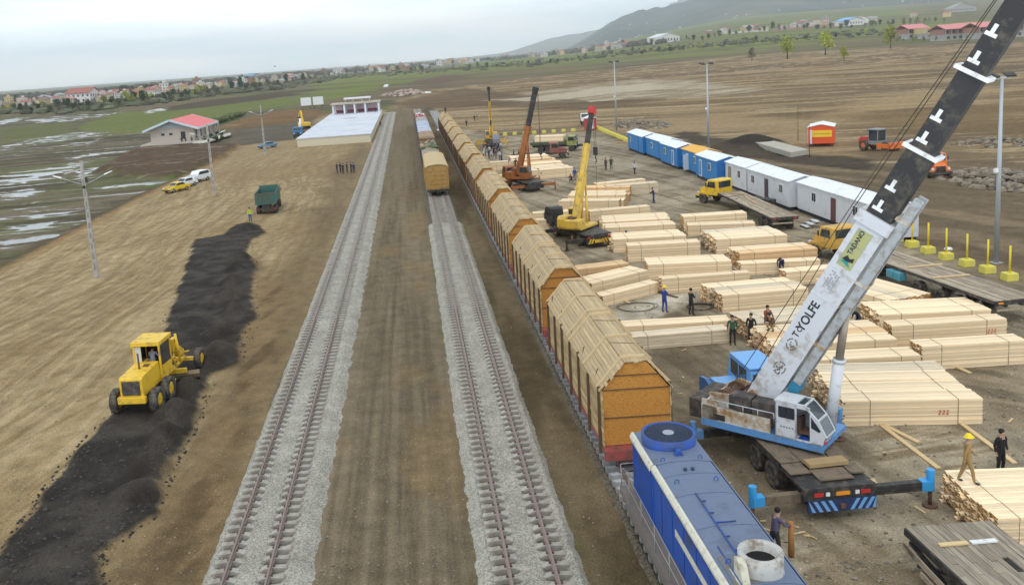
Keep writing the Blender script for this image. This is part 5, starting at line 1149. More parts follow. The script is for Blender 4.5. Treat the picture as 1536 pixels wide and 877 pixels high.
def dump_truck():
    p = G(400, 322); t = thing('dump_truck', 'green tipper truck with its tail to the camera near the black gravel', 'dump truck', (p.x, p.y, 0), R(3))
    mg = mat('tipper_green', (.03, .13, .11), rough=.6, var=.2, scale=2, dirt=((.10, .10, .07), .35, 2))
    b = MB(); b.span((-1.25, 0, 1.25), (1.25, 5.0, 1.4)); b.span((-1.25, 0, 1.4), (-1.17, 5.0, 2.65)); b.span((1.17, 0, 1.4), (1.25, 5.0, 2.65)); b.span((-1.17, 4.92, 1.4), (1.17, 5.0, 3.0)); b.build('tipper_body', mg, t)
    tg = MB(); tg.span((-1.17, 0, 1.4), (1.17, .08, 2.5)); tg.build('tailgate', mg, t)
    r = MB()
    for x in (-.8, -.4, 0, .4, .8): r.box((x, -.03, 1.95), (.08, .06, 1.1))
    r.span((-1.25, -.03, 2.5), (1.25, .1, 2.62)); r.build('tailgate_rib', mat('tipper_brown', (.12, .085, .06), rough=.8), t)
    ld = MB(); ld.span((-1.15, .1, 1.41), (1.15, 4.9, 1.9)); ld.build('bed_liner', M_rust, t)
    f = MB(); f.span((-.5, .2, .8), (.5, 7.4, 1.2)); f.span((-1.2, .1, .55), (1.2, .2, .75)); f.build('chassis', M_black, t)
    c = MB(); c.prism([(5.2, 1.0), (5.2, 2.7), (6.9, 2.7), (7.2, 1.9), (7.2, 1.0)], 'x', -1.2, 1.2); c.build('cab', mg, t, bevel=.04)
    for y in (1.0, 2.2, 6.2):
        for s in (-1, 1): wheel(t, (s*1.0, y, .5), .5, .5, M_darkbox)
    l = MB()
    for x in (-1.0, 1.0): l.box((x, .08, .66), (.25, .06, .12))
    l.build('tail_light', M_red, t)
    m = MB(); m.box((1.45, 5.9, 2.2), (.1, .08, .4)); m.box((-1.45, 5.9, 2.2), (.1, .08, .4)); m.build('mirror', M_black, t)
dump_truck()

# ------------------------------------------------------------------ cars
def car(label, c, hd, m, kind='sedan', group=None, cat='car'):
    t = thing('parked_car', label, cat, c, hd, group)     # +Y front
    if kind == 'sedan': prof = [(-2.15, .45), (-2.2, .8), (-1.9, .95), (-1.35, 1.0), (-.85, 1.4), (.35, 1.42), (1.0, .98), (2.0, .85), (2.18, .65), (2.15, .4)]; W = .82; gw = [(-1.22, 1.0), (-.8, 1.36), (.33, 1.38), (.9, 1.0)]
    else: prof = [(-2.3, .5), (-2.32, 1.1), (-2.2, 1.72), (-1.9, 1.8), (.4, 1.8), (1.05, 1.2), (2.15, 1.1), (2.3, .8), (2.28, .5)]; W = .93; gw = [(-2.0, 1.22), (-1.85, 1.7), (.35, 1.7), (.9, 1.22)]
    zb = gw[0][1]
    b = MB(); low = [(y, z) for y, z in prof if z <= zb+.03]; b.prism(prof, 'x', -W*.86, W*.86); b.prism([(prof[0][0], prof[0][1])]+[(y, min(z, zb-.02)) for y, z in prof[1:-1]]+[prof[-1]], 'x', -W, W)
    bo = b.build('body', m, t, bevel=.05)
    g = MB(); g.prism(gw, 'x', -W*.86-.012, W*.86+.012); go = g.build('side_window', M_glass, t)
    y0, z0 = gw[2]; y1, z1 = prof[prof.index([q for q in prof if q[0] > gw[2][0]+.3][0])]
    w1 = MB(); w1.bar((0, y0+.07, z0+.0), (0, y1-.05, z1+.03), W*1.5, .03, up=(0, .5, 1)); w1.build('windscreen', M_glass, t)
    ya, za = gw[1]; w2 = MB(); w2.bar((0, ya-.08, za), (0, gw[0][0]-.12, gw[0][1]+.03), W*1.5, .03, up=(0, -.5, 1)); w2.build('rear_window', M_glass, t)
    for y in (-1.35, 1.4):
        for s in (-1, 1): wheel(t, (s*(W-.08), y, .33), .33 if kind == 'sedan' else .38, .22, M_chrome)
    for x in (-.6, .6):
        h = MB(); h.box((x, prof[-2][0]-.02, .7), (.3, .1, .14)); h.build('headlight', M_lamp, t)
        h = MB(); h.box((x*1.1, prof[1][0]+.0, .78), (.28, .08, .14)); h.build('tail_light', M_red, t)
    bm_ = MB(); bm_.span((-W, prof[-1][0]-.05, .36), (W, prof[-1][0]+.08, .52)); bm_.build('bumper', M_darkbox, t); return t
M_taxi = mat('taxi_yellow', (.80, .55, .02), rough=.3, var=.04); M_cwhite = mat('car_white', (.78, .80, .82), rough=.3, var=.03); M_cblue = mat('car_blue', (.13, .25, .42), rough=.35, var=.05)
p = G(257, 289); car('yellow taxi parked first in line at the edge of the field', (p.x+.6, p.y+1, 0), R(150), M_taxi)
p = G(271, 282); car('white saloon parked between the yellow taxi and the white off-roader', (p.x+.5, p.y+1, 0), R(152), M_cwhite)
p = G(291, 274); car('white off-roader parked behind the white saloon', (p.x+.5, p.y+1, 0), R(155), M_cwhite, 'suv')
p = G(402, 222); car('light blue car parked beside the third concrete lamp post', (p.x, p.y, 0), R(120), M_cblue)

# ------------------------------------------------------------------ trucks
M_planks = mat('grey_deck_planks', (.40, .325, .235), rough=.9, var=.2, scale=2, stretch=(6, .5, 1), isl=.3, dirt=((.13, .10, .075), .35, 2))
def deck(parent, x0, x1, y0, y1, z, name='deck'):
    b = MB(); n = max(6, int((x1-x0)/.24))
    for k in range(n):
        cut = [y0, y0+(y1-y0)*rnd.uniform(.3, .7), y1]
        for a, c in zip(cut, cut[1:]): b.span((x0+(x1-x0)*k/n+.008, a, z-.06), (x0+(x1-x0)*(k+1)/n-.008, c-.02, z+rnd.uniform(-.012, .012)))
    return b.build(name, M_planks, parent)
def truck(label, c, hd, m, nose=True, cab_w=2.3, bed=None, cat='truck', rearaxles=2, name='flatbed_truck', group=None):
    t = thing(name, label, cat, c, hd, group)      # +Y front; origin under the cab's rear wall
    f = MB(); f.span((-.45, -6.2, .75), (.45, 2.6, 1.1)); f.build('chassis', M_black, t)
    w = cab_w/2
    k = MB(); k.prism([(0, 1.0), (0, 2.55), (.15, 2.65), (1.3, 2.62), (1.55, 1.85), (1.55, 1.0)], 'x', -w, w); cb = k.build('cab', m, t, bevel=.05)
    g = MB(); g.bar((0, 1.36, 2.55), (0, 1.585, 1.88), cab_w*.86, .03, up=(0, 1, .3))
    for s in (-1, 1): g.prism([(.25, 1.8), (.25, 2.45), (1.15, 2.45), (1.35, 1.85)], 'x', s*w-.012, s*w+.012)
    g.span((-w*.75, -.015, 1.8), (w*.75, .0, 2.45)); g.build('cab_window', M_glass, cb, each=1)
    if nose:
        h = MB(); h.prism([(1.5, .9), (1.5, 1.8), (2.6, 1.65), (2.85, 1.4), (2.85, .9)], 'x', -.62, .62); h.build('bonnet', m, t, bevel=.05)
        fe = MB()
        for s in (-1, 1): fe.prism([(1.2, .95), (1.45, 1.25), (2.5, 1.25), (2.8, .95), (2.8, .75), (2.6, .75), (2.4, 1.05), (1.6, 1.05), (1.3, .75)], 'x', s*.6, s*1.12)
        fe.build('fender', m, t, each=1)
        fy = 2.0
    else: fy = .8
    y = 2.85 if nose else 1.6
    bm_ = MB(); bm_.span((-w, y, .5), (w, y+.15, .8)); bm_.build('bumper', M_darkbox, t)
    gr = MB(); gr.span((-.5, y-.0, .95), (.5, y+.04, 1.4)); gr.build('grille', M_black, t)
    for x in (-.85, .85): h = MB(); h.cyl((x, y-.12, 1.1), (x, y+.05, 1.1), .13, n=10); h.build('headlight', M_lamp, t)
    for yy in [fy]+[-4.6, -3.3][:rearaxles]:
        for s in (-1, 1): wheel(t, (s*1.0, yy, .52), .52, .34 if yy > 0 else .5, M_darkbox)
    for s in (-1, 1):
        q = MB(); q.box((s*(w+.2), 1.3, 2.1), (.08, .1, .4)); q.build('mirror', M_black, t)
    return t
# yellow tractor with its own plank trailer
def hdg(a, b): return math.atan2(b.y-a.y, b.x-a.x)-math.pi/2
a = G(1178, 322, 1.2); b = G(1085, 285, 1.2); h1 = hdg(a, b)
ctr = G(1092, 293, 0); t = truck('yellow bonneted truck pulling a bare plank trailer beside the white cabins', (32.6, 92.1, 0), R(28), M_yel)
def trailer(label, rear, hd, L, W, z, axles, name='flatbed_trailer', boxcol=None, rearboards=True):
    t = thing(name, label, 'trailer', (rear.x, rear.y, 0), hd)
    deck(t, -W/2, W/2, 0, L, z)
    f = MB()
    for s in (-1, 1): f.span((s*.5-.07, .1, z-.45), (s*.5+.07, L, z-.07)); f.span((s*(W/2)-.05, 0, z-.2), (s*(W/2)+.05, L, z-.02))
    for k in range(int(L/1.2)): f.span((-W/2, .3+k*1.2, z-.2), (W/2, .4+k*1.2, z-.08))
    f.span((-W/2, -.06, z-.28), (W/2, .02, z-.02)); f.build('trailer_frame', M_black, t)
    for y in axles:
        for s in (-1, 1): wheel(t, (s*(W/2-.25), y, .5), .5, .5, M_darkbox)
    l = MB(); l.span((-W/2+.1, -.08, z-.62), (W/2-.1, -.02, z-.5)); l.build('rear_board', M_planks, t)
    for s in (-1, 1): q = MB(); q.box((s*(W/2-.3), -.085, z-.14), (.3, .04, .1)); q.build('tail_light', M_amber if boxcol else M_red, t)
    if boxcol:
        q = MB()
        for k in range(2): q.box((-W/2-.1, L*.56+k*.75, z-.5), (.5, .68, .55))
        q.build('side_tank', boxcol, t, bevel=.05, each=1)
    return t
rr = G(1208, 333, 1.25); TR = trailer('bare plank trailer hitched to the yellow bonneted truck', Vector((32.4, 76.6, 0)), R(-2), 15.0, 2.4, 1.35, (1.4, 2.7))
for k, (x, y, L_, an) in enumerate(((-.3, 12.3, 2.2, .5), (.2, 13.6, 2.0, -.4), (-.5, 11.1, 1.6, 1.2), (.3, 10.3, 2.4, 1.45), (-.2, 14.4, 1.5, .2), (.1, 8.2, 2.0, 1.5))):
    m = MB(); m.bar((-L_/2, 0, 0), (L_/2, 0, 0), .16, .05); q = Matrix.Rotation(R(-2), 3, 'Z') @ Vector((x, y, 0))
    o = m.build('plank', M_plank if k % 2 else M_planks, None, (TR.location.x+q.x, TR.location.y+q.y, 1.40), R(-2)+an); tag(o, 'loose plank left on the trailer behind the yellow bonneted truck', 'plank', 'planks on the yellow truck trailer')
# long trailer at the frame edge with a second yellow tractor
lr = G(1492, 455, 1.45); lh = hdg(G(1440, 455, 1.3), G(1300, 385, 1.3))
TL = trailer('long plank trailer with turquoise side tanks below the yellow posts', Vector((33.6, 48.1, 0)), R(5), 15, 2.6, 1.5, (3.3, 4.7, 6.9), boxcol=mat('tank_turquoise', (.06, .30, .40), rough=.5, var=.12, dirt=((.2, .2, .18), .3, 3)))
for s in (-1, 1): wheel(TL, (s*1.1, 12.9, .5), .5, .5, M_darkbox)
truck('yellow bonneted truck half hidden behind the white crane boom', (32.1, 65.0, 0), R(14), mat('truck_ochre', (.62, .36, .06), rough=.5, var=.12, dirt=((.3, .2, .08), .3, 2)), name='tractor_truck')
for k, (x, y, an) in enumerate(((-.5, 13.5, .1), (.5, 12.6, -.1), (.2, 14.6, .15), (0, 6.4, 1.5), (.3, 9.3, 1.55))):
    m = MB(); m.bar((0, -1.2, 0), (0, 1.2, 0), .18, .06); q = Matrix.Rotation(R(5), 3, 'Z') @ Vector((x, y-1, 0)); o = m.build('plank', M_plank if k > 2 else M_planks, None, (33.6+q.x, 48.1+q.y, 1.55), R(5)+an); tag(o, 'loose board lying on the long trailer with turquoise tanks', 'plank', 'planks on the long trailer')
# weathered trailer in the lower right corner
CT = thing('flatbed_trailer', 'weathered plank trailer cut by the lower right corner', 'trailer', (16.35, 26.25, 0), R(180))
def corner():
    W, L, z = 2.75, 9, 1.3; b = MB(); n = 14
    for k in range(n):
        ys = [0, 2.2+.6*(k % 3), 5.0+.4*(k % 4), L]
        for q, (a, c) in enumerate(zip(ys, ys[1:])):
            if (k, q) in ((4, 0), (9, 1)): a += .0; c -= .75
            b.span((-W/2+W*k/n+.007, a, z-.05), (-W/2+W*(k+1)/n-.007, c-.025, z+rnd.uniform(-.01, .012)))
    b.build('deck', mat('grey_weathered_planks', (.31, .265, .20), rough=.95, var=.2, scale=2.2, stretch=(6, .5, 1), isl=.22, dirt=((.17, .14, .11), .35, 2)), CT)
    f = MB(); f.span((-W/2, -.05, z-.3), (W/2, 0, z-.04))
    for s in (-1, 1): f.span((s*W/2-.05, 0, z-.25), (s*W/2+.05, L, z-.03)); f.span((s*.55-.06, 0, z-.5), (s*.55+.06, L, z-.06))
    f.bar((W/2, .3, .95), (W/2-.2, 2.6, .35), .12, .1); f.bar((W/2-.1, .6, .3), (W/2-.4, 2.2, .9), .1, .1); f.build('trailer_frame', M_black, CT)
    lb = MB(); lb.bar((W/2+.2, .25, .85), (W/2+.05, 2.4, .55), .05, .2); lb.bar((W/2+.25, 1.3, .5), (W/2+.05, 2.6, .2), .05, .16); lb.build('side_board', M_planks, CT)
    for s in (-1, 1):
        for y in (2.6, 3.9): wheel(CT, (s*1.1, y, .5), .5, .45, M_darkbox)
corner()
for x0, x1, m, lab in ((15.35, 16.25, M_plank, 'yellowish plank lying across the weathered corner trailer'), (16.35, 17.15, M_white, 'pale board lying across the weathered corner trailer')):
    q = MB(); q.bar((x0, 25.05, 1.345), (x1, 25.05, 1.345), .17, .05); tag(q.build('plank', m), lab, 'plank')
# green truck loaded with boards, farther trucks and machines
p = G(866, 227); gt = truck('green cab-over truck loaded with boards beyond the timber rows', (p.x-1.2, p.y+2.0, 0), R(-112), mat('truck_olive', (.30, .33, .08), rough=.5, var=.15, dirt=((.15, .15, .08), .35, 2)), nose=False, name='loaded_truck')
sb = MB()
for s in (-1, 1): sb.span((s*1.15-.04, -6.4, 1.35), (s*1.15+.04, -.2, 1.75))
sb.span((-1.15, -6.4, 1.2), (1.15, -.2, 1.35)); sb.build('cargo_bed', mat('bed_green', (.08, .10, .06), rough=.7, var=.2), gt)
ld = MB()
for k in range(8):
    for z in range(7): ld.span((-1.05+k*.26, -5.6+rnd.uniform(-.1, .1), 1.36+z*.2), (-1.05+k*.26+.25, -.6+rnd.uniform(-.05, .05), 1.36+z*.2+.19))
tag(ld.build('timber_load', M_pine, None, gt.location, R(-112)), 'pale boards stacked on the green cab-over truck', 'timber load')
p = G(879, 187); truck('white lorry parked far behind the red topped boom', (p.x, p.y, 0), R(170), M_white, nose=False, name='lorry')
p = G(880, 193); kb = thing('small_kiosk', 'tiny red and white kiosk beside the boom head of the yellow crane', 'kiosk', (p.x, p.y-4, 0)); m = MB(); m.box((0, 0, 1.4), (2.2, 2.2, 2.4)); m.build('wall', M_red, kb); m = MB(); m.prism([(-1.3, 2.6), (0, 3.1), (1.3, 2.6)], 'y', -1.3, 1.3); m.build('roof', M_white, kb); m = MB(); m.box((.2, -1.12, 1.3), (.7, .05, 1.9)); m.build('door', M_white, kb)
p = G(825, 238); tr_ = truck('small red tractor unit standing by the far timber group', (p.x, p.y, 0), R(-95), mat('faded_red', (.27, .075, .06), rough=.6, var=.2, dirt=((.2, .13, .1), .35, 2)), name='red_tractor')
p = G(1404, 268); truck('orange truck facing the camera below the black boom', (p.x+.8, p.y+2.6, 0), R(172), mat('truck_orange', (.72, .17, .03), rough=.45, var=.08), cab_w=2.4, name='orange_truck')
p = G(447, 207); bt = truck('bright blue truck with a white pipe standing beside the platform', (p.x, p.y+2.5, 0), R(175), mat('truck_blue', (.03, .20, .50), rough=.45, var=.1), nose=False, name='blue_truck')
q = MB(); q.cyl((0, -1.2, 1.4), (-.3, -1.8, 4.6), .28, n=10); q.build('upright_pipe', M_white, bt)
def excavator():
    p = G(456, 194); t = thing('excavator', 'yellow excavator with a folded arm beside the platform', 'excavator', (p.x, p.y, 0), R(30))
    for s in (-1, 1):
        k = MB(); k.prism([(-1.7, .15), (-1.9, .5), (-1.6, .85), (1.6, .85), (1.9, .5), (1.7, .15)], 'x', s*.8, s*1.35); k.build('crawler', M_black, t, bevel=.05)
    b = MB(); b.span((-1.3, -2.2, 1.0), (1.3, 1.2, 2.0)); b.build('body', M_yel, t, bevel=.06)
    c = MB(); c.span((-1.25, .0, 2.0), (-.3, 1.4, 3.1)); co = c.build('cab', M_yel, t, bevel=.04); g = MB(); g.span((-1.2, 1.41, 2.2), (-.35, 1.43, 3.0)); g.span((-1.27, .2, 2.2), (-1.25, 1.2, 3.0)); g.build('cab_window', M_glass, co, each=1)
    a = MB(); a.bar((.2, .8, 1.8), (.2, 1.8, 5.2), .4, .6); a.build('boom', M_yel, t); a = MB(); a.bar((.2, 1.7, 5.3), (.2, 3.6, 3.6), .32, .42); a.build('arm', M_yel, t)
    k = MB(); k.prism([(3.3, 3.5), (3.9, 3.4), (4.0, 2.6), (3.3, 2.5), (3.2, 3.0)], 'x', -.25, .65); k.build('bucket', M_darkbox, t)
excavator()
def roller():
    p = G(1322, 226); t = thing('road_roller', 'orange vibratory roller on the bare soil near the red cabin', 'road roller', (p.x-.3, p.y+.5, 0), R(200))
    mo = mat('roller_orange', (.75, .16, .02), rough=.45, var=.1, dirt=((.3, .13, .06), .3, 2)); mr = mat('roller_red', (.5, .045, .04), rough=.4)
    d = MB(); d.cyl((-1.05, 2.2, .75), (1.05, 2.2, .75), .75, n=30); d.build('drum', mat('drum_steel', (.14, .11, .09), rough=.6, metal=.3, var=.2), t)
    f = MB(); f.span((-1.35, 1.2, .55), (-1.1, 3.2, 1.15)); f.span((1.1, 1.2, .55), (1.35, 3.2, 1.15)); f.span((-1.35, 3.0, .5), (1.35, 3.35, 1.35)); f.span((-1.35, 1.0, .55), (1.35, 1.25, 1.2)); f.build('drum_frame', mo, t, bevel=.03)
    e = MB(); e.prism([(-2.6, .8), (-2.6, 1.5), (-2.2, 1.95), (-.9, 2.0), (-.9, .8)], 'x', -.85, .85); e.build('engine_cover', mr, t, bevel=.08)
    c = MB(); c.span((-.8, -.9, .9), (.8, .75, 1.45)); c.span((-.9, -1.0, 2.95), (.9, .9, 3.1))
    for x in (-.76, .76):
        for y in (-.85, .7): c.span((x-.05, y-.05, 1.4), (x+.05, y+.05, 3.0))
    co = c.build('cab', mat('cab_grey', (.22, .24, .25), rough=.5), t); g = MB(); g.span((-.72, -.8, 1.45), (.72, .66, 2.95)); g.build('cab_window', M_glass, co, each=1)
    for s in (-1, 1): wheel(t, (s*.95, -1.5, .75), .75, .5, mo)
roller()
# ------------------------------------------------------------------ cabins
M_cabinblue = mat('cabin_blue', (.02, .23, .58), rough=.5, var=.06, bands=(3.3, 1, (.01, .15, .44), .1), dirt=((.05, .17, .38), .25, 1.5))
M_cabwhite = mat('cabin_white', (.66, .68, .72), rough=.5, var=.04, bands=(3.3, 1, (.56, .58, .63), .07), dirt=((.5, .5, .5), .2, 1.2))
M_roofwhite = mat('cabin_roof_white', (.80, .83, .87), rough=.5, var=.04, bands=(1.6, 1, (.66, .70, .76), .05), dirt=((.6, .62, .64), .25, 1))
M_roofgrey = mat('cabin_roof_grey', (.42, .44, .46), rough=.6, var=.1)
M_roofyel = mat('cabin_roof_yellow', (.78, .40, .02), rough=.5, var=.1)
M_fr = mat('window_frame_white', (.75, .76, .78), rough=.5)
M_ibeam = mat('cabin_skid', (.03, .035, .05), rough=.8)
def cabin(label, x, y0, y1, wallm, roofm, wins, doors, W=3.0, H=2.55, z=.4, ridge='y', open_door=None, trim=None):
    t = thing('site_cabin', label, 'cabin', (x, y0, z), 0, 'site cabins in a row'); L = y1-y0
    b = MB(); b.span((0, 0, 0), (W, L, H)); P = [(0, H), (W/2, H+.38), (W, H)]; b.prism(P, 'y', 0.001, L-.001); b.build('wall', wallm, t)
    r = MB(); r.prism([(-.14, H-.03), (W/2, H+.43), (W+.14, H-.03), (W+.14, H+.03), (W/2, H+.50), (-.14, H+.03)], 'y', -.1, L+.06); r.build('roof', roofm, t)
    for y in wins:
        f = MB(); f.span((-.05, y-.45, 1.15), (-.003, y+.45, 2.05)); fo = f.build('window', M_fr, t)
        g = MB(); g.span((-.06, y-.38, 1.22), (-.051, y-.04, 1.98)); g.span((-.06, y+.04, 1.22), (-.051, y+.38, 1.98)); g.build('pane', M_glass, fo)
    for y in doors:
        f = MB(); f.span((-.05, y-.45, .02), (-.003, y+.45, 2.1)); fo = f.build('door', trim or M_fr, t); g = MB(); g.span((-.06, y-.30, .15), (-.051, y+.3, 1.98)); g.build('door_panel', M_glass if open_door is not None and y == open_door else (trim or wallm), fo)
    if open_door is not None:
        f = MB(); f.bar((-.08, open_door-.45, 1.05), (-.75, open_door-.75, 1.05), .05, 2.05); f.build('open_door', M_fr, t)
    s = MB()
    for q in (.25, W-.25): s.span((q-.1, .05, -z+.02), (q+.1, L-.05, -.002))
    s.build('skid', M_ibeam, t, each=1)
    return t
cabin('blue cabin with a white roof at the far end of the row', 36.2, 138.4, 148, M_cabinblue, M_roofwhite, (7.8,), (3.2,), trim=M_cabinblue)
cabin('second blue white-roofed cabin from the far end of the row', 36.55, 129, 137.8, M_cabinblue, M_roofwhite, (5.5,), (2.0,), trim=M_cabinblue)
cabin('blue white-roofed cabin just beyond the orange-roofed one', 36.1, 120.2, 128.2, M_cabinblue, M_roofwhite, (5.8,), (2.0,))
cabin('blue cabin with an orange roof and an open white door', 36.5, 112.7, 119.5, M_cabinblue, M_roofyel, (1.2,), (4.3,), open_door=4.3)
cabin('blue white-roofed cabin between the orange-roofed one and the white cabins', 36.0, 104.2, 112, M_cabinblue, M_roofwhite, (2.6,), (5.9,))
cabin('white cabin next to the last blue one, partly behind the yellow truck', 36.75, 97.0, 103.4, M_cabwhite, M_roofwhite, (2.0,), (5.0,), trim=mat('brown_door', (.30, .22, .15), rough=.6))
cabin('white cabin with grey and white roof sheets behind the yellow truck', 36.7, 85.6, 96.4, M_cabwhite, M_roofwhite, (1.9, 9.2), (5.6,), trim=mat('dark_door', (.07, .05, .06), rough=.6))
cabin('long white cabin with steps at the near end of the row', 37.25, 69.4, 85.0, M_cabwhite, M_roofwhite, (12.0, 4.2), (8.2,), trim=mat('red_brown_door', (.14, .05, .05), rough=.6))
gs = MB()
for y, L in ((91.6, 2.0), (95.2, 1.1)): gs.prism([(-.16, 2.53), (1.5, 3.0), (1.5, 3.02), (-.16, 2.56)], 'y', 0, L); gs.v = [(a, b, c) if k else (a, b, c) for k, (a, b, c) in enumerate(gs.v)]
t = thing('cabin_steps', 'pale metal steps before the long white cabin', 'steps', (34.7, 77.6, 0), 0)
for k in range(3):
    s = MB(); s.box((k*.45, 0, .18+k*.2), (.42, 1.3, .06)); s.build('tread', M_cabwhite, t)
s = MB()
for y in (-.6, .6): s.bar((-.2, y, .05), (1.2, y, .65), .06, .12)
s.build('stringer', M_black, t, each=1)
def red_cabin():
    p = G(1196, 221); q = G(1236, 224)
    t = thing('site_cabin', 'orange red cabin with a white roof and yellow banner alone on bare soil', 'cabin', (60.2, 133.6, .55), R(-28)); mo = mat('cabin_orange_red', (.70, .085, .02), rough=.5, var=.06)
    b = MB(); b.span((0, 0, 0), (3.6, 5.0, 2.5)); b.prism([(0, 2.5), (1.8, 2.85), (3.6, 2.5)], 'y', .001, 4.999); b.build('wall', mo, t)
    r = MB(); r.prism([(-.1, 2.48), (1.8, 2.9), (3.7, 2.48), (3.7, 2.53), (1.8, 2.98), (-.1, 2.53)], 'y', -.1, 5.1); r.build('roof', M_roofwhite, t)
    f = MB(); f.span((-.05, 3.0, 1.2), (-.004, 4.2, 2.1)); fo = f.build('window', M_fr, t); g = MB(); g.span((-.06, 3.15, 1.3), (-.051, 4.05, 2.0)); g.build('pane', M_glass, fo)
    d = MB(); d.span((-.05, .5, .05), (-.004, 1.4, 2.1)); d.build('doorway', M_black, t); d = MB(); d.bar((-.05, .45, 1.05), (.55, -.35, 1.05), .05, 2.1); d.build('open_door', M_fr, t)
    bn = MB(); bn.span((.55, -.05, 1.0), (3.3, -.01, 2.0)); bo = bn.build('banner', mat('banner_yellow', (.85, .55, .03), rough=.5), t)
    sc = MB()
    for k in range(7):
        x = .8+k*.33; sc.tube([(x, -.06, 1.45+.1*math.sin(k)), (x+.1, -.06, 1.62), (x+.2, -.06, 1.4), (x+.3, -.06, 1.5)], .03, 4)
    sc.build('banner_script', mat('script_green', (.30, .28, .03), rough=.6), bo)
    l = MB()
    for x in (.3, 3.3):
        for y in (.3, 4.7): l.span((x-.1, y-.1, -.55), (x+.1, y+.1, 0))
    l.build('leg', M_rust, t, each=1)
red_cabin()
# ------------------------------------------------------------------ lamp posts
M_conc = mat('pole_concrete', (.40, .38, .35), rough=.85, var=.12, scale=2, dirt=((.24, .22, .2), .35, 2.5))
M_galv = mat('galvanised', (.40, .43, .46), rough=.5, metal=.3, var=.1)
def lamp_post(label, p, H, rz, extra=False):
    t = thing('lamp_post', label, 'lamp post', (p.x, p.y, 0), rz, 'concrete lamp posts along the west yard')
    b = MB(); b.bar((0, 0, 0), (0, 0, H), .42, .34, up=(0, 1, 0), w2=.26, h2=.22); po = b.build('pole', M_conc, t, bevel=.02)
    n = MB()
    for k in range(9): n.span((-.07, -.185+.006*k, .8+k*.95), (.07, -.16+.006*k, 1.3+k*.95))
    n.build('pole_recess', mat('recess_grey', (.24, .23, .21), rough=.9), po)
    for s in (-1, 1):
        a = MB(); a.tube([(0, 0, H*.80), (s*.9, 0, H*.83), (s*1.9, 0, H*.875)], .035, 6); ao = a.build('lamp_arm', M_galv, t)
        l = MB(); l.bar((s*1.8, 0, H*.872), (s*2.5, 0, H*.895), .26, .13, w2=.16, h2=.08); l.build('lamp_head', M_lamp, ao, bevel=.02)
    k = MB(); k.cyl((0, -.2, H*.78), (0, .2, H*.78), .16, n=8); k.box((.25, 0, H*.84), (.2, .25, .4)); k.build('bracket', M_black, t)
    if extra:
        c = MB(); c.bar((.15, 0, H*.94), (-1.6, .3, H*.90), .09, .12); c.build('cross_arm', M_conc, t)
lamp_post('concrete lamp post nearest the camera with a third arm at its top', G(145, 417), 10.6, R(8), True)
lamp_post('middle concrete lamp post right of the parked cars', G(322, 294), 10.4, R(10))
lamp_post('farthest concrete lamp post beside the light blue car', G(398, 233), 10.4, R(10))
def mast(label, p, H):
    t = thing('floodlight_mast', label, 'floodlight mast', (p.x, p.y, 0), R(10), 'floodlight masts on the east side')
    b = MB(); b.cyl((0, 0, 0), (0, 0, H), .19, .10, 12); b.build('pole', M_galv, t); f = MB(); f.box((0, 0, .05), (.7, .7, .1)); f.build('base', M_conc, t)
    c = MB(); c.bar((-.75, 0, H), (.75, 0, H), .1, .1); c.build('cross_arm', M_galv, t)
    for x in (-.8, -.45, .45, .8): l = MB(); l.bar((x, -.18, H+.05), (x*1.25, .35, H+.28), .34, .12); l.build('floodlight', M_black, t)
    k = MB(); k.box((-.25, 0, H*.51), (.22, .2, .3)); k.build('junction_box', M_white, t)
mast('tall floodlight mast at the frame edge beside the yellow posts', G(1494, 395), 13.2)
mast('tall floodlight mast behind the blue and white cabins', G(1063, 230), 13.5)
mast('tall floodlight mast far off near the rock heap', G(925, 197), 14.0)
for k, (px, py, h, lab) in enumerate(((1197, 212, 6.0, 'thin bare pole beside the red cabin'), (1214, 237, 5, 'thin bare pole at the end of the concrete slab'))):
    p = G(px, py); m = MB(); m.cyl((0, 0, 0), (0, 0, h), .05, .03, 6); tag(m.build('bare_pole', M_rust, None, (p.x, p.y, 0)), lab, 'pole')
# ------------------------------------------------------------------ yellow posts and blocks
M_blk = mat('yellow_block', (.70, .62, .10), rough=.8, var=.12, scale=3, dirt=((.5, .45, .2), .3, 3)); M_post = mat('yellow_post', (.74, .58, .02), rough=.5)
def post_proto():
    t = thing('barrier_post', 'x', 'barrier post', (0, 0, 0)); b = MB(); b.prism([(-.42, 0), (.42, 0), (.38, .52), (-.38, .52)], 'y', -.36, .36); b.build('concrete_block', M_blk, t, bevel=.04)
    p = MB(); p.cyl((0, 0, .5), (0, 0, 2.35), .065, n=10); p.cyl((0, 0, .52), (0, 0, .58), .13, n=10); p.build('post', M_post, t); KIDS[t.name] = list(t.children); return t
PP = post_proto(); pos = [(1514, 420), (1481, 409), (1450, 399), (1419, 389), (1392, 379.5), (1368, 370.5), (1345, 362), (1322, 354)]
for k, q in enumerate(pos):
    p = G(*q); lab = 'yellow post in a concrete block, %s counting from the frame edge' % ORD[k]
    if k == 0: PP.location = p; PP['label'] = lab; PP['group'] = 'yellow barrier posts in concrete blocks'
    else: dup(PP, p, label=lab)
p = G(1419, 386); m = MB(); m.ball((0, 0, 0), (.3, .25, .14), 0, 10, 6, .1); tag(m.build('white_bag', M_white, None, (p.x+.1, p.y-.1, .66)), 'small white bag resting on a yellow block', 'bag')
fb = MB(); fb.prism([(-.45, 0), (.45, 0), (.38, .6), (-.38, .6)], 'y', -.4, .4); fb0 = fb.build('marker_block', M_blk, bevel=.03)
fpos = [(743+k*14.6, 204.3-.9*k) for k in range(9)]
for k, q in enumerate(fpos):
    p = G(*q); lab = 'yellow concrete block in the far row, %s from the small yellow crane' % ORD[k]
    if k == 0: fb0.location = p; tag(fb0, lab, 'marker block', 'yellow blocks in the far row')
    else: dup(fb0, p, label=lab, group='yellow blocks in the far row')
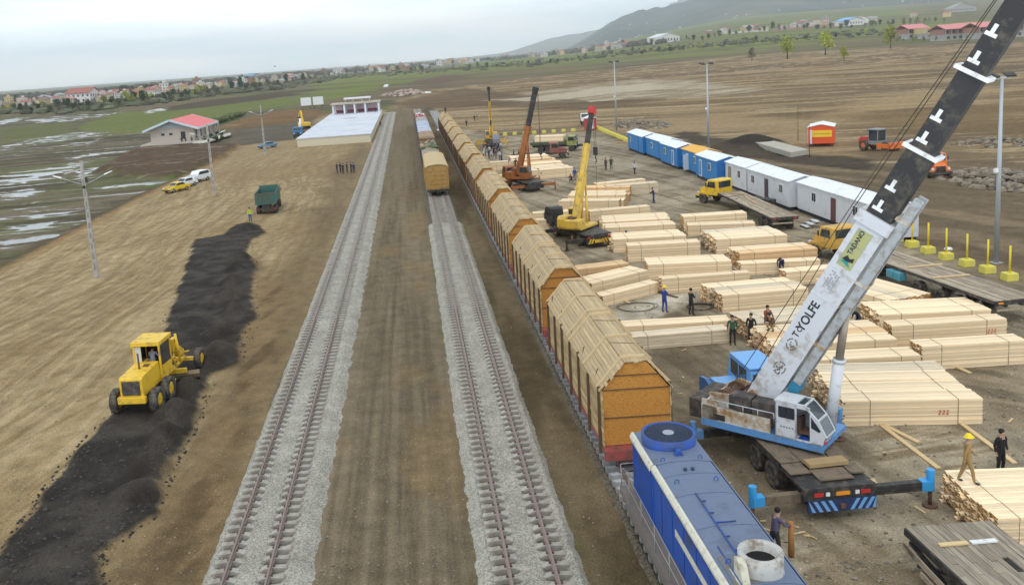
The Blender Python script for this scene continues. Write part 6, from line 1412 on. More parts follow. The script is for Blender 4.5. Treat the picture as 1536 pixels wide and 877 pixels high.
A, B = G(893, 192), G(943, 213)
for k in range(16):
    p = A+(B-A)*(k/15); dup(fb0, p, label='yellow concrete block in the slanting row by the blue cabins, %s from its far end' % ORD[k], group='yellow blocks in the slanting row')
# ------------------------------------------------------------------ platform, house and small works
M_plat = mat('pale_concrete', (.60, .62, .68), rough=.7, var=.06, scale=.25, dirt=((.5, .53, .6), .4, .2)); M_platf = mat('cream_render', (.62, .56, .42), rough=.8, var=.06)
def platform():
    t = thing('station_platform', 'long pale concrete station platform with a cream front wall', 'platform', (-8.9, 199.5, 0))
    b = MB(); b.span((-16.4, 0, 0), (0, 100, 1.75)); b.build('side_wall', M_platf, t); s = MB(); s.span((-16.6, -.15, 1.75), (.2, 100, 1.95)); s.build('slab', M_plat, t)
    q = MB(); q.span((-10.2, 62, 1.955), (-6.6, 63.2, 2.0)); q.build('slab_opening', mat('opening_mauve', (.33, .29, .35)), t)
    k = thing('station_canopy', 'station canopy frame with white columns at the far end of the platform', 'canopy', (-8.9, 288, 1.95))
    fr = mat('canopy_white', (.70, .72, .76), rough=.6)
    for x in (-15.2, -11.6, -8.3, -4.9, -.6):
        for y in (0, 8): c = MB(); c.span((x-.25, y-.25, 0), (x+.25, y+.25, 3.0)); c.build('column', fr, k)
    r = MB(); r.span((-16, -.6, 3.0), (0, 9, 3.35)); r.build('roof_beam', mat('raw_concrete', (.42, .38, .31), rough=.9, var=.15, scale=.5), k)
    r = MB(); r.span((-12, 6, 4.3), (-3.2, 9, 4.8)); r.build('upper_roof', fr, k); r = MB()
    for x in (-11.5, -9, -6, -3.6): r.span((x-.15, 6.2, 3.35), (x+.15, 6.5, 4.3))
    r.build('upper_post', mat('raw_concrete', (.42, .38, .31)), k, each=1)
    w_ = MB()
    for a, c in ((-14.8, -11.9), (-11.2, -8.6), (-7.9, -5.2), (-4.5, -1)): w_.span((a, 7.6, .0), (c, 7.7, .9))
    w_.build('maroon_wall', mat('maroon', (.28, .05, .09)), k, each=1); w_ = MB()
    for a, c in ((-14.8, -11.9), (-11.2, -8.6), (-7.9, -5.2), (-4.5, -1)): w_.span((a, 7.6, .95), (c, 7.7, 2.4))
    w_.build('pink_wall', mat('pale_pink', (.68, .50, .55)), k, each=1)
platform()
p = G(469, 163); sg = thing('billboard', 'pair of white hoarding panels beyond the platform', 'billboard', (p.x, p.y, 0), R(5))
for x in (-2.6, 2.6): m = MB(); m.box((x, 0, 3.2), (4.4, .15, 3.4)); m.build('panel', M_white, sg)
for x in (-4, -.9, .9, 4): m = MB(); m.cyl((x, .1, 0), (x, .1, 4.5), .12, n=6); m.build('post', M_rust, sg)
M_stone = mat('pink_stone_wall', (.46, .40, .35), rough=.85, var=.1, scale=1.2); M_coral = mat('coral_roof_sheet', (.72, .09, .09), rough=.45, var=.06, bands=(1.5, 1, (.55, .06, .06), .08)); M_fascia = mat('pale_blue_fascia', (.55, .66, .72), rough=.5)
def house():
    X0, X1, Y0_, Y1 = -68.6, -57.2, 238, 261; t = thing('station_house', 'single storey house with a coral red gable roof and pale stone walls', 'house', (X0, Y0_, .4), 0)
    W, L, H, RH = X1-X0, Y1-Y0_, 3.8, 5.7
    b = MB(); b.span((0, 0, 0), (W, L, H)); b.prism([(0, H), (W/2, RH), (W, H)], 'y', .01, L-.01); b.build('wall', M_stone, t)
    g = MB(); g.prism([(.1, H), (W/2, RH-.1), (W-.1, H)], 'y', -.05, .0); g.build('gable_panel', mat('gable_blue_grey', (.36, .44, .46), rough=.7), t)
    r = MB(); r.prism([(-1.6, H-.5), (W/2, RH+.12), (W+1.6, H-.5), (W+1.6, H-.3), (W/2, RH+.34), (-1.6, H-.3)], 'y', -1.4, L+1.2); r.build('roof', M_coral, t)
    f = MB()
    for s in (-1, 1): f.bar((W/2, -1.45, RH+.15), (W/2+s*(W/2+1.65), -1.45, H-.5), .12, .55, up=(0, 0, 1)); f.span((W/2+s*(W/2+1.6)-.08, -1.4, H-.75), (W/2+s*(W/2+1.6)+.08, L+1.2, H-.28)); f.bar((W/2, L+1.2, RH+.15), (W/2+s*(W/2+1.65), L+1.2, H-.5), .12, .55, up=(0, 0, 1))
    f.build('fascia', M_fascia, t)
    for x, z, w_, h_ in ((3.3, 2.2, .9, .6), (5.4, 2.2, .9, .6), (8.6, 1.7, 1.2, 1.9)): m = MB(); m.box((x, -.03, z), (w_, .08, h_)); m.build('window', M_glass, t)
    for y in (3, 8, 13, 18, 23): m = MB(); m.box((W+.03, y, 1.7), (.08, 1.4, 2.2)); m.build('window', M_glass, t)
    for y in (1, 6, 11, 16, 21, 25.5): m = MB(); m.span((W+1.1, y-.2, 0), (W+1.5, y+.2, H-.4)); m.build('porch_column', M_stone, t)
    k = MB(); k.span((-2.2, -2.6, -.38), (W+3, L+1, -.002)); k.build('plinth', mat('house_kerb', (.48, .44, .38), rough=.9), t)
house()
pa = MB(); A = [G(288, 215.3), G(345, 201), G(347, 203), G(300, 218)]; pa.prism([(v.x, v.y) for v in A], 'z', .02, .35); tag(pa.build('paved_path', mat('pale_paving', (.52, .50, .42), rough=.9)), kind='structure')
sl_ = MB(); A = [G(1118, 216), G(1143, 213.5), G(1213, 232), G(1186, 236.5)]; sl_.prism([(v.x, v.y) for v in A], 'z', .02, .75); tag(sl_.build('concrete_slab', mat('slab_concrete', (.42, .39, .32), rough=.9, var=.15, scale=.6)), 'pale concrete weighbridge slab beside the dark gravel heap', 'slab')
# rock heaps
M_rock = mat('broken_rock', (.21, .175, .13), rough=.95, var=.3, scale=1.5, isl=.4)
def heap(name, label, c, rx, ry, h, n, s0, s1, m):
    mb = MB()
    for k in range(n):
        a, q = rnd.uniform(0, 6.28), math.sqrt(rnd.random()); x, y = rx*q*math.cos(a), ry*q*math.sin(a); s = rnd.uniform(s0, s1)
        mb.ball((x, y, h*(1-q)*rnd.uniform(.3, 1)), (s, s*rnd.uniform(.6, 1.2), s*rnd.uniform(.4, .8)), 0, 6, 4, .25)
    o = mb.build(name, m, None, (c.x, c.y, 0)); o.data.polygons.foreach_set('use_smooth', [False]*len(o.data.polygons)); tag(o, label, 'rubble heap', kind='stuff')
heap('rubble', 'heap of broken rocks at the right frame edge', G(1512, 272), 5.5, 10, .9, 420, .2, .6, M_rock)
heap('rubble', 'long heap of rocks beyond the blue cabins', G(962, 187), 6, 12, .7, 260, .25, .6, M_rock)
heap('rubble', 'pale rubble heap far beyond the end of the tracks', G(608, 141), 12, 28, 2.5, 150, .5, 1.5, mat('pink_rubble', (.36, .27, .23), var=.3, isl=.4))
heap('rubble', 'brick rubble by the lower right of the mast', G(1500, 215), 7, 5, .8, 120, .2, .5, M_rock)
for k, (px, py, sx, sy, lab) in enumerate(((636, 139.5, 9, 22, 'white sheet lying far beyond the end of the tracks'), (657, 196, .7, 3.5, 'white scrap lying between the two trains'), (1059, 297, 1.2, 1.0, 'white sack in front of the yellow bonneted truck'), (578, 131, 4, 30, 'long pale concrete trough lying in the field beyond the platform'))):
    p = G(px, py); m = MB()
    if k == 3: m.prism([(-1.6, .05), (1.6, .05), (1.2, .9), (-1.2, .9)], 'y', 0, 42)
    else: m.ball((0, 0, .15), (sx*.5, sy*.5, .25), 0, 10, 5, .15)
    tag(m.build(['white_sheet', 'white_scrap', 'white_sack', 'concrete_trough'][k], M_white, None, p), lab, ['sheet', 'scrap', 'sack', 'trough'][k])
p = G(1181, 820); m = MB(); m.cyl((0, 0, 0), (0, 0, 1.25), .10, .09, 10); tag(m.build('wooden_post', mat('post_orange_wood', (.36, .17, .05), rough=.8, var=.2), None, (11.66, 27.2, 0)), 'short round wooden post held upright beside the locomotive', 'post')
# bird
m = MB(); m.ball((0, 0, 0), (.06, .16, .05)); m.add([(0, .1, .02), (.3, -.06, .12), (.28, -.14, .11), (0, -.15, .03)], [(0, 1, 2, 3)]); m.add([(0, .1, .02), (-.3, -.06, .12), (-.28, -.14, .11), (0, -.15, .03)], [(0, 3, 2, 1)]); q = GY(412, 100, 130); tag(m.build('bird', M_black, None, q, R(60)), 'small dark bird flying over the left fields', 'bird')

# ------------------------------------------------------------------ people
M_skin = mat('skin', (.42, .25, .17), rough=.6, var=.08); M_hair = mat('dark_hair', (.012, .010, .009), rough=.8)
M_shoe = mat('shoe', (.03, .025, .02), rough=.7); M_helm = mat('yellow_helmet', (.85, .62, .01), rough=.35)
def cloth(name, c): return mat('cloth_'+name, c, rough=.9, var=.18, scale=6)
def body_mesh(name, J, facing=0):
    """J: joint dict; one continuous skinned figure, +Y is where it faces."""
    V = []; E = []; Rr = []; kind = []
    def v(p, r, k): V.append(Vector(p)); Rr.append(r); kind.append(k); return len(V)-1
    def chain(i, pts):
        for p, r, k in pts: j = v(p, r, k); E.append((i, j)); i = j
        return i
    pel = v(J['pelvis'], .15, 2); sp = chain(pel, [(J['waist'], .135, 1), (J['chest'], .155, 1)])
    nk = chain(sp, [(J['neck'], .062, 0), (J['head'], .085, 0)]); chain(nk, [(J['crown'], .088, 0)])
    hd = Vector(J['head']); fw = Vector(J.get('face', (0, 1, 0))); chain(nk, [(hd+fw*.10, .022, 0)])
    for s, a in ((-1, 'L'), (1, 'R')):
        sh, el, ha = J['sh'+a], J['el'+a], J['ha'+a]
        e = chain(sp, [(sh, .068, 1), (el, .052, 1), (Vector(ha)+(Vector(el)-Vector(ha))*.12, .036, 1), (ha, .034, 0)])
        d = (Vector(ha)-Vector(el)).normalized(); side = d.cross(Vector((0, 1, .3))).normalized()
        for k in range(4): chain(e, [(Vector(ha)+d*.06+side*(k-1.5)*.022, .011, 0), (Vector(ha)+d*(.115+(.01 if k in (1, 2) else 0))+side*(k-1.5)*.024+Vector((0, .02, 0)), .009, 0)])
        chain(e, [(Vector(ha)+d*.03+side*.05+Vector((0, .025, 0)), .011, 0)])
        hp, kn, an, to = J['hp'+a], J['kn'+a], J['an'+a], J['to'+a]
        chain(pel, [(hp, .098, 2), (kn, .068, 2), (an, .048, 2), (to, .042, 3)])
    me = bpy.data.meshes.new('tmp'); me.from_pydata(V, E, []); o = bpy.data.objects.new('tmp', me); COL.objects.link(o)
    md = o.modifiers.new('s', 'SKIN'); md.use_smooth_shade = True; sub = o.modifiers.new('u', 'SUBSURF'); sub.levels = 1; sub.render_levels = 1
    for i, d in enumerate(me.skin_vertices[0].data): d.radius = (Rr[i], Rr[i]*(.82 if kind[i] in (1,) and Rr[i] > .1 else 1)); d.use_root = (i == 0)
    dg = bpy.context.evaluated_depsgraph_get(); m2 = bpy.data.meshes.new_from_object(o.evaluated_get(dg)); bpy.data.objects.remove(o); m2.name = name
    m2.materials.clear()
    for m in (M_skin, M_skin, M_skin, M_shoe): m2.materials.append(m)
    P = [v_ for v_ in V]
    for f in m2.polygons:
        c = f.center; b = min(range(len(E)), key=lambda q: _segd(c, P[E[q][0]], P[E[q][1]])); f.material_index = kind[E[b][1]]; f.use_smooth = True
    zmin = min(v_.co.z for v_ in m2.vertices)
    for v_ in m2.vertices: v_.co.z -= zmin
    return m2, zmin
def _segd(p, a, b):
    ab = b-a; t = max(0, min(1, (p-a).dot(ab)/max(ab.length_squared, 1e-9))); return (p-a-ab*t).length
def stand(arm=None, lean=0, step=.0, twist=0):
    J = dict(pelvis=(0, 0, .95), waist=(0, lean*.25, 1.12), chest=(0, lean*.62, 1.34), neck=(0, lean*.85+.01, 1.53), head=(0, lean*1.0+.03, 1.63), crown=(0, lean*1.05+.02, 1.69))
    for s, a in ((-1, 'L'), (1, 'R')):
        J['sh'+a] = (s*.19, lean*.75, 1.43); J['el'+a] = (s*.26, lean*.7-.04, 1.16); J['ha'+a] = (s*.27, lean*.75+.05, .92)
        J['hp'+a] = (s*.095, 0, .90); J['kn'+a] = (s*.11, s*step*.5+.03, .5); J['an'+a] = (s*.12, s*step-.02, .09); J['to'+a] = (s*.14, s*step+.15, .035)
    if arm: J.update(arm)
    return J
POSES = {}
def pose(n, J): POSES[n] = (*body_mesh('person_'+n, J), J)
pose('stand', stand()); pose('walk', stand(step=.22, arm=dict(elL=(-.27, .08, 1.17), haL=(-.24, .28, 1.02), elR=(.27, -.16, 1.18), haR=(.27, -.18, .93))))
pose('front', stand(step=.06, arm=dict(elL=(-.25, .08, 1.17), haL=(-.06, .26, 1.2), elR=(.25, .08, 1.17), haR=(.08, .28, 1.16))))
pose('reach', stand(lean=.12, step=.12, arm=dict(elL=(-.25, .2, 1.2), haL=(-.22, .45, 1.12), elR=(.26, .22, 1.22), haR=(.22, .5, 1.15))))
pose('bend', dict(stand(), pelvis=(0, -.12, .9), waist=(0, .02, 1.06), chest=(0, .26, 1.17), neck=(0, .42, 1.25), head=(0, .52, 1.28), crown=(0, .57, 1.33), shL=(-.19, .32, 1.2), shR=(.19, .32, 1.2), elL=(-.22, .42, .95), haL=(-.16, .52, .74), elR=(.22, .42, .95), haR=(.16, .54, .74), hpL=(-.095, -.1, .86), hpR=(.095, -.1, .86), knL=(-.12, .04, .48), knR=(.12, .04, .48)))
pose('squat', dict(pelvis=(0, -.1, .32), waist=(0, -.02, .5), chest=(0, .1, .7), neck=(0, .2, .86), head=(0, .26, .95), crown=(0, .26, 1.01), shL=(-.19, .12, .78), shR=(.19, .12, .78), elL=(-.24, .3, .58), elR=(.24, .3, .58), haL=(-.1, .46, .5), haR=(.1, .46, .5), hpL=(-.1, -.08, .3), hpR=(.1, -.08, .3), knL=(-.17, .3, .44), knR=(.17, .3, .44), anL=(-.15, .06, .09), anR=(.15, .06, .09), toL=(-.17, .24, .035), toR=(.17, .24, .035)))
pose('sit', dict(pelvis=(0, 0, .42), waist=(0, .02, .6), chest=(0, .05, .84), neck=(0, .07, 1.03), head=(0, .1, 1.13), crown=(0, .1, 1.19), shL=(-.19, .05, .93), shR=(.19, .05, .93), elL=(-.26, .16, .7), elR=(.26, .16, .7), haL=(-.12, .42, .62), haR=(.12, .42, .62), hpL=(-.1, .04, .4), hpR=(.1, .04, .4), knL=(-.14, .42, .45), knR=(.14, .42, .45), anL=(-.13, .44, .09), anR=(.13, .44, .09), toL=(-.14, .6, .035), toR=(.14, .6, .035)))
def person(label, p, hd, ps, top, leg, helmet=False, group=None, s=1.0, tilt=None):
    me, z0, J = POSES[ps]; o = bpy.data.objects.new('person', me); COL.objects.link(o); o.location = (p[0], p[1], p[2] if len(p) > 2 else 0); o.rotation_euler = (0, 0, hd); o.scale = (s, s, s)
    for i, m in ((1, top), (2, leg)): o.material_slots[i].link = 'OBJECT'; o.material_slots[i].material = m
    tag(o, label, 'person', group); h = Vector(J['head'])-Vector((0, 0, z0)); c = Vector(J['crown'])-Vector((0, 0, z0))
    key = ('H' if helmet else 'h')+ps
    if key not in HAIR:
        m = MB(); a = c+(c-h).normalized()*.0
        if helmet: m.lathe([(.155, .0), (.125, .02), (.115, .07), (.08, .12), (.0, .14)], c+Vector((0, 0, -.0)), 'z', 14); m.box(c+Vector((0, .12, .01)), (.17, .1, .02))
        else: m.lathe([(.088, -.06), (.102, .0), (.095, .05), (.06, .088), (.0, .1)], c+Vector((0, -.022, -.0)), 'z', 12)
        HAIR[key] = m.build('helmet' if helmet else 'hair', M_helm if helmet else M_hair, o)
    else:
        k = HAIR[key].copy(); COL.objects.link(k); k.parent = o
    return o
HAIR = {}
navy, dark, black, blue, brown, khaki, white_, grey, green, vest, purple, red_ = [cloth(n, c) for n, c in (('navy', (.02, .03, .10)), ('dark', (.025, .025, .03)), ('black', (.012, .011, .014)), ('blue', (.03, .07, .33)), ('brown', (.11, .065, .04)), ('khaki', (.33, .21, .08)), ('white', (.6, .62, .65)), ('grey', (.16, .16, .17)), ('green', (.035, .10, .06)), ('vest', (.50, .65, .03)), ('purple', (.10, .09, .15)), ('rust', (.20, .06, .035)))]
P_ = lambda x, y, z=0: (lambda v: (v.x, v.y, z))(G(x, y, z))
person('worker in a yellow-green vest and blue trousers beside the black gravel', P_(376, 333), R(200), 'stand', vest, blue)
person('worker in blue overalls and a yellow helmet by the first wagon', P_(997, 468), R(-60), 'front', blue, blue, True)
person('man in dark clothes holding something before him near the cable coil', P_(1037, 472), R(-70), 'front', dark, dark)
person('worker in a navy jacket bending over a timber pack', P_(1172, 412), R(150), 'bend', navy, navy)
person('man in a dark jacket working between timber packs under the boom', P_(1286, 496), R(90), 'bend', black, navy)
person('man in a green and orange top standing before the ragged row', P_(1099, 517), R(170), 'stand', green, dark)
person('man in a dark jacket standing at the ragged board ends', P_(1127, 514), R(140), 'stand', black, dark)
person('man in a rust brown top sitting on the boards', P_(1150, 489, .85), R(200), 'sit', red_, dark)
person('man in brown squatting at the edge of the boards', P_(1158, 496, 1.05), R(120), 'squat', brown, khaki)
person('worker in tan overalls and a yellow helmet walking on the boards', P_(1450, 724, 1.13), R(-105), 'walk', khaki, khaki, True, s=1.03)
person('man in a black jacket standing behind the boards at the frame edge', P_(1500, 711), R(195), 'stand', black, black, s=1.05)
person('man in a purple grey shirt holding the wooden post beside the locomotive', (11.12, 27.25, 0), R(-75), 'reach', purple, dark)
person('worker in navy leaning forward to push the far pack', P_(981, 305), R(60), 'reach', navy, navy)
person('man in a blue jacket standing at the end of the far timber row', P_(862, 271), R(30), 'stand', blue, grey)
person('man in dark clothes on the left of the pair on the open yard', P_(909, 255), R(120), 'stand', brown, dark)
person('man in dark clothes on the right of the pair on the open yard', P_(917, 254), R(160), 'stand', dark, dark)
person('worker in blue overalls before the tall far pack', P_(765, 254), R(30), 'stand', blue, blue)
person('man in dark clothes right of the worker before the tall far pack', P_(774, 254.5), R(-20), 'stand', dark, brown)
person('man in black on the left behind the far pack', P_(771, 240), R(80), 'stand', black, dark)
person('man in black on the right behind the far pack', P_(779, 241), R(120), 'walk', black, dark)
person('man in a white shirt beside the small red tractor unit', P_(829, 225), R(180), 'stand', white_, grey)
person('left of two men far out near the end of the train', P_(712, 182), R(0), 'stand', dark, dark)
person('right of two men far out near the end of the train', P_(716, 181), R(90), 'stand', dark, grey)
person('man in dark clothes standing on the last timber load', (8.3, Y0+10*PITCHW+6, 4.82), R(180), 'stand', black, dark)
person('man standing on the platform roof before the columns', (-10.5, 284, 1.95), R(180), 'stand', black, dark)
person('man standing at the track side of the platform', (-7.9, 243, .0), R(20), 'stand', black, black)
for k, (x, y) in enumerate(((506, 260), (511, 259), (515, 261), (521, 259.5), (527, 259), (531, 260))):
    person('%s man from the left in the small group west of the first track' % ORD[k], P_(x, y), R(rnd.uniform(0, 360)), rnd.choice(('stand', 'front')), rnd.choice((navy, black, dark)), rnd.choice((dark, navy)), group='group of men west of the first track')
for k, (x, y) in enumerate(((273, 215), (279, 214.5), (284, 214), (288, 214), (293, 213))):
    person('%s man from the left at the corner of the red-roofed house' % ORD[k], P_(x, y), R(rnd.uniform(0, 360)), 'stand', rnd.choice((black, brown, dark)), dark, group='men beside the red-roofed house')
for k in range(15):
    x, y = 727+(k % 5)*6+rnd.uniform(-2, 2), 228+(k//5)*6+rnd.uniform(-1.5, 1.5)
    person('man in the dense crowd by the small yellow crane', P_(x, y), R(rnd.uniform(0, 360)), rnd.choice(('stand', 'front', 'walk')), rnd.choice((black, dark, navy, white_, purple)), rnd.choice((dark, grey)), group='crowd by the small yellow crane')
for x, y, ps, lab, c in ((753, 244, 'stand', 'man in grey at the near edge of the far crowd beside the train', grey), (784, 236, 'walk', 'man walking in brown behind the orange boom', brown), (812, 268, 'bend', 'worker bending beside the hook rope of the orange crane', navy), (857, 273, 'squat', 'worker squatting at the far timber row', dark), (870, 272, 'squat', 'worker squatting right of the man in a blue jacket', black), (700, 190, 'stand', 'lone man far out by the last wagons', dark), (952, 262, 'walk', 'man in a white shirt crossing the open yard', white_)):
    person(lab, P_(x, y), R(rnd.uniform(0, 360)), ps, c, dark)
for k, (q, lab, c) in enumerate((((-.9, 13.9), 'worker in dark clothes on the long trailer nearer the boom', brown), ((-.2, 15.0), 'worker in dark red on the long trailer behind the other', red_))):
    v = Matrix.Rotation(R(5), 3, 'Z') @ Vector((q[0], q[1]-1.2, 0)); person(lab, (33.6+v.x, 48.1+v.y, 1.52), R(100), 'front', c, dark)
gm = Matrix.Translation(GRADER.location) @ GRADER.rotation_euler.to_matrix().to_4x4(); v = gm @ Vector((.05, 1.35, 1.5)); person('grader driver in a pale shirt sitting in the yellow cab', (v.x, v.y, v.z), GRADER.rotation_euler.z, 'sit', cloth('pale_blue', (.35, .38, .5)), dark)
# ------------------------------------------------------------------ trees
M_bark = mat('bark', (.10, .085, .07), rough=.95, var=.2); LEAF = {n: mat('leaf_'+n, c, rough=.8, var=.3, scale=.5, isl=.45, obj=.15, spec=.2) for n, c in (('spring', (.33, .36, .045)), ('dark', (.035, .06, .022)), ('olive', (.075, .095, .035)), ('bare', (.11, .09, .07)))}
def crown_mesh(seed, H, W, n, sz, shape):
    r = random.Random(seed); mb = MB(); cl = []
    for k in range(9):
        a = r.uniform(0, 6.28); q = r.uniform(.1, .62)*W; z = H*r.uniform(.38, .82); cl.append((q*math.cos(a), q*math.sin(a), z, W*r.uniform(.28, .5)))
    cl.append((0, 0, H*.8, W*.4))
    for k in range(n):
        c = r.choice(cl); d = Vector((r.gauss(0, 1), r.gauss(0, 1), r.gauss(0, 1))).normalized()*c[3]*r.uniform(.55, 1.12); p = Vector(c[:3])+d*Vector((1, 1, shape)) if False else Vector((c[0]+d.x, c[1]+d.y, c[2]+d.z*shape))
        u = Vector((r.gauss(0, 1), r.gauss(0, 1), r.gauss(0, 1))).normalized(); w_ = u.orthogonal().normalized(); s = sz*r.uniform(.5, 1.2)
        mb.add([p-u*s-w_*s*.6, p+u*s-w_*s*.5, p+u*s*.8+w_*s*.6, p-u*s*.7+w_*s*.5], [(0, 1, 2, 3)])
    return mb
def trunk_mesh(seed, H, W, rad):
    r = random.Random(seed); mb = MB(); mb.cyl((0, 0, -.3), (0, 0, H*.5), rad, rad*.6, 8)
    for k in range(7):
        a = k*.9+r.uniform(-.3, .3); z = H*r.uniform(.25, .5); e = Vector((math.cos(a)*W*r.uniform(.4, .7), math.sin(a)*W*r.uniform(.4, .7), H*r.uniform(.6, .85))); m = Vector((e.x*.35, e.y*.35, (z+e.z)/2)); mb.cyl((0, 0, z), m, rad*.45, rad*.3, 5); mb.cyl(m, e, rad*.3, rad*.08, 5)
    return mb
TREES = {}
def tree_proto(kind, seed, H, W, n, sz, shape=1.0):
    t = thing('tree', 'x', 'tree'); trunk_mesh(seed, H, W, H*.028).build('trunk', M_bark, t); crown_mesh(seed, H, W, n, sz, shape).build('crown', LEAF[kind], t); KIDS[t.name] = list(t.children); TREES.setdefault(kind, []).append([t, False])
for s in range(2): tree_proto('spring', 10+s, 11, 4.6, 700, .38, 1.0)
for s in range(2): tree_proto('dark', 20+s, 11, 4.2, 500, .6, 1.15); tree_proto('olive', 30+s, 8, 3.6, 420, .55); tree_proto('bare', 40+s, 10, 3.6, 260, .36, 1.2)
def put_tree(kind, p, s, label, group):
    v = rnd.randrange(len(TREES[kind])); pr = TREES[kind][v]; z = terrain(p.x, p.y)
    if not pr[1]: pr[1] = True; o = pr[0]; tag(o, label, None, group); o.location = (p.x, p.y, z)
    else: o = dup(pr[0], (p.x, p.y, z), label=label, group=group)
    o.rotation_euler = (0, 0, rnd.uniform(0, 6.28)); o.scale = (s*rnd.uniform(.85, 1.2), s*rnd.uniform(.85, 1.2), s*rnd.uniform(.85, 1.15))
def at_far(px, py):                                     # sight line met with the rising ground
    p = G(px, py)if py > 90-.0714*(px-640)+1.2 else None
    Y = 500.
    for _ in range(400):
        q = GY(px, py, Y)
        if q.z <= terrain(q.x, q.y): return q
        Y *= 1.012
    return q
for px, py, s, lab in ((1181, 89, 1.0, 'lone bright spring tree left of its wider neighbour on the brown field'), (1238, 83, 1.15, 'wide bright spring tree standing alone on the brown field'), (1336, 74, 1.15, 'bright spring tree left of the half-built red-roofed houses'), (1266, 106, .6, 'small pale green sapling in front of the lone trees'), (1128, 92, .7, 'thin bare sapling left of the lone spring trees')):
    put_tree('bare' if 'bare' in lab else 'spring', at_far(px, py), s*1.45, lab, None)
def belt(pts, n, kinds, s0, s1, label, group, jy=2.5):
    for k in range(n):
        f = (k+rnd.random())/n*(len(pts)-1); i = min(int(f), len(pts)-2); f -= i; x = pts[i][0]+(pts[i+1][0]-pts[i][0])*f; y = pts[i][1]+(pts[i+1][1]-pts[i][1])*f+rnd.uniform(-jy, jy)*.5
        kd = rnd.choice(kinds); put_tree(kd, at_far(x, y), rnd.uniform(s0, s1), label % {'spring': 'yellow-green', 'dark': 'dark green', 'olive': 'dull green', 'bare': 'bare grey'}[kd], group)
belt([(-30, 170), (120, 165), (250, 150), (330, 138)], 90, ('dark', 'olive', 'olive', 'bare', 'bare', 'spring'), .4, .9, '%s tree in the belt below the town behind the wet fields', 'trees below the town behind the wet fields', 6)
belt([(300, 142), (420, 130), (520, 112), (640, 106)], 34, ('olive', 'dark', 'bare', 'bare'), .7, 1.15, '%s tree in the belt between the middle town and the meadow', 'trees below the middle town', 3)
belt([(500, 108), (700, 95), (800, 86), (940, 70)], 40, ('bare', 'olive', 'dark', 'bare'), .9, 1.5, '%s tree among the distant middle houses', 'trees among the distant houses', 3)
belt([(700, 103), (820, 96), (930, 80), (1010, 76)], 34, ('spring', 'olive', 'dark'), .4, .75, '%s bushy tree along the meadow ditch', 'bushes along the meadow ditch', 3)
belt([(940, 70), (1040, 62), (1150, 48), (1300, 42), (1420, 35)], 52, ('bare', 'olive', 'dark', 'bare'), .8, 1.3, '%s tree in the belt at the foot of the hills', 'trees at the foot of the hills', 4)
belt([(960, 83), (1060, 73), (1180, 62), (1330, 50)], 26, ('olive', 'spring', 'dark'), .4, .8, '%s bushy tree on the green strips below the hills', 'bushes on the green strips', 5)
belt([(1340, 63), (1400, 62), (1536, 55)], 16, ('olive', 'spring', 'bare'), .3, .6, '%s bush before the half-built red-roofed houses', 'bushes by the half-built houses', 3)
belt([(20, 152), (160, 146), (260, 134), (420, 118)], 90, ('bare', 'bare', 'dark', 'olive'), .7, 1.15, '%s tree between roofs of the town behind the wet fields', 'trees between the town roofs', 4)
sb = MB()
for k in range(14): p = G(322+k*3.1+rnd.uniform(-2, 2), 184-k*.9+rnd.uniform(-1.5, 1.5)); [sb.ball((p.x+rnd.uniform(-1.5, 1.5), p.y+rnd.uniform(-3, 3), .5), (rnd.uniform(.8, 1.6), rnd.uniform(.8, 2), rnd.uniform(.5, 1.1)), 0, 7, 5, .25) for _ in range(2)]
tag(sb.build('scrub', LEAF['olive']), kind='stuff')
sb = MB()
for k in range(20): p = G(297+rnd.uniform(0, 38), 207+rnd.uniform(-5, 5)); sb.ball((p.x, p.y, .6), (rnd.uniform(.3, .7), rnd.uniform(.4, .8), rnd.uniform(.4, .9)), 0, 7, 5, .3)
tag(sb.build('garden_shrubbery', LEAF['dark']), kind='stuff')
hg = MB()
for k in range(1500):
    x = rnd.uniform(-40, 560) if k < 1000 else rnd.uniform(560, 1340); y = np.interp(x, [-40, 120, 250, 330, 420, 520, 640, 800, 940, 1040, 1180, 1340], [170, 166, 151, 140, 131, 114, 107, 97, 80, 71, 60, 48])+rnd.choice((rnd.uniform(-1, 1.5), rnd.uniform(-6, 4))); p = at_far(x, y); r_ = rnd.uniform(1.2, 3.2)
    hg.ball((p.x, p.y, terrain(p.x, p.y)+r_*.3), (r_*rnd.uniform(.8, 2), r_*rnd.uniform(.8, 1.5), r_*rnd.uniform(.5, 1.0)), 0, 6, 4, .35)
o = hg.build('hedge_undergrowth', mat('hedge_leaf', (.085, .09, .05), rough=.95, var=.4, scale=.05, isl=.5)); tag(o, kind='stuff'); o.data.polygons.foreach_set('use_smooth', [False]*len(o.data.polygons))
# a low distant wood behind everything: one mass
fw = MB()
for k in range(1500):
    x = rnd.uniform(-40, 1000); y = np.interp(x, [-40, 250, 500, 640, 800, 1000], [158, 134, 111, 100, 86, 66])-rnd.uniform(0, 4.5); p = at_far(x, y); r_ = rnd.uniform(5, 10); fw.ball((p.x, p.y, terrain(p.x, p.y)+r_*.3), (r_, r_, r_*rnd.uniform(.5, .9)), 0, 6, 4, .3)
o = fw.build('far_woods', mat('far_wood_leaf', (.06, .062, .045), rough=.95, var=.35, scale=.02, isl=.4)); tag(o, kind='stuff'); o.data.polygons.foreach_set('use_smooth', [False]*len(o.data.polygons))

